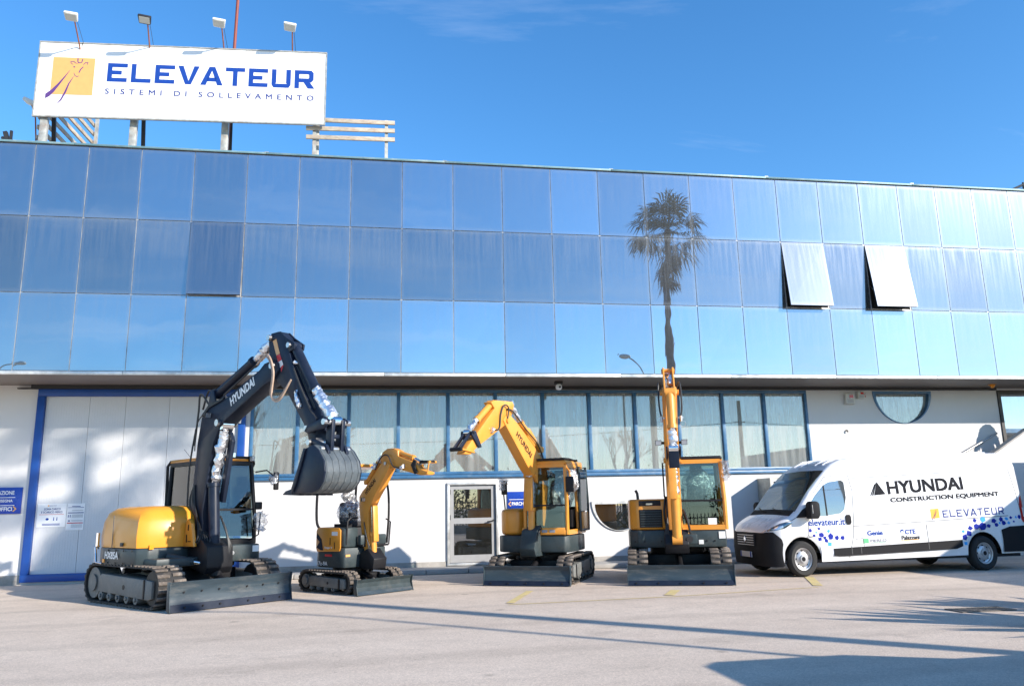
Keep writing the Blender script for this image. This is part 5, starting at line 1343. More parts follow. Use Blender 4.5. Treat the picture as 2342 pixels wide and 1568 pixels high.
for k, (dx, dz) in enumerate(((0, 0), (0.03, 0.03))):
    hose(bmo, [(-0.17, -(2.45 + dx), 3.92 + dz), (-0.21, -(2.80 + dx), 4.0 + dz), (-0.23, -(3.02 + dx), 3.72), (-0.22, -(2.98 + dx), 3.35 - dz), (-0.2, -(3.18 + dx), 3.28 - dz), (-0.16, -(3.42 + dx), 3.52 + dz)], 0.016, None, 'hose_tan')
hose(bmo, [(-0.15, -1.4, 3.52), (-0.17, -1.9, 3.70), (-0.17, -2.45, 3.92)], 0.016, None)
hose(am, [(-0.10, -3.42, 3.74), (-0.12, -3.65, 3.42), (-0.10, -3.9, 3.05), (-0.08, -4.05, 2.88)], 0.016, None); hose(am, [(-0.05, -3.44, 3.78), (-0.06, -3.70, 3.42), (-0.05, -3.95, 3.05)], 0.016, None)
foil_lump(am, [(-0.12, -3.52, 3.36), (-0.13, -3.60, 3.22), (-0.13, -3.66, 3.10)], 0.035, None); foil_lump(am, [(-0.08, -3.40, 3.84), (0.02, -3.52, 3.82), (0.10, -3.58, 3.76)], 0.03, None)
# linkage and bucket
b = B()
for xs in (-0.19, 0.15): b.pu([(3.88, 2.70), (3.95, 2.78), (4.40, 2.88), (4.50, 2.82), (4.42, 2.72), (3.98, 2.66)], xs, xs + 0.035)
lk = part("link", b, M['ex_navy'], e1, bevel=0.008)
b = B()
for xs in (-0.12, 0.06): b.pu([(4.36, 2.84), (4.50, 2.84), (4.47, 2.36), (4.33, 2.36)], xs, xs + 0.06)
b.box(-0.06, 0.06, -4.45, -4.38, 2.56, 2.62); part("bucket_link", b, M['ex_navy'], e1, bevel=0.01)
pins([(4.43, 2.80, -0.24, 0.24, 0.045), (4.40, 2.40, -0.26, 0.26, 0.045), (4.06, 2.52, -0.24, 0.24, 0.045)], M['steel'], lk)
bkp = [(4.16, 2.42), (4.33, 2.46), (4.46, 2.38), (4.60, 2.22), (4.64, 2.06), (4.60, 1.92), (4.50, 1.82), (4.36, 1.77), (3.90, 1.76)]
HWb = 0.31
b = B(); n = len(bkp)
ctr = Vector((4.2, 2.1)); inn_ = [tuple(Vector(p) + (ctr - Vector(p)).normalized() * 0.03) for p in bkp]
b.pu(bkp + inn_[::-1], -HWb, HWb); bk = part("bucket", b, M['bucket'], e1, ang=35)
for sx_ in (-1, 1):
    b = B(); b.pu(bkp + [(3.86, 1.90), (4.02, 2.18)], sx_ * (HWb + 0.001) - (0.022 if sx_ < 0 else 0), sx_ * (HWb + 0.001) + (0.022 if sx_ > 0 else 0)); part("side_plate", b, M['ex_navy'], bk, bevel=0.004)
    b = B(); b.pu([(3.86, 1.76), (3.96, 1.90), (4.13, 2.30), (4.17, 2.42), (4.12, 2.42), (4.0, 2.16), (3.84, 1.84)], sx_ * (HWb + 0.024) - (0.02 if sx_ < 0 else 0), sx_ * (HWb + 0.024) + (0.02 if sx_ > 0 else 0)); part("side_cutter", b, M['ex_navy'], bk, bevel=0.004)
for k in range(5):
    xt = -HWb + 0.05 + k * (2 * HWb - 0.1) / 4
    b = B(); b.pu([(3.99, 1.735), (3.95, 1.87), (3.62, 1.81), (3.54, 1.755)], xt - 0.045, xt + 0.045); part("tooth", b, M['ex_navy'], bk, bevel=0.006)
for k in range(6):
    xt = -HWb + 0.03 + k * (2 * HWb - 0.06) / 5
    o_ = [tuple(Vector(p) + (Vector(p) - ctr).normalized() * 0.007) for p in bkp[2:8]]; i2 = [tuple(Vector(p) + (Vector(p) - ctr).normalized() * 0.001) for p in bkp[2:8]]
    b = B(); b.pu(o_ + i2[::-1], xt - 0.014, xt + 0.014); part("wear_strip", b, M['bucket'], bk, smooth=False)
b = B()
for xs in (-0.20, 0.13): b.pu([(4.02, 2.46), (4.10, 2.58), (4.46, 2.46), (4.52, 2.36), (4.50, 2.12), (4.42, 2.34), (4.15, 2.42)], xs, xs + 0.05)
part("ear", b, M['ex_navy'], bk, bevel=0.008)

# ---------------------------------------------------------------- 2: the mini one with a canopy
e2 = root("excavator", (-0.58, 15.70, 0), "small yellow canopy excavator with a wrapped seat, next to the dark one", "excavator", EXG, R(39))
undercarriage(e2, 1.58, 1.22, 0.23, 0.40, M['ex_frame'], 0.085)
dozer_blade(e2, 1.25, 1.02, 0.27, M['ex_grey'], 1.58, 0.38)
b = B(); b.cyl((0, 0, 0.38), (0, 0, 0.46), 0.34, 22); part("slewing_ring", b, M['ex_black'], e2)
pl2 = [(-0.15, -0.42), (-0.46, -0.42), (-0.49, -0.30), (-0.49, 0.35), (-0.38, 0.55), (0, 0.62), (0.38, 0.55), (0.49, 0.35), (0.49, -0.35), (0.40, -0.52), (0.12, -0.52)]
b = B(); b.pz(pl2, 0.44, 0.80); cw2 = part("counterweight", b, M['ex_grey'], e2, bevel=0.03)
b = B(); b.pz([(p[0] * 0.985, p[1] * 0.985) for p in pl2[:7]] + [(0.38, 0.2), (-0.15, 0.0)], 0.803, 1.16); eb = part("engine_cover", b, M['ex_grey'], e2, bevel=0.04)
b = B(); b.pu([(0.33, 0.74), (0.36, 0.80), (0.36, 1.12), (0.30, 1.16), (-0.36, 1.16), (-0.40, 1.10), (-0.40, 0.78), (-0.36, 0.72)], -0.52, -0.495); sp_ = part("side_panel", b, M['ex_yellow'], e2, bevel=0.012)
b = B(); b.pu([(-0.38, 0.80), (-0.24, 0.75), (-0.16, 0.75), (-0.22, 0.95), (-0.36, 1.06), (-0.385, 0.98), (-0.28, 0.90)], -0.524, -0.521); part("stripe", b, M['ex_navy'], sp_, smooth=False)
b = B(); b.pu([(0.04, 0.85), (0.06, 0.85), (0.06, 0.98), (0.04, 0.98)], -0.525, -0.521); b.pu([(0.18, 0.78), (0.20, 0.78), (0.20, 0.90), (0.18, 0.90)], -0.525, -0.521); part("vent_slot", b, M['ex_black'], sp_, smooth=False)
b = B(); b.pu([(0.10, 1.02), (0.28, 1.02), (0.28, 1.09), (0.10, 1.09)], -0.524, -0.521); part("label", b, M['print_white'], sp_, smooth=False)
boom_text(sp_, "Stage V", (-0.12, 0.775), (0.12, 0.775), 0.045, -0.5225, M['print_white'], None, -1, 0.02)
boom_text(cw2, "17z-9A", (-0.38, 0.475), (-0.06, 0.475), 0.07, -0.4935, M['print_white'], None, -1, 0.02)
b = B(); b.pu([(-0.14, 0.64), (0.08, 0.64), (0.08, 0.68), (-0.14, 0.68)], -0.4945, -0.4915); part("label", b, M['print_red'], cw2, smooth=False)
b = B(); b.box(-0.44, -0.34, -0.428, -0.421, 0.64, 0.68); part("label", b, M['print_amber'], cw2, smooth=False)
b = B(); b.pz([(-0.15, -0.55), (0.46, -0.55), (0.46, 0.0), (-0.15, 0.0)], 0.803, 0.84); part("floor_plate", b, M['ex_black'], e2, bevel=0.006)
# seat in clear film
b = B(); b.box(-0.10, 0.32, -0.12, 0.26, 1.16, 1.26); b.box(-0.06, 0.28, -0.06, 0.24, 0.85, 1.16); se = part("seat", b, M['seat'], e2, bevel=0.04)
b = B(); b.box(-0.09, 0.31, 0.20, 0.31, 1.22, 1.62); part("backrest", b, M['seat'], se, bevel=0.045); b = B(); b.box(-0.01, 0.23, 0.24, 0.32, 1.66, 1.82); part("headrest", b, M['seat'], se, bevel=0.035)
fb = B(); fb.ball((0.11, 0.14, 1.42), 0.27, 14, 10, 0.16, (1.05, 0.85, 0.95)); part("film_wrap", fb, M['film'], se); fb = B(); fb.ball((0.11, 0.27, 1.74), 0.15, 12, 8, 0.16, (1.0, 0.7, 0.8)); part("film_wrap", fb, M['film'], se)
for xs in (-0.20, 0.42):
    b = B(); b.box(xs - 0.06, xs + 0.06, -0.20, 0.20, 1.0, 1.22); b.tube([(xs, -0.16, 1.2), (xs, -0.20, 1.38)], 0.014, 7); b.ball((xs, -0.20, 1.40), 0.03, 8, 6); part("control_box", b, M['ex_black'], e2)
b = B(); b.box(-0.20, 0.40, -0.55, -0.45, 0.84, 1.02); part("console", b, M['ex_grey'], e2, bevel=0.02)
for xs in (-0.05, 0.07):
    b = B(); b.tube([(xs, -0.48, 0.84), (xs, -0.50, 1.25), (xs * 1.3, -0.46, 1.32)], 0.013, 7); part("travel_lever", b, M['ex_black'], e2)
b = B(); b.tube([(-0.42, -0.40, 0.85), (-0.42, -0.44, 1.28), (-0.36, -0.44, 1.33), (-0.20, -0.44, 1.33)], 0.016, 8); part("hand_rail", b, M['ex_black'], e2)
b = B(); b.tube([(0.50, -0.50, 0.82), (0.52, -0.52, 1.24), (0.40, -0.53, 1.30)], 0.014, 8); part("hand_rail", b, M['ex_black'], e2)
# canopy
b = B()
b.tube(curve_pts([(-0.40, 0.40, 1.10), (-0.44, 0.50, 1.25), (-0.44, 0.52, 1.7), (-0.44, 0.46, 2.25)]), 0.026, 8); b.tube(curve_pts([(0.44, 0.40, 1.10), (0.47, 0.50, 1.25), (0.47, 0.52, 1.7), (0.47, 0.46, 2.25)]), 0.026, 8)
b.tube(curve_pts([(0.45, -0.50, 0.85), (0.46, -0.54, 1.4), (0.46, -0.50, 1.9), (0.42, -0.36, 2.25)]), 0.022, 8)
part("canopy_post", b, M['ex_black'], e2)
b = B(); b.pz([(-0.52, -0.52), (0.54, -0.52), (0.54, 0.62), (-0.52, 0.62)], 2.26, 2.32); part("canopy_roof", b, M['ex_yellow'], e2, bevel=0.028, seg=3)
# boom, arm
b2 = [(0.60, 0.56), (0.52, 0.70), (0.41, 1.08), (0.33, 1.54), (0.33, 1.72), (0.42, 1.82), (0.51, 1.88), (0.97, 2.32), (1.10, 2.36), (1.22, 2.26), (0.97, 1.93), (0.77, 1.71), (0.67, 1.55), (0.60, 1.44), (0.61, 1.10), (0.70, 0.66)]
b = B(); b.pu(b2, -0.085, 0.085); bm2 = part("boom", b, M['ex_yellow2'], e2, bevel=0.008)
boom_text(bm2, "HYUNDAI", (0.55, 1.745), (0.82, 1.985), 0.075, -0.0875, M['print_black'], None, -1, 0.02)
pins([(1.10, 2.30, -0.11, 0.11, 0.03), (0.62, 0.64, -0.12, 0.12, 0.04)], M['steel'], bm2)
b = B(); b.pu([(0.45, 0.42), (0.85, 0.42), (0.88, 0.60), (0.68, 0.78), (0.48, 0.70)], -0.15, 0.15); part("swing_bracket", b, M['ex_black'], e2, bevel=0.012)
work_light(e2, (-0.115, -0.50, 1.66), None, (-0.1, -1, -0.1), 0.045)
ram(e2, (0.72, 0.56), (0.68, 1.05), (0.64, 1.60), 0.055, 0.03, M['ex_yellow2'], None, False, -0.02, "boom_cylinder")
b = B(); b.pu([(0.72, 0.9), (0.78, 0.9), (0.74, 1.54), (0.69, 1.56)], -0.075, 0.04); part("ram_guard", b, M['ex_yellow2'], e2, bevel=0.01)
a2 = [(0.90, 2.40), (0.98, 2.51), (1.12, 2.57), (1.28, 2.57), (1.42, 2.52), (1.43, 2.42), (1.88, 2.28), (2.06, 2.15), (2.24, 2.10), (2.22, 2.05), (2.06, 2.05), (1.88, 2.08), (1.34, 2.21), (1.14, 2.20), (0.98, 2.30)]
b = B(); b.pu(a2, -0.07, 0.07); am2 = part("arm", b, M['ex_yellow2'], e2, bevel=0.008)
ram(e2, (0.46, 1.98), (0.80, 2.34), (0.95, 2.47), 0.045, 0.026, M['ex_yellow2'], None, True, 0, "arm_cylinder")
ram(e2, (1.38, 2.49), (1.78, 2.37), (2.02, 2.27), 0.042, 0.024, M['ex_yellow2'], None, False, 0, "bucket_cylinder")
hose(am2, [(-0.09, -0.80, 2.20), (-0.11, -1.0, 2.42), (-0.12, -1.20, 2.44), (-0.11, -1.34, 2.24), (-0.09, -1.50, 2.20)], 0.013, None)
foil_lump(am2, [(-0.085, -1.52, 2.20), (-0.09, -1.62, 2.22)], 0.032, None); foil_lump(bm2, [(-0.10, -0.74, 2.22), (-0.10, -0.82, 2.30)], 0.04, None)
b = B()
for xs in (-0.11, 0.08): b.pu([(1.82, 2.24), (1.90, 2.33), (1.96, 2.30), (1.93, 2.20), (2.0, 2.10), (1.92, 2.07)], xs, xs + 0.03)
b.pu([(1.98, 2.25), (2.0, 2.31), (2.28, 2.30), (2.30, 2.26)], -0.05, 0.05); lk2 = part("link", b, M['ex_black'], e2, bevel=0.006)
b = B(); pin(b, 2.27, 2.27, -0.09, 0.09, 0.022); pin(b, 2.20, 2.08, -0.10, 0.10, 0.022); b.cyl((-0.09, -2.29, 2.27), (-0.09, -2.24, 2.08), 0.012, 8); part("link_pin", b, M['ex_yellow2'], lk2)

# ---------------------------------------------------------------- 3 and 4: cab machines
def cab_machine(rt, rs, W, Hs, shoe):
    """upper body of a compact cab excavator; rs turns it on the undercarriage"""
    Rm = Matrix.Rotation(rs, 4, 'Z')
    return Rm
def Rz(a): return Matrix.Rotation(a, 4, 'Z')

e3 = root("excavator", (3.05, 16.20, 0), "yellow cab excavator with its boom swung left, in front of the glazed door", "excavator", EXG, R(-27))
undercarriage(e3, 2.05, 1.66, 0.30, 0.52, M['ex_frame'], 0.105)
dozer_blade(e3, 1.68, 1.24, 0.36, M['ex_blade'], 2.05, 0.53)
U3 = Rz(R(-3))
b = B(); b.cyl((0, 0, 0.50), (0, 0, 0.60), 0.46, 24); part("slewing_ring", b, M['ex_black'], e3)
p3 = [(-0.30, -0.70), (-0.62, -0.66), (-0.76, -0.50), (-0.80, -0.1), (-0.78, 0.35), (-0.60, 0.68), (-0.3, 0.82), (0, 0.85), (0.3, 0.82), (0.60, 0.68), (0.78, 0.35), (0.80, -0.2), (0.78, -0.66), (0.70, -0.78), (-0.06, -0.78)]
b = B(); b.pz(p3, 0.58, 0.90); cw3 = part("counterweight", b, M['ex_grey'], e3, U3, bevel=0.03)
b = B(); b.pz([(-0.30, -0.62), (-0.60, -0.60), (-0.74, -0.46), (-0.78, -0.1), (-0.76, 0.35), (-0.58, 0.67), (-0.3, 0.80), (0, 0.83), (0.3, 0.80), (0.58, 0.67), (0.74, 0.42), (-0.12, 0.42), (-0.14, -0.4)], 0.904, 1.42); hd3 = part("engine_hood", b, M['ex_yellow'], e3, U3, bevel=0.09, seg=3)
cf3 = cab(e3, -0.10, 0.76, -0.76, 0.40, 0.92, 2.34, U3, M['ex_yellow'], M['ex_yellow'], lean=0.05, door_open=True, post=0.06)
b = B()
for k in range(7): b.tube([(-0.02 + k * 0.115, -0.74, 2.37), (-0.02 + k * 0.115, -0.3, 2.385), (-0.02 + k * 0.115, 0.15, 2.37)], 0.022, 6)
for yy_ in (-0.74, 0.15): b.bar((-0.06, yy_, 2.365), (0.74, yy_, 2.365), 0.04, 0.04)
part("roof_guard", b, M['ex_black'], cf3)
b = B(); b.pu([(0.80, 0.925), (0.80, 1.05), (0.76, 1.05), (0.76, 0.925)], -0.16, 0.72); yp = part("front_sill", b, M['ex_yellow'], cf3, bevel=0.01)
b = B(); b.box(0.10, 0.20, -0.805, -0.801, 0.94, 1.03); part("sticker", b, M['print_white'], yp, smooth=False)
b = B(); b.box(0.25, 0.36, -0.805, -0.801, 0.96, 1.01); b.box(0.41, 0.52, -0.805, -0.801, 0.96, 1.01); part("sticker", b, M['print_grey'], yp, smooth=False)
# opened door folded back, with film
b = B(); b.box(0.80, 0.83, -0.05, 0.55, 0.96, 2.22); dm = B()
frame3 = B(); frame3.tube([(0.84, -0.10, 0.98), (0.84, -0.12, 1.6), (0.82, -0.05, 2.22), (0.82, 0.45, 2.22), (0.84, 0.50, 1.5), (0.84, 0.48, 0.98), (0.84, -0.10, 0.98)], 0.028, 8)
dr3 = part("door", frame3, M['ex_grey'], e3, U3)
b = B(); b.box(0.835, 0.842, -0.08, 0.46, 1.35, 2.18); part("door_pane", b, M['cab_glass'], dr3, smooth=False)
b = B(); b.box(0.825, 0.85, -0.08, 0.46, 0.98, 1.33); part("door_panel", b, M['ex_yellow'], dr3, bevel=0.01)
foil_lump(e3, [(0.80, -0.55, 2.15), (0.86, -0.55, 1.95), (0.85, -0.52, 1.75)], 0.09, U3, "film_wrap", 'film')
b = B(); b.tube([(0.76, -0.70, 2.2), (0.83, -0.74, 2.12), (0.84, -0.74, 2.0)], 0.02, 8); part("mirror_arm", b, M['ex_yellow'], e3, U3)
b = B(); b.box(0.76, 0.92, -0.80, -0.75, 1.72, 2.02); part("mirror", b, M['ex_black'], e3, U3, bevel=0.02)
b = B(); b.box(-0.62, -0.50, -0.72, -0.66, 1.70, 1.98); mr3 = part("mirror", b, M['ex_black'], e3, U3, bevel=0.02)
b = B(); b.tube([(-0.56, -0.66, 1.42), (-0.58, -0.68, 1.72)], 0.014, 7); part("mirror_arm", b, M['ex_black'], mr3)
foil_lump(mr3, [(-0.56, -0.72, 2.0), (-0.60, -0.73, 1.8)], 0.08, None, "film_wrap", 'film')
# boom of 3: plane through the swing post
c3w = Vector((2.70, 15.50, 0)); B3 = (Matrix.Translation((3.05, 16.2, 0)) @ Rz(R(-27))).inverted() @ Matrix.Translation(c3w) @ Rz(R(-42))
b = B(); b.pu([(-0.42, 0.52), (0.16, 0.52), (0.22, 0.66), (0.12, 1.0), (-0.10, 1.12), (-0.32, 1.02), (-0.44, 0.80)], -0.17, 0.17); sb3 = part("swing_bracket", b, M['ex_grey'], e3, B3, bevel=0.015)
b = B(); b.cyl((0, 0.34, 0.50), (0, 0.34, 0.98), 0.11, 16); part("swing_pin", b, M['ex_grey'], sb3)
bo3 = [(1.05, 3.14), (0.86, 3.17), (0.65, 3.06), (0.02, 2.63), (-0.33, 2.34), (-0.49, 2.01), (-0.46, 1.78), (-0.39, 1.52), (-0.36, 1.26), (-0.26, 0.96), (-0.12, 0.92), (-0.03, 1.01), (-0.1, 1.42), (-0.15, 1.78), (-0.07, 1.93), (0.1, 2.08), (0.24, 2.18), (1.04, 2.97), (1.12, 3.06)]
b = B(); b.pu(bo3, -0.11, 0.11); bm3 = part("boom", b, M['ex_yellow2'], e3, B3, bevel=0.01)
boom_text(bm3, "HYUNDAI", (0.70, 2.80), (0.19, 2.39), 0.11, 0.1135, M['print_black'], None, 1, 0.02)
pins([(0.98, 3.06, -0.14, 0.14, 0.045), (-0.14, 1.0, -0.16, 0.16, 0.05), (0.02, 2.06, -0.14, 0.14, 0.04)], M['ex_yellow2'], bm3)
a3 = [(1.49, 3.37), (1.34, 3.42), (0.75, 3.45), (0.70, 3.38), (0.86, 3.06), (1.02, 2.98), (1.95, 2.52), (2.15, 2.38), (2.34, 2.38), (2.26, 2.50), (2.05, 2.68), (1.37, 3.26)]
b = B(); b.pu(a3, -0.09, 0.09); am3 = part("arm", b, M['ex_yellow2'], e3, B3, bevel=0.01)
ram(e3, (1.36, 3.36), (1.84, 3.01), (2.11, 2.77), 0.06, 0.032, M['ex_yellow2'], B3, True, 0, "bucket_cylinder")
ram(e3, (-0.36, 2.58), (0.36, 3.08), (0.72, 3.42), 0.062, 0.034, M['ex_yellow2'], B3, True, 0, "arm_cylinder")
ram(e3, (0.05, 0.66), (0.0, 1.42), (0.01, 2.06), 0.068, 0.036, M['ex_yellow2'], B3, True, 0, "boom_cylinder")
b = B(); b.pu([(0.07, 1.38), (0.12, 1.38), (0.12, 2.0), (0.06, 2.04)], -0.085, 0.085); part("ram_guard", b, M['ex_yellow2'], e3, B3, bevel=0.01)
b = B(); b.pu([(-0.05, 2.62), (0.22, 2.80), (0.28, 2.98), (0.14, 2.98), (-0.1, 2.78)], -0.09, 0.09); part("ram_lug", b, M['ex_yellow2'], bm3, bevel=0.01)
hose(am3, [(0.12, -1.0, 3.05), (0.14, -0.98, 3.30), (0.13, -1.12, 3.34), (0.12, -1.22, 3.15), (0.11, -1.26, 2.90), (0.10, -1.45, 2.86)], 0.014, None); hose(bm3, [(0.13, 0.45, 2.0), (0.13, 0.15, 2.60), (0.12, -0.35, 2.95), (0.12, -0.8, 3.25), (0.12, -1.0, 3.28)], 0.014, None)
foil_lump(am3, [(0.10, -1.45, 2.88), (0.11, -1.53, 2.82)], 0.035, None)
hose(bm3, [(0.05, 0.55, 2.0), (0.06, 0.5, 1.6), (0.06, 0.42, 1.2), (0.14, 0.1, 0.95), (0.10, -0.1, 0.8)], 0.016, None)
hose(sb3, [(0.16, 0.2, 1.05), (0.2, -0.05, 1.0), (0.12, -0.12, 0.75)], 0.016, None)
b = B()
for xs in (-0.13, 0.095): b.pu([(1.86, 2.52), (1.92, 2.62), (2.04, 2.80), (2.14, 2.80), (2.16, 2.72), (2.04, 2.60), (1.95, 2.50)], xs, xs + 0.035)
for xs in (-0.07, 0.045): b.pu([(2.10, 2.74), (2.15, 2.78), (2.46, 2.50), (2.44, 2.44), (2.40, 2.45)], xs, xs + 0.025)
lk3 = part("link", b, M['ex_navy'], e3, B3, bevel=0.008)
pins([(2.46, 2.46, -0.12, 0.12, 0.035), (2.12, 2.76, -0.13, 0.13, 0.03)], M['ex_black'], lk3)
b = B(); b.cyl((0.11, -2.44, 2.46), (0.11, -2.08, 2.42), 0.018, 10); part("lock_bar", b, M['ex_yellow2'], lk3)

# ---- 4
e4 = root("excavator", (5.87, 15.62, 0), "yellow cab excavator seen head on with its boom raised, beside the van", "excavator", EXG, R(-19))
undercarriage(e4, 2.45, 1.90, 0.37, 0.62, M['ex_frame'], 0.115)
dozer_blade(e4, 1.90, 1.50, 0.36, M['ex_blade'], 2.45, 0.58)
b = B(); b.cyl((0, 0, 0.60), (0, 0, 0.68), 0.55, 24); part("slewing_ring", b, M['ex_black'], e4)
p4 = [(-0.10, -0.86), (-0.72, -0.86), (-0.90, -0.72), (-0.94, -0.3), (-0.94, 0.45), (-0.76, 0.85), (-0.38, 1.05), (0, 1.10), (0.38, 1.05), (0.76, 0.85), (0.94, 0.45), (0.94, -0.3), (0.92, -0.86), (0.30, -0.86)]
b = B(); b.pz(p4, 0.64, 0.97); cw4 = part("counterweight", b, M['ex_grey'], e4, bevel=0.035)
b = B(); b.pz([(-0.13, -0.84), (-0.72, -0.84), (-0.89, -0.70), (-0.93, -0.3), (-0.93, 0.45), (-0.75, 0.84), (-0.38, 1.03), (0, 1.08), (0.38, 1.03), (0.75, 0.84), (0.92, 0.5), (0.1, 0.5), (-0.05, 0.3)], 0.974, 1.56); hd4 = part("engine_hood", b, M['ex_yellow'], e4, bevel=0.055, seg=3)
b = B(); b.box(-0.70, -0.26, -0.85, -0.838, 1.02, 1.36); gr4 = part("grille", b, M['ex_black'], hd4, bevel=0.004)
for k in range(7):
    b = B(); b.box(-0.68, -0.28, -0.862, -0.851, 1.04 + k * 0.046, 1.055 + k * 0.046); part("slat", b, M['ex_grey'], gr4, smooth=False)
b = B(); b.box(-0.70, -0.28, -0.852, -0.838, 1.43, 1.53); hl = part("lamp_recess", b, M['ex_black'], hd4, bevel=0.004)
b = B(); b.box(-0.56, -0.44, -0.858, -0.853, 1.45, 1.48); part("lamp", b, M['clear_lens'], hl, smooth=False)
b = B(); b.tube([(-0.72, -0.1, 1.55), (-0.73, -0.1, 1.68), (-0.76, -0.12, 1.74)], 0.03, 10); part("exhaust", b, M['iron'], e4)
cf4 = cab(e4, 0.05, 0.93, -0.84, 0.46, 0.97, 2.36, None, M['ex_yellow'], M['ex_black'], lean=0.03, post=0.065)
b = B(); b.box(0.60, 0.76, -0.852, -0.846, 1.06, 1.18); part("sticker", b, M['print_white'], cf4, smooth=False)
b = B(); b.box(0.78, 0.90, -0.872, -0.862, 0.80, 0.93); b.box(0.40, 0.49, -0.872, -0.862, 0.70, 0.78); part("sticker", b, M['print_white'], cw4, smooth=False)
b = B(); b.box(0.16, 0.25, -0.872, -0.862, 0.88, 0.915); part("sticker", b, M['print_amber'], cw4, smooth=False)
foil_lump(e4, [(0.97, -0.85, 2.25), (1.0, -0.86, 2.05), (0.98, -0.84, 1.9)], 0.07, None, "film_wrap", 'film')
b = B(); b.box(0.99, 1.04, -0.80, -0.66, 2.0, 2.18); part("mirror", b, M['ex_black'], e4, bevel=0.015)
b = B(); b.tube([(-0.16, -0.86, 1.5), (-0.20, -0.95, 1.6), (-0.20, -0.95, 2.24), (-0.10, -0.92, 2.25), (-0.08, -0.85, 2.05)], 0.016, 8); part("hand_rail", b, M['ex_black'], e4)
xb = -0.02
b = B(); b.pu([(0.78, 0.55), (1.18, 0.55), (1.24, 0.72), (1.10, 0.98), (0.85, 0.98)], xb - 0.22, xb + 0.22); sb4 = part("swing_bracket", b, M['ex_black'], e4, bevel=0.015)
b = B(); b.box(xb + 0.10, xb + 0.38, -1.20, -0.98, 0.72, 0.90); rl = part("roller_fairlead", b, M['ex_grey'], e4, bevel=0.02)
b = B(); b.cyl((xb + 0.24, -1.215, 0.81), (xb + 0.24, -1.19, 0.81), 0.06, 14); part("port", b, M['dark'], rl)
b4 = [(0.92, 0.86), (0.76, 0.98), (0.70, 1.5), (0.72, 2.1), (0.80, 2.45), (1.0, 2.72), (1.85, 3.46), (2.02, 3.58), (2.16, 3.54), (2.20, 3.42), (2.12, 3.32), (1.30, 2.52), (1.14, 2.22), (1.06, 1.6), (1.08, 1.0), (1.05, 0.88)]
b = B(); b.pu(b4, xb - 0.13, xb + 0.13); bm4 = part("boom", b, M['ex_yellow2'], e4, bevel=0.012)
pins([(2.10, 3.46, xb - 0.17, xb + 0.17, 0.05), (0.95, 0.95, xb - 0.2, xb + 0.2, 0.06), (1.12, 2.28, xb - 0.16, xb + 0.16, 0.05)], M['ex_yellow2'], bm4)
a4 = [(1.90, 3.86), (1.98, 3.95), (2.10, 3.93), (2.34, 3.48), (2.36, 2.5), (2.30, 2.18), (2.20, 2.14), (2.14, 2.3), (2.06, 3.30), (1.98, 3.5)]
b = B()
b.pu(a4, xb - 0.10, xb - 0.07); b.pu(a4, xb + 0.07, xb + 0.10); b.pu([(2.30, 3.46), (2.33, 3.46), (2.33, 2.5), (2.29, 2.3), (2.26, 2.3)], xb - 0.0695, xb + 0.0695); b.pu([(2.10, 3.30), (2.07, 3.30), (2.15, 2.3), (2.18, 2.3)], xb - 0.0695, xb + 0.0695)
am4 = part("arm", b, M['ex_yellow2'], e4, bevel=0.006)
pins([(1.97, 3.88, xb - 0.12, xb + 0.12, 0.045), (2.24, 2.2, xb - 0.13, xb + 0.13, 0.04)], M['ex_yellow2'], am4)
ram(e4, (2.44, 3.42), (2.52, 2.78), (2.50, 2.42), 0.075, 0.042, M['ex_yellow2'], None, True, xb, "bucket_cylinder")
ram(e4, (0.95, 2.86), (1.62, 3.52), (1.94, 3.86), 0.065, 0.036, M['ex_yellow2'], None, True, xb, "arm_cylinder")
foil_lump(am4, [(xb + 0.02, -1.99, 3.84), (xb + 0.03, -2.12, 3.70), (xb + 0.03, -2.2, 3.58)], 0.055, None)
ram(e4, (1.22, 0.80), (1.30, 1.62), (1.18, 2.26), 0.085, 0.045, M['ex_yellow2'], None, True, xb + 0.01, "boom_cylinder")
b = B(); b.pu([(1.38, 1.55), (1.42, 1.55), (1.34, 2.20), (1.28, 2.22)], xb - 0.09, xb + 0.06); part("ram_guard", b, M['ex_yellow2'], e4, bevel=0.01)
b = B()
for xs in (xb - 0.13, xb + 0.10): b.pu([(2.16, 2.28), (2.24, 2.36), (2.50, 2.46), (2.58, 2.40), (2.50, 2.34), (2.26, 2.24)], xs, xs + 0.03)
b.pu([(2.42, 2.42), (2.56, 2.44), (2.50, 2.08), (2.38, 2.08)], xb - 0.09, xb + 0.09); part("link", b, M['ex_navy'], e4, bevel=0.008)
for sx_ in (-1, 1):
    work_light(e4, (xb + sx_ * 0.24, -1.42, 2.60), None, (0, -1, -0.1), 0.06)
    b = B(); b.bar((xb + sx_ * 0.11, -1.30, 2.60), (xb + sx_ * 0.24, -1.38, 2.60), 0.03, 0.05); part("light_bracket", b, M['ex_black'], e4, smooth=False)
    hose(am4, [(xb + sx_ * 0.13, -1.95, 3.55), (xb + sx_ * 0.19, -2.2, 3.62), (xb + sx_ * 0.20, -2.30, 3.2), (xb + sx_ * 0.17, -2.36, 2.98)], 0.016, None)
    b = B(); b.cyl((xb + sx_ * 0.17, -2.37, 2.90), (xb + sx_ * 0.17, -2.37, 3.0), 0.025, 8); b.bar((xb + sx_ * 0.12, -2.36, 2.97), (xb + sx_ * 0.22, -2.36, 2.97), 0.02, 0.03); fit_ = part("coupling", b, M['steel'], am4)
    b = B(); b.tube([(xb + sx_ * 0.20 + 0.05 * math.cos(t * 0.5236), -2.37, 2.86 + 0.05 * math.sin(t * 0.5236)) for t in range(13)], 0.004, 5); part("ring", b, M['steel'], fit_)
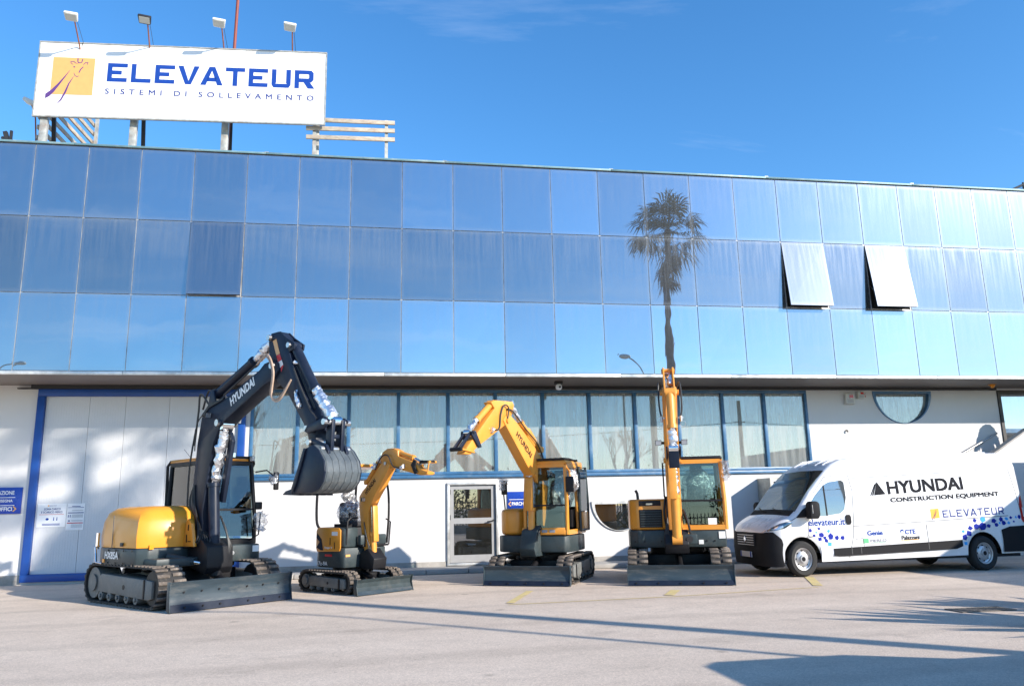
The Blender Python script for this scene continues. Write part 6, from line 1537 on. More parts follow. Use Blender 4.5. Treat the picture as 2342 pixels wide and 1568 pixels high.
hose(bm4, [(xb - 0.15, -0.80, 0.95), (xb - 0.2, -0.95, 1.25), (xb - 0.16, -0.80, 1.6)], 0.022, None); hose(bm4, [(xb + 0.16, -1.0, 1.35), (xb + 0.22, -1.15, 1.15), (xb + 0.26, -1.12, 0.9)], 0.022, None)

# hose runs and bolts around the boom feet
rh = random.Random(5)
for k in range(6):
    xx = -0.22 + k * 0.03
    hose(e1, [(xx - 0.1, -0.60, 0.92), (xx - 0.06, -0.95 - 0.04 * k, 0.98 + 0.05 * rh.random()), (xx, -0.90 + 0.02 * k, 1.25), (-0.155 - 0.012 * (k % 3), -0.62 + 0.03 * k, 1.65), (-0.150, -0.55, 2.0)], 0.014, None)
for k in range(3):
    hose(e1, [(0.10 + k * 0.03, -0.85, 0.80), (0.16 + k * 0.03, -1.25, 0.75 + 0.05 * k), (0.14, -1.22, 1.15), (0.10, -1.05, 1.45)], 0.016, None)
for k in range(4):
    hose(e2, [(-0.10 + k * 0.05, -0.42, 0.70), (-0.12 + k * 0.06, -0.72, 0.62 + 0.03 * k), (-0.10, -0.60, 0.95), (-0.095, -0.50, 1.25)], 0.010, None)
for k in range(4):
    hose(e4, [(-0.18 + k * 0.02, -0.80, 0.80 + 0.04 * k), (-0.24 + k * 0.03, -1.12, 0.82), (-0.17, -1.05, 1.20), (-0.15, -0.90, 1.6)], 0.014, None)
bolt_me = B().cyl((0, 0, 0), (0, 0, 0.012), 0.016, 6).mesh("bolt", smooth=False)
def bolt(parent, p, ax):
    o = link("bolt", bolt_me, M['ex_black'], parent); o.matrix_basis = Matrix.Translation(p) @ Vector(ax).to_track_quat('Z', 'Y').to_matrix().to_4x4()
for yy_ in (-0.42, -0.1, 0.2, 0.5):
    for zz in (0.70, 0.91): bolt(e1, (-1.106, yy_, zz), (-1, 0, 0))
for xx in (-0.85, -0.55, -0.25, 0.25, 0.55, 0.85):
    bolt(e1, (xx, -1.78 + 0.02, 0.30), (0, -1, 0)); bolt(e1, (xx, -1.815, 0.075), (0, -1, 0))
for xx in (-0.7, -0.35, 0, 0.35, 0.7):
    bolt(e3, (xx, -1.275, 0.055), (0, -1, 0)); bolt(e4, (xx * 1.15, -1.535, 0.055), (0, -1, 0))
for xx in (-0.8, -0.62, -0.3, 0.55, 0.7): bolt(e4, (xx, -0.862, 0.76), (0, -1, 0))
# ------------------------------------------------------------------ van
def dark_glass():
    mt, nt, N, L = mat_new("van_dark_glass")
    p = N["Principled BSDF"]; p.inputs["Base Color"].default_value = (0.012, 0.017, 0.020, 1); p.inputs["Roughness"].default_value = 0.25
    gl = N.new("ShaderNodeBsdfGlossy"); gl.inputs["Roughness"].default_value = 0.02; gl.inputs["Color"].default_value = (0.85, 0.93, 1, 1)
    fr = N.new("ShaderNodeFresnel"); fr.inputs[0].default_value = 1.5
    ad = N.new("ShaderNodeMath"); ad.operation = 'ADD'; ad.inputs[1].default_value = 0.20; ad.use_clamp = True; L.new(fr.outputs[0], ad.inputs[0])
    m1 = N.new("ShaderNodeMixShader"); L.new(ad.outputs[0], m1.inputs[0]); L.new(p.outputs[0], m1.inputs[1]); L.new(gl.outputs[0], m1.inputs[2]); L.new(m1.outputs[0], N["Material Output"].inputs[0])
    return mt
M['van_dark'] = dark_glass()
def lerp_t(tab, s_):
    if s_ <= tab[0][0]: return tab[0][1]
    for (a, va_), (c, vc) in zip(tab[:-1], tab[1:]):
        if s_ <= c:
            t = (s_ - a) / (c - a); return va_ + (vc - va_) * t
    return tab[-1][1]
HW = [(-0.76, 0.50), (-0.74, 0.66), (-0.69, 0.78), (-0.60, 0.88), (-0.47, 0.95), (-0.28, 1.0), (0.0, 1.02), (5.5, 1.02), (5.70, 1.0), (5.79, 0.95), (5.82, 0.90)]
ZT = [(-0.76, 0.80), (-0.74, 0.88), (-0.69, 0.93), (-0.60, 1.0), (-0.50, 1.05), (-0.37, 1.11), (-0.17, 1.19), (-0.05, 1.28), (0.31, 1.67), (0.62, 1.94), (0.81, 2.09), (1.01, 2.21), (1.25, 2.29), (1.7, 2.33), (2.7, 2.35), (4.0, 2.37), (5.3, 2.38), (5.6, 2.37), (5.72, 2.30), (5.79, 2.18), (5.82, 2.02)]
WF, WR = 0.02, 4.59
def v_zb(s_):
    z = 0.275 + 0.01 * s_
    for w_ in (WF, WR):
        d = abs(s_ - w_)
        if d < 0.44: z = max(z, 0.33 + math.sqrt(0.44 ** 2 - d * d))
    if s_ < -0.43: z = 0.24
    return z
def v_r(s_): return lerp_t([(-0.97, 0.06), (-0.6, 0.13), (-0.1, 0.13), (0.6, 0.10), (1.2, 0.13), (5.82, 0.13)], s_)
def v_tum(z): return 0.0 if z < 1.08 else 0.11 * ((z - 1.08) / 1.2) ** 1.4
def v_y(s_, z):
    """half width of the body at station s, height z"""
    zt_ = lerp_t(ZT, s_); r = v_r(s_); zs = zt_ - r
    if z <= zs: return lerp_t(HW, s_) - v_tum(z)
    t = min((z - zs) / r, 1.0)
    return lerp_t(HW, s_) - v_tum(zs) - r * (1 - math.sqrt(max(0, 1 - t * t)))
YC = 1.02
SS = sorted(set([round(x_, 3) for x_ in [p[0] for p in HW] + [p[0] for p in ZT] + [WF + 0.44 * math.cos(R(a)) for a in range(0, 181, 12)] + [WR + 0.44 * math.cos(R(a)) for a in range(0, 181, 12)] + [WF - 0.441, WF + 0.441, WR - 0.441, WR + 0.441] + [-0.5, -0.1, 0.15, 0.45, 1.5, 2.0, 2.5, 3.0, 3.5, 5.2]]))
rings = []
for s_ in SS:
    zt_ = lerp_t(ZT, s_); r = v_r(s_); zs = zt_ - r; zb = v_zb(s_)
    lv = [zb + (zs - zb) * f for f in (0, 0.10, 0.25, 0.40, 0.50, 0.62, 0.75, 0.88, 1.0)]
    half = [(v_y(s_, z) - (0.03 if k == 0 else 0), z) for k, z in enumerate(lv)]
    ysh = v_y(s_, zs)
    for a in (22, 45, 68, 90): half.append((ysh - r * (1 - math.cos(R(a))), zs + r * math.sin(R(a))))
    yt = half[-1][0]
    half += [(yt * 0.6, zt_ + 0.012), (yt * 0.25, zt_ + 0.02)]
    rings.append([(s_, YC - y_, z) for y_, z in half] + [(s_, YC + y_, z) for y_, z in half[::-1]])
vn = root("van", (8.21, 14.90, 0), "white delivery van with company lettering and blue shards along its side", "van", None, R(-1.0))
b = B(); n = len(rings[0])
b.add([v for r_ in rings for v in r_], [(j * n + i, j * n + i + 1, (j + 1) * n + i + 1, (j + 1) * n + i) for j in range(len(rings) - 1) for i in range(n - 1)] + [tuple(range(n)), tuple((len(rings) - 1) * n + i for i in range(n))[::-1]])
body = part("body", b, M['van_white'], vn, ang=32)
def spoint(s_, z, off=0.004, far=False):
    y_ = v_y(s_, z) + off
    return (s_, YC + y_ if far else YC - y_, z)
def side_patch(name, lo, hi, mat, n_=24, m_=4, off=0.005, parent=None, far=False, s0=None, s1=None):
    """patch on the van's side between two (s, z) curves"""
    s0 = lo[0][0] if s0 is None else s0; s1 = lo[-1][0] if s1 is None else s1
    b = B(); vs_ = []
    for i in range(n_ + 1):
        s_ = s0 + (s1 - s0) * i / n_; a = lerp_t(lo, s_); c = lerp_t(hi, s_)
        for k in range(m_ + 1): vs_.append(spoint(s_, a + (c - a) * k / m_, off, far))
    w_ = m_ + 1
    b.add(vs_, [(i * w_ + k, i * w_ + k + 1, (i + 1) * w_ + k + 1, (i + 1) * w_ + k) for i in range(n_) for k in range(m_)])
    # give the patch a rim so that it has thickness
    e = [i * w_ for i in range(n_ + 1)] + [n_ * w_ + k for k in range(1, w_)] + [i * w_ + m_ for i in range(n_ - 1, -1, -1)] + [k for k in range(m_ - 1, 0, -1)]
    inner = [Vector(vs_[i]) + Vector((0, -1 if far else 1, 0)) * (off + 0.01) for i in e]
    b.add([vs_[i] for i in e] + inner, [(i, (i + 1) % len(e), len(e) + (i + 1) % len(e), len(e) + i) for i in range(len(e))])
    return part(name, b, mat, parent or vn)
for far in (False, True):
    side_patch("door_window", [(0.22, 1.24), (0.28, 1.17), (0.60, 1.165), (1.01, 1.21), (1.12, 1.28), (1.20, 1.52)], [(0.22, 1.33), (0.43, 1.57), (0.67, 1.77), (0.81, 1.83), (1.14, 1.865), (1.20, 1.82)], M['van_dark'], 26, 5, 0.004, far=far)
side_patch("window_post", [(0.655, 1.17), (0.69, 1.17)], [(0.655, 1.75), (0.69, 1.77)], M['van_black'], 2, 4, 0.008)
# windscreen on the slope between bonnet and roof
def top_patch(name, s0, s1, y0f, mat, off, n_=12, m_=12, parent=None):
    b = B(); vs_ = []
    for i in range(n_ + 1):
        s_ = s0 + (s1 - s0) * i / n_; zt_ = lerp_t(ZT, s_); r = v_r(s_); ym_ = (v_y(s_, zt_ - r) - r * 0.55) * y0f
        for k in range(m_ + 1):
            f_ = -1 + 2 * k / m_; y_ = f_ * ym_; ya = v_y(s_, zt_ - r) - r
            z = zt_ + 0.018 * (1 - abs(f_)) if abs(y_) < ya else zt_ - r + math.sqrt(max(0, r * r - (abs(y_) - ya) ** 2))
            vs_.append((s_ - off * 0.7, YC + y_, z + off * 0.7))
    w_ = m_ + 1
    b.add(vs_, [(i * w_ + k, i * w_ + k + 1, (i + 1) * w_ + k + 1, (i + 1) * w_ + k) for i in range(n_) for k in range(m_)])
    e = [i * w_ for i in range(n_ + 1)] + [n_ * w_ + k for k in range(1, w_)] + [i * w_ + m_ for i in range(n_ - 1, -1, -1)] + [k for k in range(m_ - 1, 0, -1)]
    b.add([vs_[i] for i in e] + [Vector(vs_[i]) + Vector((off, 0, -off - 0.01)) for i in e], [(i, (i + 1) % len(e), len(e) + (i + 1) % len(e), len(e) + i) for i in range(len(e))])
    return part(name, b, mat, parent or vn)
top_patch("windscreen", -0.06, 0.78, 0.985, M['van_dark'], 0.008)
top_patch("cowl", -0.19, -0.05, 0.95, M['van_black'], 0.010, 4)
for y_ in (0.55, 1.2):
    b = B(); b.tube([(-0.14, y_, 1.25), (-0.10, y_ + 0.25, 1.27), (-0.02, y_ + 0.55, 1.33)], 0.011, 6); part("wiper", b, M['van_black'], vn)
b = B(); b.tube([(0.92, 1.0, 2.20), (1.02, 1.0, 2.55)], 0.005, 5); part("aerial", b, M['van_black'], vn)
for y_ in (0.42, 0.72, 1.32, 1.62):
    b = B(); b.tube([(0.95, y_, 2.19), (1.2, y_, 2.30), (1.6, y_, 2.340), (5.3, y_, 2.395)], 0.018, 6); part("roof_rib", b, M['van_white'], vn)
# seams
def seam(pts, off=0.0015, r=0.006):
    P = []
    for (a, c), (d, e) in zip(pts[:-1], pts[1:]):
        for k in range(8): P.append((a + (d - a) * k / 8, c + (e - c) * k / 8))
    P.append(pts[-1])
    b = B(); b.tube([spoint(p[0], p[1], off) for p in P], r, 5); part("panel_seam", b, M['seam'], body)
seam([(0.30, 1.12), (0.19, 1.05), (0.18, 0.77), (0.30, 0.77)]); seam([(0.40, 1.62), (0.72, 1.93), (1.0, 1.96), (1.33, 1.95), (1.38, 1.65), (1.33, 1.2), (1.28, 0.77), (1.20, 0.55), (1.12, 0.34)])
seam([(1.42, 1.90), (3.5, 1.97), (5.54, 2.06), (5.62, 1.57), (5.66, 1.1)]); seam([(1.32, 0.70), (1.50, 0.71), (1.52, 0.56)]); seam([(1.30, 0.95), (3.0, 1.0), (5.3, 1.08)], 0.0, 0.006); seam([(3.15, 0.58), (3.14, 0.95)])
seam([(-0.62, 0.95), (-0.45, 1.03), (-0.20, 1.09), (-0.10, 1.14)])
# sill moulding
side_patch("side_moulding", [(0.76, 0.39), (0.80, 0.375), (3.96, 0.455), (4.01, 0.50)], [(0.76, 0.53), (1.23, 0.545), (4.01, 0.625)], M['van_black'], 20, 3, 0.016)
for s_ in (1.19, 1.42, 3.13): side_patch("moulding_gap", [(s_, 0.40 + 0.025 * (s_ - 0.8)), (s_ + 0.012, 0.40 + 0.025 * (s_ - 0.8))], [(s_, 0.53 + 0.025 * (s_ - 0.8)), (s_ + 0.012, 0.53 + 0.025 * (s_ - 0.8))], M['seam'], 1, 1, 0.0175)
# bumper shells
def shell(name, stations, zlo, zhi, mat, off, cap=True):
    b = B(); vs_ = []; m_ = 6
    ss = stations
    for s_ in ss:
        a = lerp_t(zlo, s_); c = lerp_t(zhi, s_)
        for k in range(m_ + 1):
            z = a + (c - a) * k / m_; bul = off + 0.035 * math.sin(math.pi * k / m_); vs_.append((s_ - (bul if s_ < 0 else -bul * 0.3), YC - (lerp_t(HW, s_) + off), z))
    for s_ in ss[::-1]:
        a = lerp_t(zlo, s_); c = lerp_t(zhi, s_)
        for k in range(m_ + 1):
            z = a + (c - a) * k / m_; bul = off + 0.035 * math.sin(math.pi * k / m_); vs_.append((s_ - (bul if s_ < 0 else -bul * 0.3), YC + (lerp_t(HW, s_) + off), z))
    w_ = m_ + 1; N_ = 2 * len(ss)
    b.add(vs_, [(i * w_ + k, i * w_ + k + 1, (i + 1) * w_ + k + 1, (i + 1) * w_ + k) for i in range(N_ - 1) for k in range(m_)] + [tuple(i * w_ + m_ for i in range(N_)), tuple(i * w_ for i in range(N_))[::-1]])
    return part(name, b, mat, vn, ang=50)
fbp = shell("front_bumper", [-0.42, -0.44, -0.47, -0.60, -0.69, -0.74, -0.757], [(-1, 0.21), (-0.5, 0.19), (-0.42, 0.22)], [(-0.78, 0.84), (-0.69, 0.87), (-0.60, 0.87), (-0.52, 0.82), (-0.44, 0.72), (-0.42, 0.64)], M['van_black'], 0.012)
rbp = shell("rear_bumper", [5.06, 5.3, 5.5, 5.70, 5.79, 5.82], [(5.06, 0.36), (5.9, 0.36)], [(5.06, 0.80), (5.15, 0.86), (5.9, 0.88)], M['van_black'], 0.010)
xf = -0.825
b = B()
for k in range(5): b.box(xf - 0.012, xf + 0.01, YC - 0.38, YC + 0.38, 0.60 + k * 0.048, 0.612 + k * 0.048)
gr = part("grille", b, M['rim'], vn, smooth=False)
b = B(); b.box(xf - 0.002, xf + 0.02, YC - 0.40, YC + 0.40, 0.585, 0.83); part("grille_recess", b, M['dark'], gr, smooth=False)
b = B(); b.prism([(0, -0.075), (0.055, 0), (0, 0.075), (-0.055, 0)], lambda p, t: (t, YC + p[0], 0.71 + p[1]), xf - 0.028, xf - 0.013); part("badge", b, M['chrome'], gr, bevel=0.006)
b = B(); b.box(xf - 0.02, xf - 0.004, YC - 0.26, YC + 0.26, 0.36, 0.47); pl_ = part("number_plate", b, M['sign_white'], vn, smooth=False)
b = B(); b.box(xf - 0.023, xf - 0.0205, YC - 0.26, YC - 0.20, 0.36, 0.47); b.box(xf - 0.023, xf - 0.0205, YC + 0.20, YC + 0.26, 0.36, 0.47); part("plate_band", b, M['sign_blue'], pl_, smooth=False)
for far in (False, True):
    side_patch("headlamp", [(-0.71, 0.885), (-0.58, 0.90), (-0.36, 0.945), (-0.20, 1.035)], [(-0.71, 0.89), (-0.58, 0.965), (-0.42, 1.045), (-0.24, 1.06), (-0.20, 1.05)], M['van_dark'], 18, 4, 0.006, far=far)
    side_patch("lamp_reflector", [(-0.62, 0.905), (-0.52, 0.92), (-0.40, 0.95)], [(-0.62, 0.93), (-0.52, 0.975), (-0.40, 1.0)], M['clear_lens'], 8, 3, 0.010, far=far)
    side_patch("tail_lamp", [(5.66, 1.0), (5.70, 0.94), (5.805, 0.94)], [(5.66, 1.30), (5.70, 1.44), (5.78, 1.48), (5.805, 1.47)], M['red_lens'], 8, 6, 0.012, far=far)
side_patch("tail_lamp_white", [(5.725, 1.05), (5.80, 1.05)], [(5.725, 1.24), (5.80, 1.24)], M['print_white'], 4, 3, 0.014)
# mirror, handle
for sg_, yb in ((-1, 0.0), (1, 2.04)):
    yo = yb + sg_ * 0.16
    b = B(); b.prism([(0.10, 1.12), (0.32, 1.12), (0.36, 1.20), (0.36, 1.42), (0.30, 1.46), (0.16, 1.46), (0.11, 1.40)], lambda p, t: (p[0], t, p[1]), yo - 0.10, yo + 0.10); mi = part("door_mirror", b, M['van_black'], vn, bevel=0.035, seg=3)
    b = B(); b.prism([(-0.10, 1.14), (0.12, 1.15), (0.26, 1.18), (0.20, 1.36), (0.08, 1.30)], lambda p, t: (p[0], t, p[1]), yb - sg_ * 0.02, yb + sg_ * 0.05); part("mirror_foot", b, M['van_black'], mi, bevel=0.012)
    b = B(); b.prism([(0.36, 1.22), (0.372, 1.23), (0.372, 1.38), (0.36, 1.40)], lambda p, t: (p[0] - 0.20, t, p[1]), yo - sg_ * 0.03, yo + sg_ * 0.108); part("indicator", b, M['clear_lens'], mi, smooth=False)
side_patch("door_handle", [(1.12, 1.03), (1.15, 0.99), (1.22, 0.985), (1.25, 1.03)], [(1.12, 1.14), (1.15, 1.18), (1.22, 1.18), (1.25, 1.14)], M['van_black'], 8, 4, 0.02)
# wheels
for w_ in (WF, WR):
    for yw, sg_ in ((0.035, -1), (2.005, 1)):
        c_ = (w_, yw, 0.345)
        b = B(); b.lathe([(0.215, 0.0), (0.225, -0.012), (0.30, -0.018), (0.335, 0.01), (0.345, 0.05), (0.345, 0.17), (0.33, 0.21), (0.22, 0.22)], c_, (0, -sg_, 0), 36, False); wh = part("wheel", b, M['tyre'], vn)
        b = B(); b.lathe([(0.218, 0.0), (0.218, 0.01), (0.196, 0.015), (0.19, 0.05), (0.16, 0.06), (0.13, 0.035), (0.075, 0.03), (0.07, 0.0), (0.002, -0.004)], c_, (0, -sg_, 0), 32, False); part("rim", b, M['rim'], wh)
        for k in range(8):
            b = B(); t = k * math.pi / 4; b.cyl((w_ + 0.148 * math.cos(t), yw - sg_ * 0.046, 0.345 + 0.148 * math.sin(t)), (w_ + 0.148 * math.cos(t), yw - sg_ * 0.075, 0.345 + 0.148 * math.sin(t)), 0.020, 8); part("rim_hole", b, M['van_black'], wh)
        b = B(); b.cyl((w_, yw + sg_ * 0.006, 0.345), (w_, yw - sg_ * 0.02, 0.345), 0.045, 12); part("hub", b, M['van_black'], wh)
    b = B(); b.box(w_ - 0.46, w_ + 0.46, 0.28, 1.76, 0.30, 0.82)
    part("wheel_housing", b, M['dark'], vn, smooth=False)
b = B(); b.box(-0.6, 5.6, 0.12, 1.92, 0.26, 0.32); part("underbody", b, M['dark'], vn, smooth=False)
b = B(); b.cyl((3.3, 1.2, 0.28), (4.0, 1.2, 0.28), 0.10, 14); b.tube([(2.6, 0.9, 0.26), (3.4, 0.9, 0.24)], 0.03, 8); part("exhaust", b, M['steel'], vn)
# lettering and graphics laid on the side
def wrap(me, s0, z0, sl=0.0, off=0.003):
    """lay a flat drawing (x along the van, y up) on the van's side"""
    for v in me.vertices:
        s_ = s0 + v.co.x; z = z0 + v.co.y + sl * v.co.x
        p = spoint(s_, z, off + v.co.z); v.co = p
    me.update(); return me
def side_text(s, s0, z0, w, h, mat, sl=0.03, off=0.0, name="lettering"):
    return link(name, wrap(text_mesh(s, w, h, off, 0.0004), s0, z0, sl), M[mat], vn)
def side_draw(name, b, s0, z0, mat, sl=0.03, off=0.003):
    return link(name, wrap(b.mesh(name, smooth=False), s0, z0, sl, off), M[mat], vn)
side_text("HYUNDAI", 2.28, 1.56, 1.95, 0.245, 'print_black', 0.035, 0.035)
side_text("CONSTRUCTION EQUIPMENT", 2.31, 1.385, 2.84, 0.10, 'print_black', 0.030, 0.045)
b = B(); b.add([(0.10, 0, 0), (0.40, 0.01, 0), (0.22, 0.27, 0)], [(0, 1, 2)]); b.add([(0, 0, 0), (0.03, 0, 0), (0.17, 0.21, 0), (0.155, 0.23, 0)], [(0, 1, 2, 3)]); b.add([(0.045, 0, 0), (0.085, 0, 0), (0.205, 0.24, 0), (0.19, 0.25, 0)], [(0, 1, 2, 3)])
side_draw("logo_triangle", b, 1.82, 1.545, 'print_black')
b = B(); block_word(b, "ELEVATEUR", 0, 0, 0.142, 0.145, 0.041, 0.17)
b.v = [(v[0], v[1], v[2] * 0.1) for v in b.v]; side_draw("lettering", b, 3.60, 1.075, 'print_navy', 0.026)
b = B(); b.add([(0, 0, 0), (0.22, 0, 0), (0.22, 0.19, 0), (0, 0.19, 0)], [(0, 1, 2, 3)]); side_draw("emblem", b, 3.29, 1.06, 'print_orange')
b = B(); stroke(b, [(0.0, -0.03), (0.08, 0.06), (0.14, 0.17)], [0.014, 0.012, 0.004], 0.0004); stroke(b, [(0.05, -0.05), (0.10, 0.06), (0.15, 0.14)], [0.003, 0.010, 0.003], 0.0004); side_draw("emblem_line", b, 3.30, 1.06, 'print_purple', 0.03, 0.0045)
side_text("elevateur.it", 0.19, 0.975, 0.90, 0.125, 'print_blue', 0.01, 0.01)
side_text("Genie", 1.62, 0.76, 0.38, 0.085, 'print_blue', 0.01, 0.04); side_text("MERLO", 1.68, 0.625, 0.40, 0.055, 'print_grey', 0.02, 0.05)
b = B(); b.add([(0, 0, 0), (0.14, 0, 0), (0.14, 0.09, 0), (0, 0.09, 0)], [(0, 1, 2, 3)]); b.add([(0.18, -0.012, 0), (0.58, -0.006, 0), (0.58, 0.002, 0), (0.18, -0.004, 0)], [(0, 1, 2, 3)]); side_draw("logo_block", b, 1.50, 0.612, 'print_green')
side_text("CTE", 2.57, 0.765, 0.26, 0.085, 'print_blue', 0.02, 0.04); side_text("Palazzani", 2.47, 0.655, 0.45, 0.075, 'print_black', 0.02, 0.04)
b = B(); stroke(b, [(0.0, 0.03), (0.03, 0.075), (0.075, 0.08), (0.10, 0.05)], [0.01, 0.035, 0.03, 0.01], 0.0004); side_draw("logo_mark", b, 2.45, 0.77, 'print_blue')
b = B(); b.add([(0, 0, 0), (0.52, 0.004, 0), (0.52, 0.014, 0), (0, 0.01, 0)], [(0, 1, 2, 3)]); side_draw("logo_rule", b, 2.39, 0.635, 'print_orange')
rs_ = random.Random(11)
SH1 = [(0.22, 0.89, .045, 0), (0.36, 0.85, .03, 1), (0.49, 0.80, .075, 0), (0.44, 0.92, .045, 0), (0.56, 0.74, .05, 0), (0.67, 0.87, .045, 1), (0.71, 0.76, .085, 0), (0.86, 0.735, .065, 0), (1.0, 0.735, .065, 0), (0.59, 0.685, .05, 0), (0.67, 0.62, .065, 1), (0.44, 0.72, .06, 0), (0.30, 0.79, .04, 0)]
SH2 = [(4.07, 0.79, .05, 1), (4.10, 0.67, .075, 0), (4.10, 0.55, .055, 1), (4.22, 0.75, .09, 0), (4.26, 0.845, .07, 0), (4.43, 0.88, .08, 0), (4.60, 0.88, .11, 0), (4.62, 1.02, .08, 1), (4.40, 1.0, .06, 0), (4.75, 0.89, .055, 0), (4.90, 0.985, .075, 0), (4.96, 0.90, .06, 0), (5.10, 1.01, .06, 0), (5.05, 0.94, .035, 1), (5.16, 0.935, .06, 0), (5.29, 0.935, .045, 1), (5.24, 1.02, .05, 1), (5.36, 1.04, .045, 0), (5.43, 0.96, .03, 0), (5.50, 1.045, .04, 1), (5.60, 1.05, .055, 0)]
for s_, z, r, kind in SH1 + SH2:
    b = B(); k = rs_.choice((4, 5, 5, 6)); a0 = rs_.uniform(0, 6.28)
    b.add([(r * rs_.uniform(0.75, 1.15) * math.cos(a0 + 6.283 * i / k), r * rs_.uniform(0.6, 0.95) * math.sin(a0 + 6.283 * i / k), 0) for i in range(k)], [tuple(range(k))])
    side_draw("shard", b, s_, z, 'print_cyan' if kind else 'print_navy_blue' if 'print_navy_blue' in M else 'print_blue', 0.0)

# the parked machines stand a little deeper in the yard
for o, k in ((e2, 1.035), (e3, 1.04), (e4, 1.035), (vn, 1.03), (e1, 1.015)):
    o.location = (o.location.x * k, o.location.y * k, 0); o.scale = (k * (0.868 if o is vn else 1), k, k)
e3.location.x += 0.2
# ------------------------------------------------------------------ neighbours, plants and posts around the yard
nb = root("neighbour_building", (20.5, 10, 0), "plain flat roofed building standing to the right of the yard", "building")
b = B(); b.box(17.2, 24.0, 4.5, 16.8, 0, 3.5); wpart("wall", b, M['skyline'], nb, smooth=False)
b = B(); b.box(17.12, 24.1, 4.4, 16.9, 3.502, 3.62); wpart("roof", b, M['concrete'], nb, smooth=False)
for yy_ in (5.2, 8.2, 11.2):
    b = B(); b.box(17.16, 17.20, yy_, yy_ + 1.4, 1.2, 2.6); fr_ = wpart("window", b, M['win_blue'], nb, smooth=False)
    b = B(); b.box(17.145, 17.162, yy_ + 0.08, yy_ + 1.32, 1.28, 2.52); wpart("pane", b, M['van_dark'], fr_, smooth=False)

# fan palm
def fan_frond(b, c, d, L_, rad, droop, n_=15, w=0.04):
    """one fan leaf: stalk from c along d, then a fan of blades"""
    c = Vector(c); d = Vector(d).normalized(); side = d.cross(Vector((0, 0, 1)))
    if side.length < 0.05: side = Vector((1, 0, 0))
    side.normalize(); up = side.cross(d)
    tip = c + d * L_ - Vector((0, 0, droop * L_ * 0.25))
    b.add([c - side * 0.02, c + side * 0.02, tip + side * 0.012, tip - side * 0.012], [(0, 1, 2, 3)])
    for k in range(n_):
        a = R(-100 + 200 * k / (n_ - 1)) + random.uniform(-0.06, 0.06)
        dirv = (d * math.cos(a) + side * math.sin(a)).normalized(); l_ = rad * (0.72 + 0.28 * math.cos(a)) * random.uniform(0.85, 1.1)
        m_ = tip + dirv * l_ * 0.6 - Vector((0, 0, droop * l_ * 0.12)); e = tip + dirv * l_ - Vector((0, 0, droop * l_ * 0.55 + random.uniform(0, 0.1)))
        pr_ = dirv.cross(up); pr_.normalize()
        b.add([tip, m_ + pr_ * w, e, m_ - pr_ * w], [(0, 1, 2, 3)])
def fan_palm(loc, hgt, lean, label, crown=1.0, nf=70, skirt=True, grp=None, trunk_r=0.24):
    rt = root("fan_palm", loc, label, "palm", grp)
    top = Vector((lean[0], lean[1], hgt))
    b = B(); pts = []; rs = []
    for i in range(15):
        t = i / 14; pts.append((top.x * t * t, top.y * t * t, top.z * t)); rs.append(trunk_r * (1.35 - 0.75 * min(t * 5, 1) * 0.35 - 0.12 * t) + random.uniform(-0.012, 0.012))
    b.tube(pts, rs, 12); part("trunk", b, M['palm_bark'], rt)
    b = B()
    for k in range(nf):
        el = math.asin(random.uniform(-0.25, 1.0)); az = random.uniform(0, 6.283)
        fan_frond(b, top + Vector((0, 0, random.uniform(-0.3, 0.3) * crown)), (math.cos(el) * math.cos(az), math.cos(el) * math.sin(az), math.sin(el)), random.uniform(0.9, 1.3) * crown, random.uniform(0.8, 1.05) * crown, 0.5 + 0.5 * (1 - math.sin(el)))
    o = part("crown", b, M['palm_leaf'], rt, smooth=False); o["kind"] = "stuff"
    if skirt:
        b = B()
        for k in range(38):
            az = random.uniform(0, 6.283); zz = random.uniform(-2.6, -0.3) * crown; el = R(random.uniform(-75, -35)); fr_ = 0.55 + 0.45 * (1 + zz / (2.6 * crown))
            fan_frond(b, top + Vector((0, 0, zz + 0.5)), (math.cos(el) * math.cos(az), math.cos(el) * math.sin(az), math.sin(el)), 0.85 * crown * fr_, 0.75 * crown * fr_, 1.1, 9)
        o = part("dead_skirt", b, M['palm_dead'], rt, smooth=False); o["kind"] = "stuff"
    return rt
fan_palm((14.45, -0.35, 0), 15.6, (0.2, 0.0), "tall fan palm mirrored in the blue glass facade", 1.2, 52, trunk_r=0.165)
def agave(loc, n_, L_, label):  # out-of-view plants added to cast the pointed shadows at the lower right
    rt = root("shadow_agave", loc, label, "plant"); rr = random.Random(77)
    for k in range(n_):
        az = k * 2.399; el = R(25 + 60 * (k / n_)); d = Vector((math.cos(el) * math.cos(az), math.cos(el) * math.sin(az), math.sin(el))); sd = Vector((-math.sin(az), math.cos(az), 0)); up = sd.cross(d) * -1
        l_ = L_ * rr.uniform(0.8, 1.1); b = B(); L1 = []; 
        for t, w in ((0, 0.09), (0.25, 0.15), (0.5, 0.15), (0.75, 0.10), (1.0, 0.004)):
            c = d * l_ * t - Vector((0, 0, 0.10 * l_ * t * t)) + Vector((0, 0, 0.12)); L1.append((c - sd * w, c - up * 0.03 * (1 - t) , c + sd * w, c + up * 0.05 * (1 - t)))
        vs_ = [p for q in L1 for p in q]; b.add(vs_, [(i * 4 + j, i * 4 + (j + 1) % 4, (i + 1) * 4 + (j + 1) % 4, (i + 1) * 4 + j) for i in range(4) for j in range(4)] + [(0, 1, 2, 3)])
        part("leaf", b, M['leaf'], rt)
    return rt
agave((9.15, 7.8, 0), 34, 1.8, "large unseen agave added to cast pointed leaf shadows from beyond the right edge of the yard")
agave((10.1, 9.3, 0), 28, 1.35, "smaller unseen agave added to cast pointed leaf shadows, nearer the van beyond the right edge")

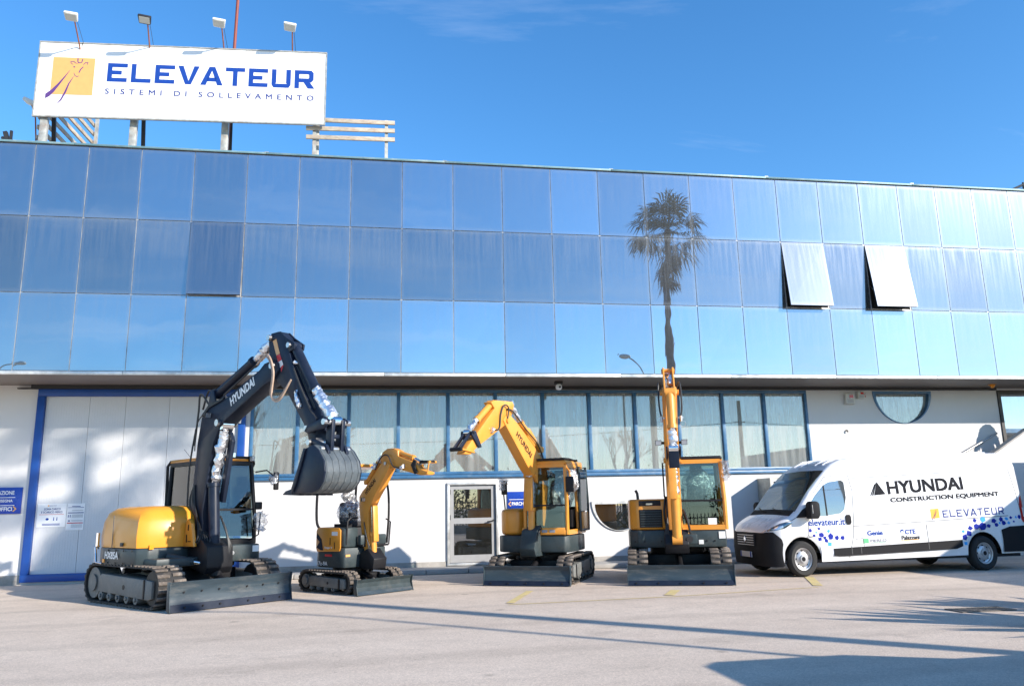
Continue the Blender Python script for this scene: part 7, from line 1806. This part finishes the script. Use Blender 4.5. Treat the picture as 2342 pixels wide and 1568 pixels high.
# street lamps
def street_lamp(loc, h, reach, label):
    rt = root("street_lamp", loc, label, "street lamp", "street lamps mirrored in the facade")
    b = B(); b.tube([(0, 0, 0), (0, 0, 1.2), (0, 0, 1.22), (0, 0, h - 1.3)], [0.10, 0.10, 0.075, 0.05], 10); b.tube(curve_pts([(0, 0, h - 1.4), (0, 0, h - 0.9), (reach * 0.3, 0, h - 0.35), (reach * 0.8, 0, h - 0.08)]), 0.035, 8); part("post", b, M['galv'], rt)
    b = B(); b.ball((reach, 0, h), 0.26, 12, 8, 0, (1.15, 0.7, 0.42)); part("lamp_head", b, M['lamp_grey'], rt)
    return rt
street_lamp((12.85, -0.35, 0), 8.75, -1.0, "curved street lamp mirrored beside the palm trunk")
street_lamp((-19.5, -6.0, 0), 9.2, 1.0, "street lamp mirrored at the far left of the facade")

# wooden pole with an overhead line
up_ = root("utility_pole", (23.2, -8.2, 0), "wooden utility pole mirrored in the ribbon window", "pole")
b = B(); b.tube([(0, 0, 0), (0, 0, 8.0)], [0.16, 0.12], 10); part("pole", b, M['bark'], up_)
b = B(); b.bar((-0.35, 0, 6.6), (0.35, 0, 6.6), 0.08, 0.08); part("crossarm", b, M['bark'], up_)
ol = root("overhead_line", (5, -8.2, 0), "thin overhead line mirrored across the ribbon window", "cable")
b = B(); b.tube([(23.2 - 46 * t / 24, -8.2, 6.6 - 3.0 * (t / 24) * (1 - t / 24) * 1.0 - 0.9 * t / 24) for t in range(25)], 0.02, 5); b.tube([(23.2 + 20 * t / 12, -8.2, 6.6 - 1.6 * (t / 12) * (1 - t / 12)) for t in range(13)], 0.02, 5); wpart("cable", b, M['hose'], ol)

# bare winter trees
def bare_tree(loc, h, label, seed, spread=0.55):
    rr = random.Random(seed); rt = root("bare_tree", loc, label, "tree", "bare trees behind the yard")
    b = B(); tw = B()
    def grow(p, d, L_, r, depth):
        if depth == 0 or r < 0.006: return
        q = p + d * L_ * 0.5 + Vector((rr.uniform(-1, 1), rr.uniform(-1, 1), rr.uniform(-0.3, 0.6))) * L_ * 0.06; e = p + d * L_
        (b if depth > 3 else tw).tube([p, q, e], [r, r * 0.85, r * 0.68], 7 if depth > 3 else 4, False)
        for k in range(rr.choice((2, 3, 3))):
            ax = Vector((rr.uniform(-1, 1), rr.uniform(-1, 1), rr.uniform(-0.2, 0.8))).normalized()
            nd = (d + ax * spread * rr.uniform(0.6, 1.3)).normalized()
            grow(e, nd, L_ * rr.uniform(0.62, 0.85), r * rr.uniform(0.52, 0.72), depth - 1)
    grow(Vector((0, 0, 0)), Vector((0, 0, 1)), h * 0.26, h * 0.022, 7)
    part("trunk", b, M['bark'], rt); o = part("twigs", tw, M['bark'], rt, smooth=False); o["kind"] = "stuff"
bare_tree((15.4, -9.5, 0), 7.6, "bare tree mirrored in the ribbon window beside the lamp post", 5)
bare_tree((-8.0, -10.0, 0), 9.5, "bare tree mirrored in the leftmost window pane", 9)
bare_tree((-4.6, -12.0, 0), 8.0, "bare tree mirrored behind the bucket", 21)

# leafy evergreens
def leafy(loc, r, h, label, seed, n_=2200):
    rr = random.Random(seed); rt = root("evergreen_tree", loc, label, "tree", "evergreens behind the yard")
    b = B(); b.tube([(0, 0, 0), (0.05, 0, h * 0.5), (0, 0, h * 0.85)], [0.14, 0.10, 0.03], 8); part("trunk", b, M['bark'], rt)
    b = B(); cl = [(Vector((rr.uniform(-1, 1), rr.uniform(-1, 1), 0)) * r * 0.7 + Vector((0, 0, h * rr.uniform(0.2, 0.95))), r * rr.uniform(0.25, 0.5)) for _ in range(26)]
    for k in range(n_):
        c, q = rr.choice(cl); p = c + Vector((rr.gauss(0, 1), rr.gauss(0, 1), rr.gauss(0, 0.8))) * q * 0.55
        a = Vector((rr.uniform(-1, 1), rr.uniform(-1, 1), rr.uniform(-1, 1))).normalized(); d = a.cross(Vector((rr.uniform(-1, 1), rr.uniform(-1, 1), rr.uniform(-1, 1)))).normalized(); w = rr.uniform(0.06, 0.14)
        if p.z > 0.1: b.add([p - a * w, p + d * w * 0.5, p + a * w, p - d * w * 0.5], [(0, 1, 2, 3)])
    o = part("crown", b, M['leaf'], rt, smooth=False); o["kind"] = "stuff"
for i, (x_, y_, r_, h_) in enumerate(((1.2, -9.0, 1.3, 4.0), (20.5, -13.0, 2.2, 5.2), (-12.0, -13.0, 2.5, 6.0), (9.5, -15.0, 2.0, 3.8), (4.6, -14.0, 2.4, 3.4))):
    leafy((x_, y_, 0), r_, h_, ["dark evergreen mirrored in the glazed door", "rounded evergreen mirrored right of the palm trunk", "large evergreen behind the left of the yard", "low evergreen between lamp post and glazed door reflection", "broad low evergreen behind the fence"][i], 40 + i)

# paling fence behind the camera
fe = root("paling_fence", (0, -6.5, 0), "dark steel paling fence mirrored in the glazed door", "fence")
b = B(); b.box(-24, 26, -6.62, -6.38, 0, 0.45); wpart("base_wall", b, M['concrete'], fe, smooth=False)
b = B(); b.box(-24, 26, -6.52, -6.48, 1.72, 1.77); b.box(-24, 26, -6.52, -6.48, 0.6, 0.65); wpart("rail", b, M['black_steel'], fe, smooth=False)
pb2 = B(); pb2.box(-0.022, 0.022, -0.02, 0.02, 0.45, 1.88); pb2.add([(-0.022, -0.02, 1.88), (0.022, -0.02, 1.88), (0.022, 0.02, 1.88), (-0.022, 0.02, 1.88), (0, 0, 1.98)], [(0, 1, 4), (1, 2, 4), (2, 3, 4), (3, 0, 4)])
pme = pb2.mesh("paling", smooth=False)
for k in range(280):
    o = link("paling", pme, M['black_steel'], fe); o.location = (-24 + k * 0.178, 0.03, 0)

# parked car beyond the right edge
cr_ = root("parked_car", (7.0, 3.85, 0), "grey car parked beyond the right edge, its shadow across the yard", "car", None, 0)
prof = [(-2.15, 0.30), (-2.2, 0.62), (-2.10, 0.90), (-1.95, 1.02), (-1.85, 1.78), (-1.6, 1.88), (0.7, 1.90), (0.98, 1.82), (1.45, 1.12), (1.9, 0.98), (2.15, 0.80), (2.2, 0.5), (2.15, 0.30)]
b = B(); vs_ = []; n = len(prof)
for x_, k in ((-0.90, 0.9), (-0.86, 1.0), (0.86, 1.0), (0.90, 0.9)):
    for p in prof:
        ti = 0.16 if p[1] > 1.1 else 0.0
        vs_.append(((x_ - math.copysign(ti, x_)), p[0] * (0.985 if k < 1 else 1), 0.3 + (p[1] - 0.3) * (0.97 if k < 1 else 1)))
b.add(vs_, [(j * n + i, j * n + (i + 1) % n, (j + 1) * n + (i + 1) % n, (j + 1) * n + i) for j in range(3) for i in range(n)] + [tuple(range(n))[::-1], tuple(3 * n + i for i in range(n))])
part("body", b, M['car_grey'], cr_, bevel=0.02)
for sx_ in (-1, 1):
    b = B(); b.add([(sx_ * 0.905, -1.75, 1.06), (sx_ * 0.905, 1.15, 1.08), (sx_ * 0.762, 0.75, 1.70), (sx_ * 0.762, -1.60, 1.70)] + [(sx_ * 0.885, -1.75, 1.06), (sx_ * 0.885, 1.15, 1.08), (sx_ * 0.742, 0.75, 1.70), (sx_ * 0.742, -1.60, 1.70)], [(0, 1, 2, 3), (7, 6, 5, 4), (0, 4, 5, 1), (1, 5, 6, 2), (2, 6, 7, 3), (3, 7, 4, 0)]); part("side_window", b, M['van_dark'], cr_, smooth=False)
    for yw in (-1.35, 1.35):
        b = B(); b.lathe([(0.2, 0), (0.30, 0.0), (0.33, 0.03), (0.33, 0.19), (0.2, 0.2)], (sx_ * 0.92, yw, 0.33), (-sx_, 0, 0), 26); wh = part("wheel", b, M['tyre'], cr_)
        b = B(); b.lathe([(0.20, -0.004), (0.17, 0.02), (0.05, 0.0), (0.0, 0.0)], (sx_ * 0.92, yw, 0.33), (-sx_, 0, 0), 20); part("rim", b, M['rim'], wh)
    b = B(); b.box(sx_ * 0.98 - 0.08, sx_ * 0.98 + 0.08, 0.62, 0.74, 1.02, 1.16); part("door_mirror", b, M['car_grey'], cr_, bevel=0.03)
    b = B(); b.box(sx_ * 0.70 - 0.14, sx_ * 0.70 + 0.14, 2.10, 2.19, 0.72, 0.82); part("headlight", b, M['clear_lens'], cr_, bevel=0.02)
b = B(); b.add([(-0.70, 1.03, 1.80), (0.70, 1.03, 1.80), (0.80, 1.46, 1.16), (-0.80, 1.46, 1.16)] + [(-0.70, 1.0, 1.77), (0.70, 1.0, 1.77), (0.80, 1.43, 1.13), (-0.80, 1.43, 1.13)], [(0, 1, 2, 3), (7, 6, 5, 4), (0, 4, 5, 1), (1, 5, 6, 2), (2, 6, 7, 3), (3, 7, 4, 0)]); part("windscreen", b, M['van_dark'], cr_, smooth=False)

# person on the stair landing whose shadow falls on the wall
def skinned(name, verts, edges, radii, mat, parent, sub=2, rootv=0):
    me = bpy.data.meshes.new(name); me.from_pydata(verts, edges, [])
    o = bpy.data.objects.new(name, me); col.objects.link(o)
    md = o.modifiers.new("skin", 'SKIN'); ms_ = o.modifiers.new("smooth", 'SUBSURF'); ms_.levels = ms_.render_levels = sub
    sv = me.skin_vertices[0].data if me.skin_vertices else None
    if sv is None:
        bm = bmesh.new(); bm.from_mesh(me); bm.verts.layers.skin.verify(); bm.to_mesh(me); bm.free(); sv = me.skin_vertices[0].data
    for i, r in enumerate(radii): sv[i].radius = (r, r) if not isinstance(r, tuple) else r; sv[i].use_root = (i == rootv)
    me.materials.append(mat); o.parent = parent
    return o
pe = root("person", (18.08, 19.30, LAND + 0.003), "person in dark clothes with long curly hair raising a hand, on the stair landing", "person", None, R(35))
V_ = [(0, 0, 0.92), (0, 0, 1.12), (0, -0.01, 1.32), (0, 0, 1.45), (0, -0.02, 1.54), (0, -0.03, 1.63),
      (0.10, 0, 0.86), (0.11, -0.01, 0.48), (0.11, 0.02, 0.08), (0.11, -0.14, 0.04), (-0.10, 0, 0.86), (-0.11, -0.01, 0.48), (-0.11, 0.02, 0.08), (-0.11, -0.14, 0.04),
      (0.18, 0, 1.38), (0.24, 0.0, 1.12), (0.25, -0.06, 0.88), (-0.18, 0, 1.38), (-0.27, -0.10, 1.16), (-0.20, -0.26, 1.38), (-0.15, -0.27, 1.48)]
E__ = [(0, 1), (1, 2), (2, 3), (3, 4), (4, 5), (0, 6), (6, 7), (7, 8), (8, 9), (0, 10), (10, 11), (11, 12), (12, 13), (2, 14), (14, 15), (15, 16), (2, 17), (17, 18), (18, 19), (19, 20)]
Rd = [0.15, 0.135, 0.15, 0.06, 0.07, 0.09, 0.10, 0.07, 0.05, 0.04, 0.10, 0.07, 0.05, 0.04, 0.075, 0.055, 0.04, 0.075, 0.055, 0.042, 0.035]
skinned("body", V_, E__, Rd, M['cloth'], pe)
b = B(); b.ball((0, -0.04, 1.585), 0.088, 14, 10, 0, (0.86, 1.0, 1.25)); b.ball((0, -0.135, 1.575), 0.016, 8, 6)
for k in range(5): b.tube([(-0.17 + k * 0.018, -0.28, 1.50), (-0.17 + k * 0.018, -0.29, 1.55), (-0.165 + k * 0.016, -0.26, 1.58 + 0.01 * (2 - abs(k - 2)))], 0.009, 6)
for k in range(5): b.tube([(0.235 + k * 0.008, -0.06, 0.83), (0.23 + k * 0.009, -0.08, 0.78), (0.235 + k * 0.007, -0.07, 0.74)], 0.008, 6)
part("skin", b, M['skin'], pe)
b = B()
for k in range(420):
    a = random.uniform(0, 6.283); t = random.random(); z = 1.72 - 0.50 * t
    rr_x = 0.11 + 0.09 * math.sin(min(t * 1.6, 1) * 1.57); c_ = Vector((rr_x * math.cos(a), 0.02 + rr_x * 0.8 * math.sin(a) + 0.02, z))
    if math.sin(a) < -0.35 and t > 0.18: continue
    P = [c_]; 
    for j in range(4): P.append(P[-1] + Vector((random.uniform(-0.025, 0.025), random.uniform(-0.025, 0.025), -0.03)))
    b.tube(P, 0.012, 4)
b.ball((0, 0.02, 1.64), 0.125, 12, 8, 0.08)
part("hair", b, M['hair'], pe)
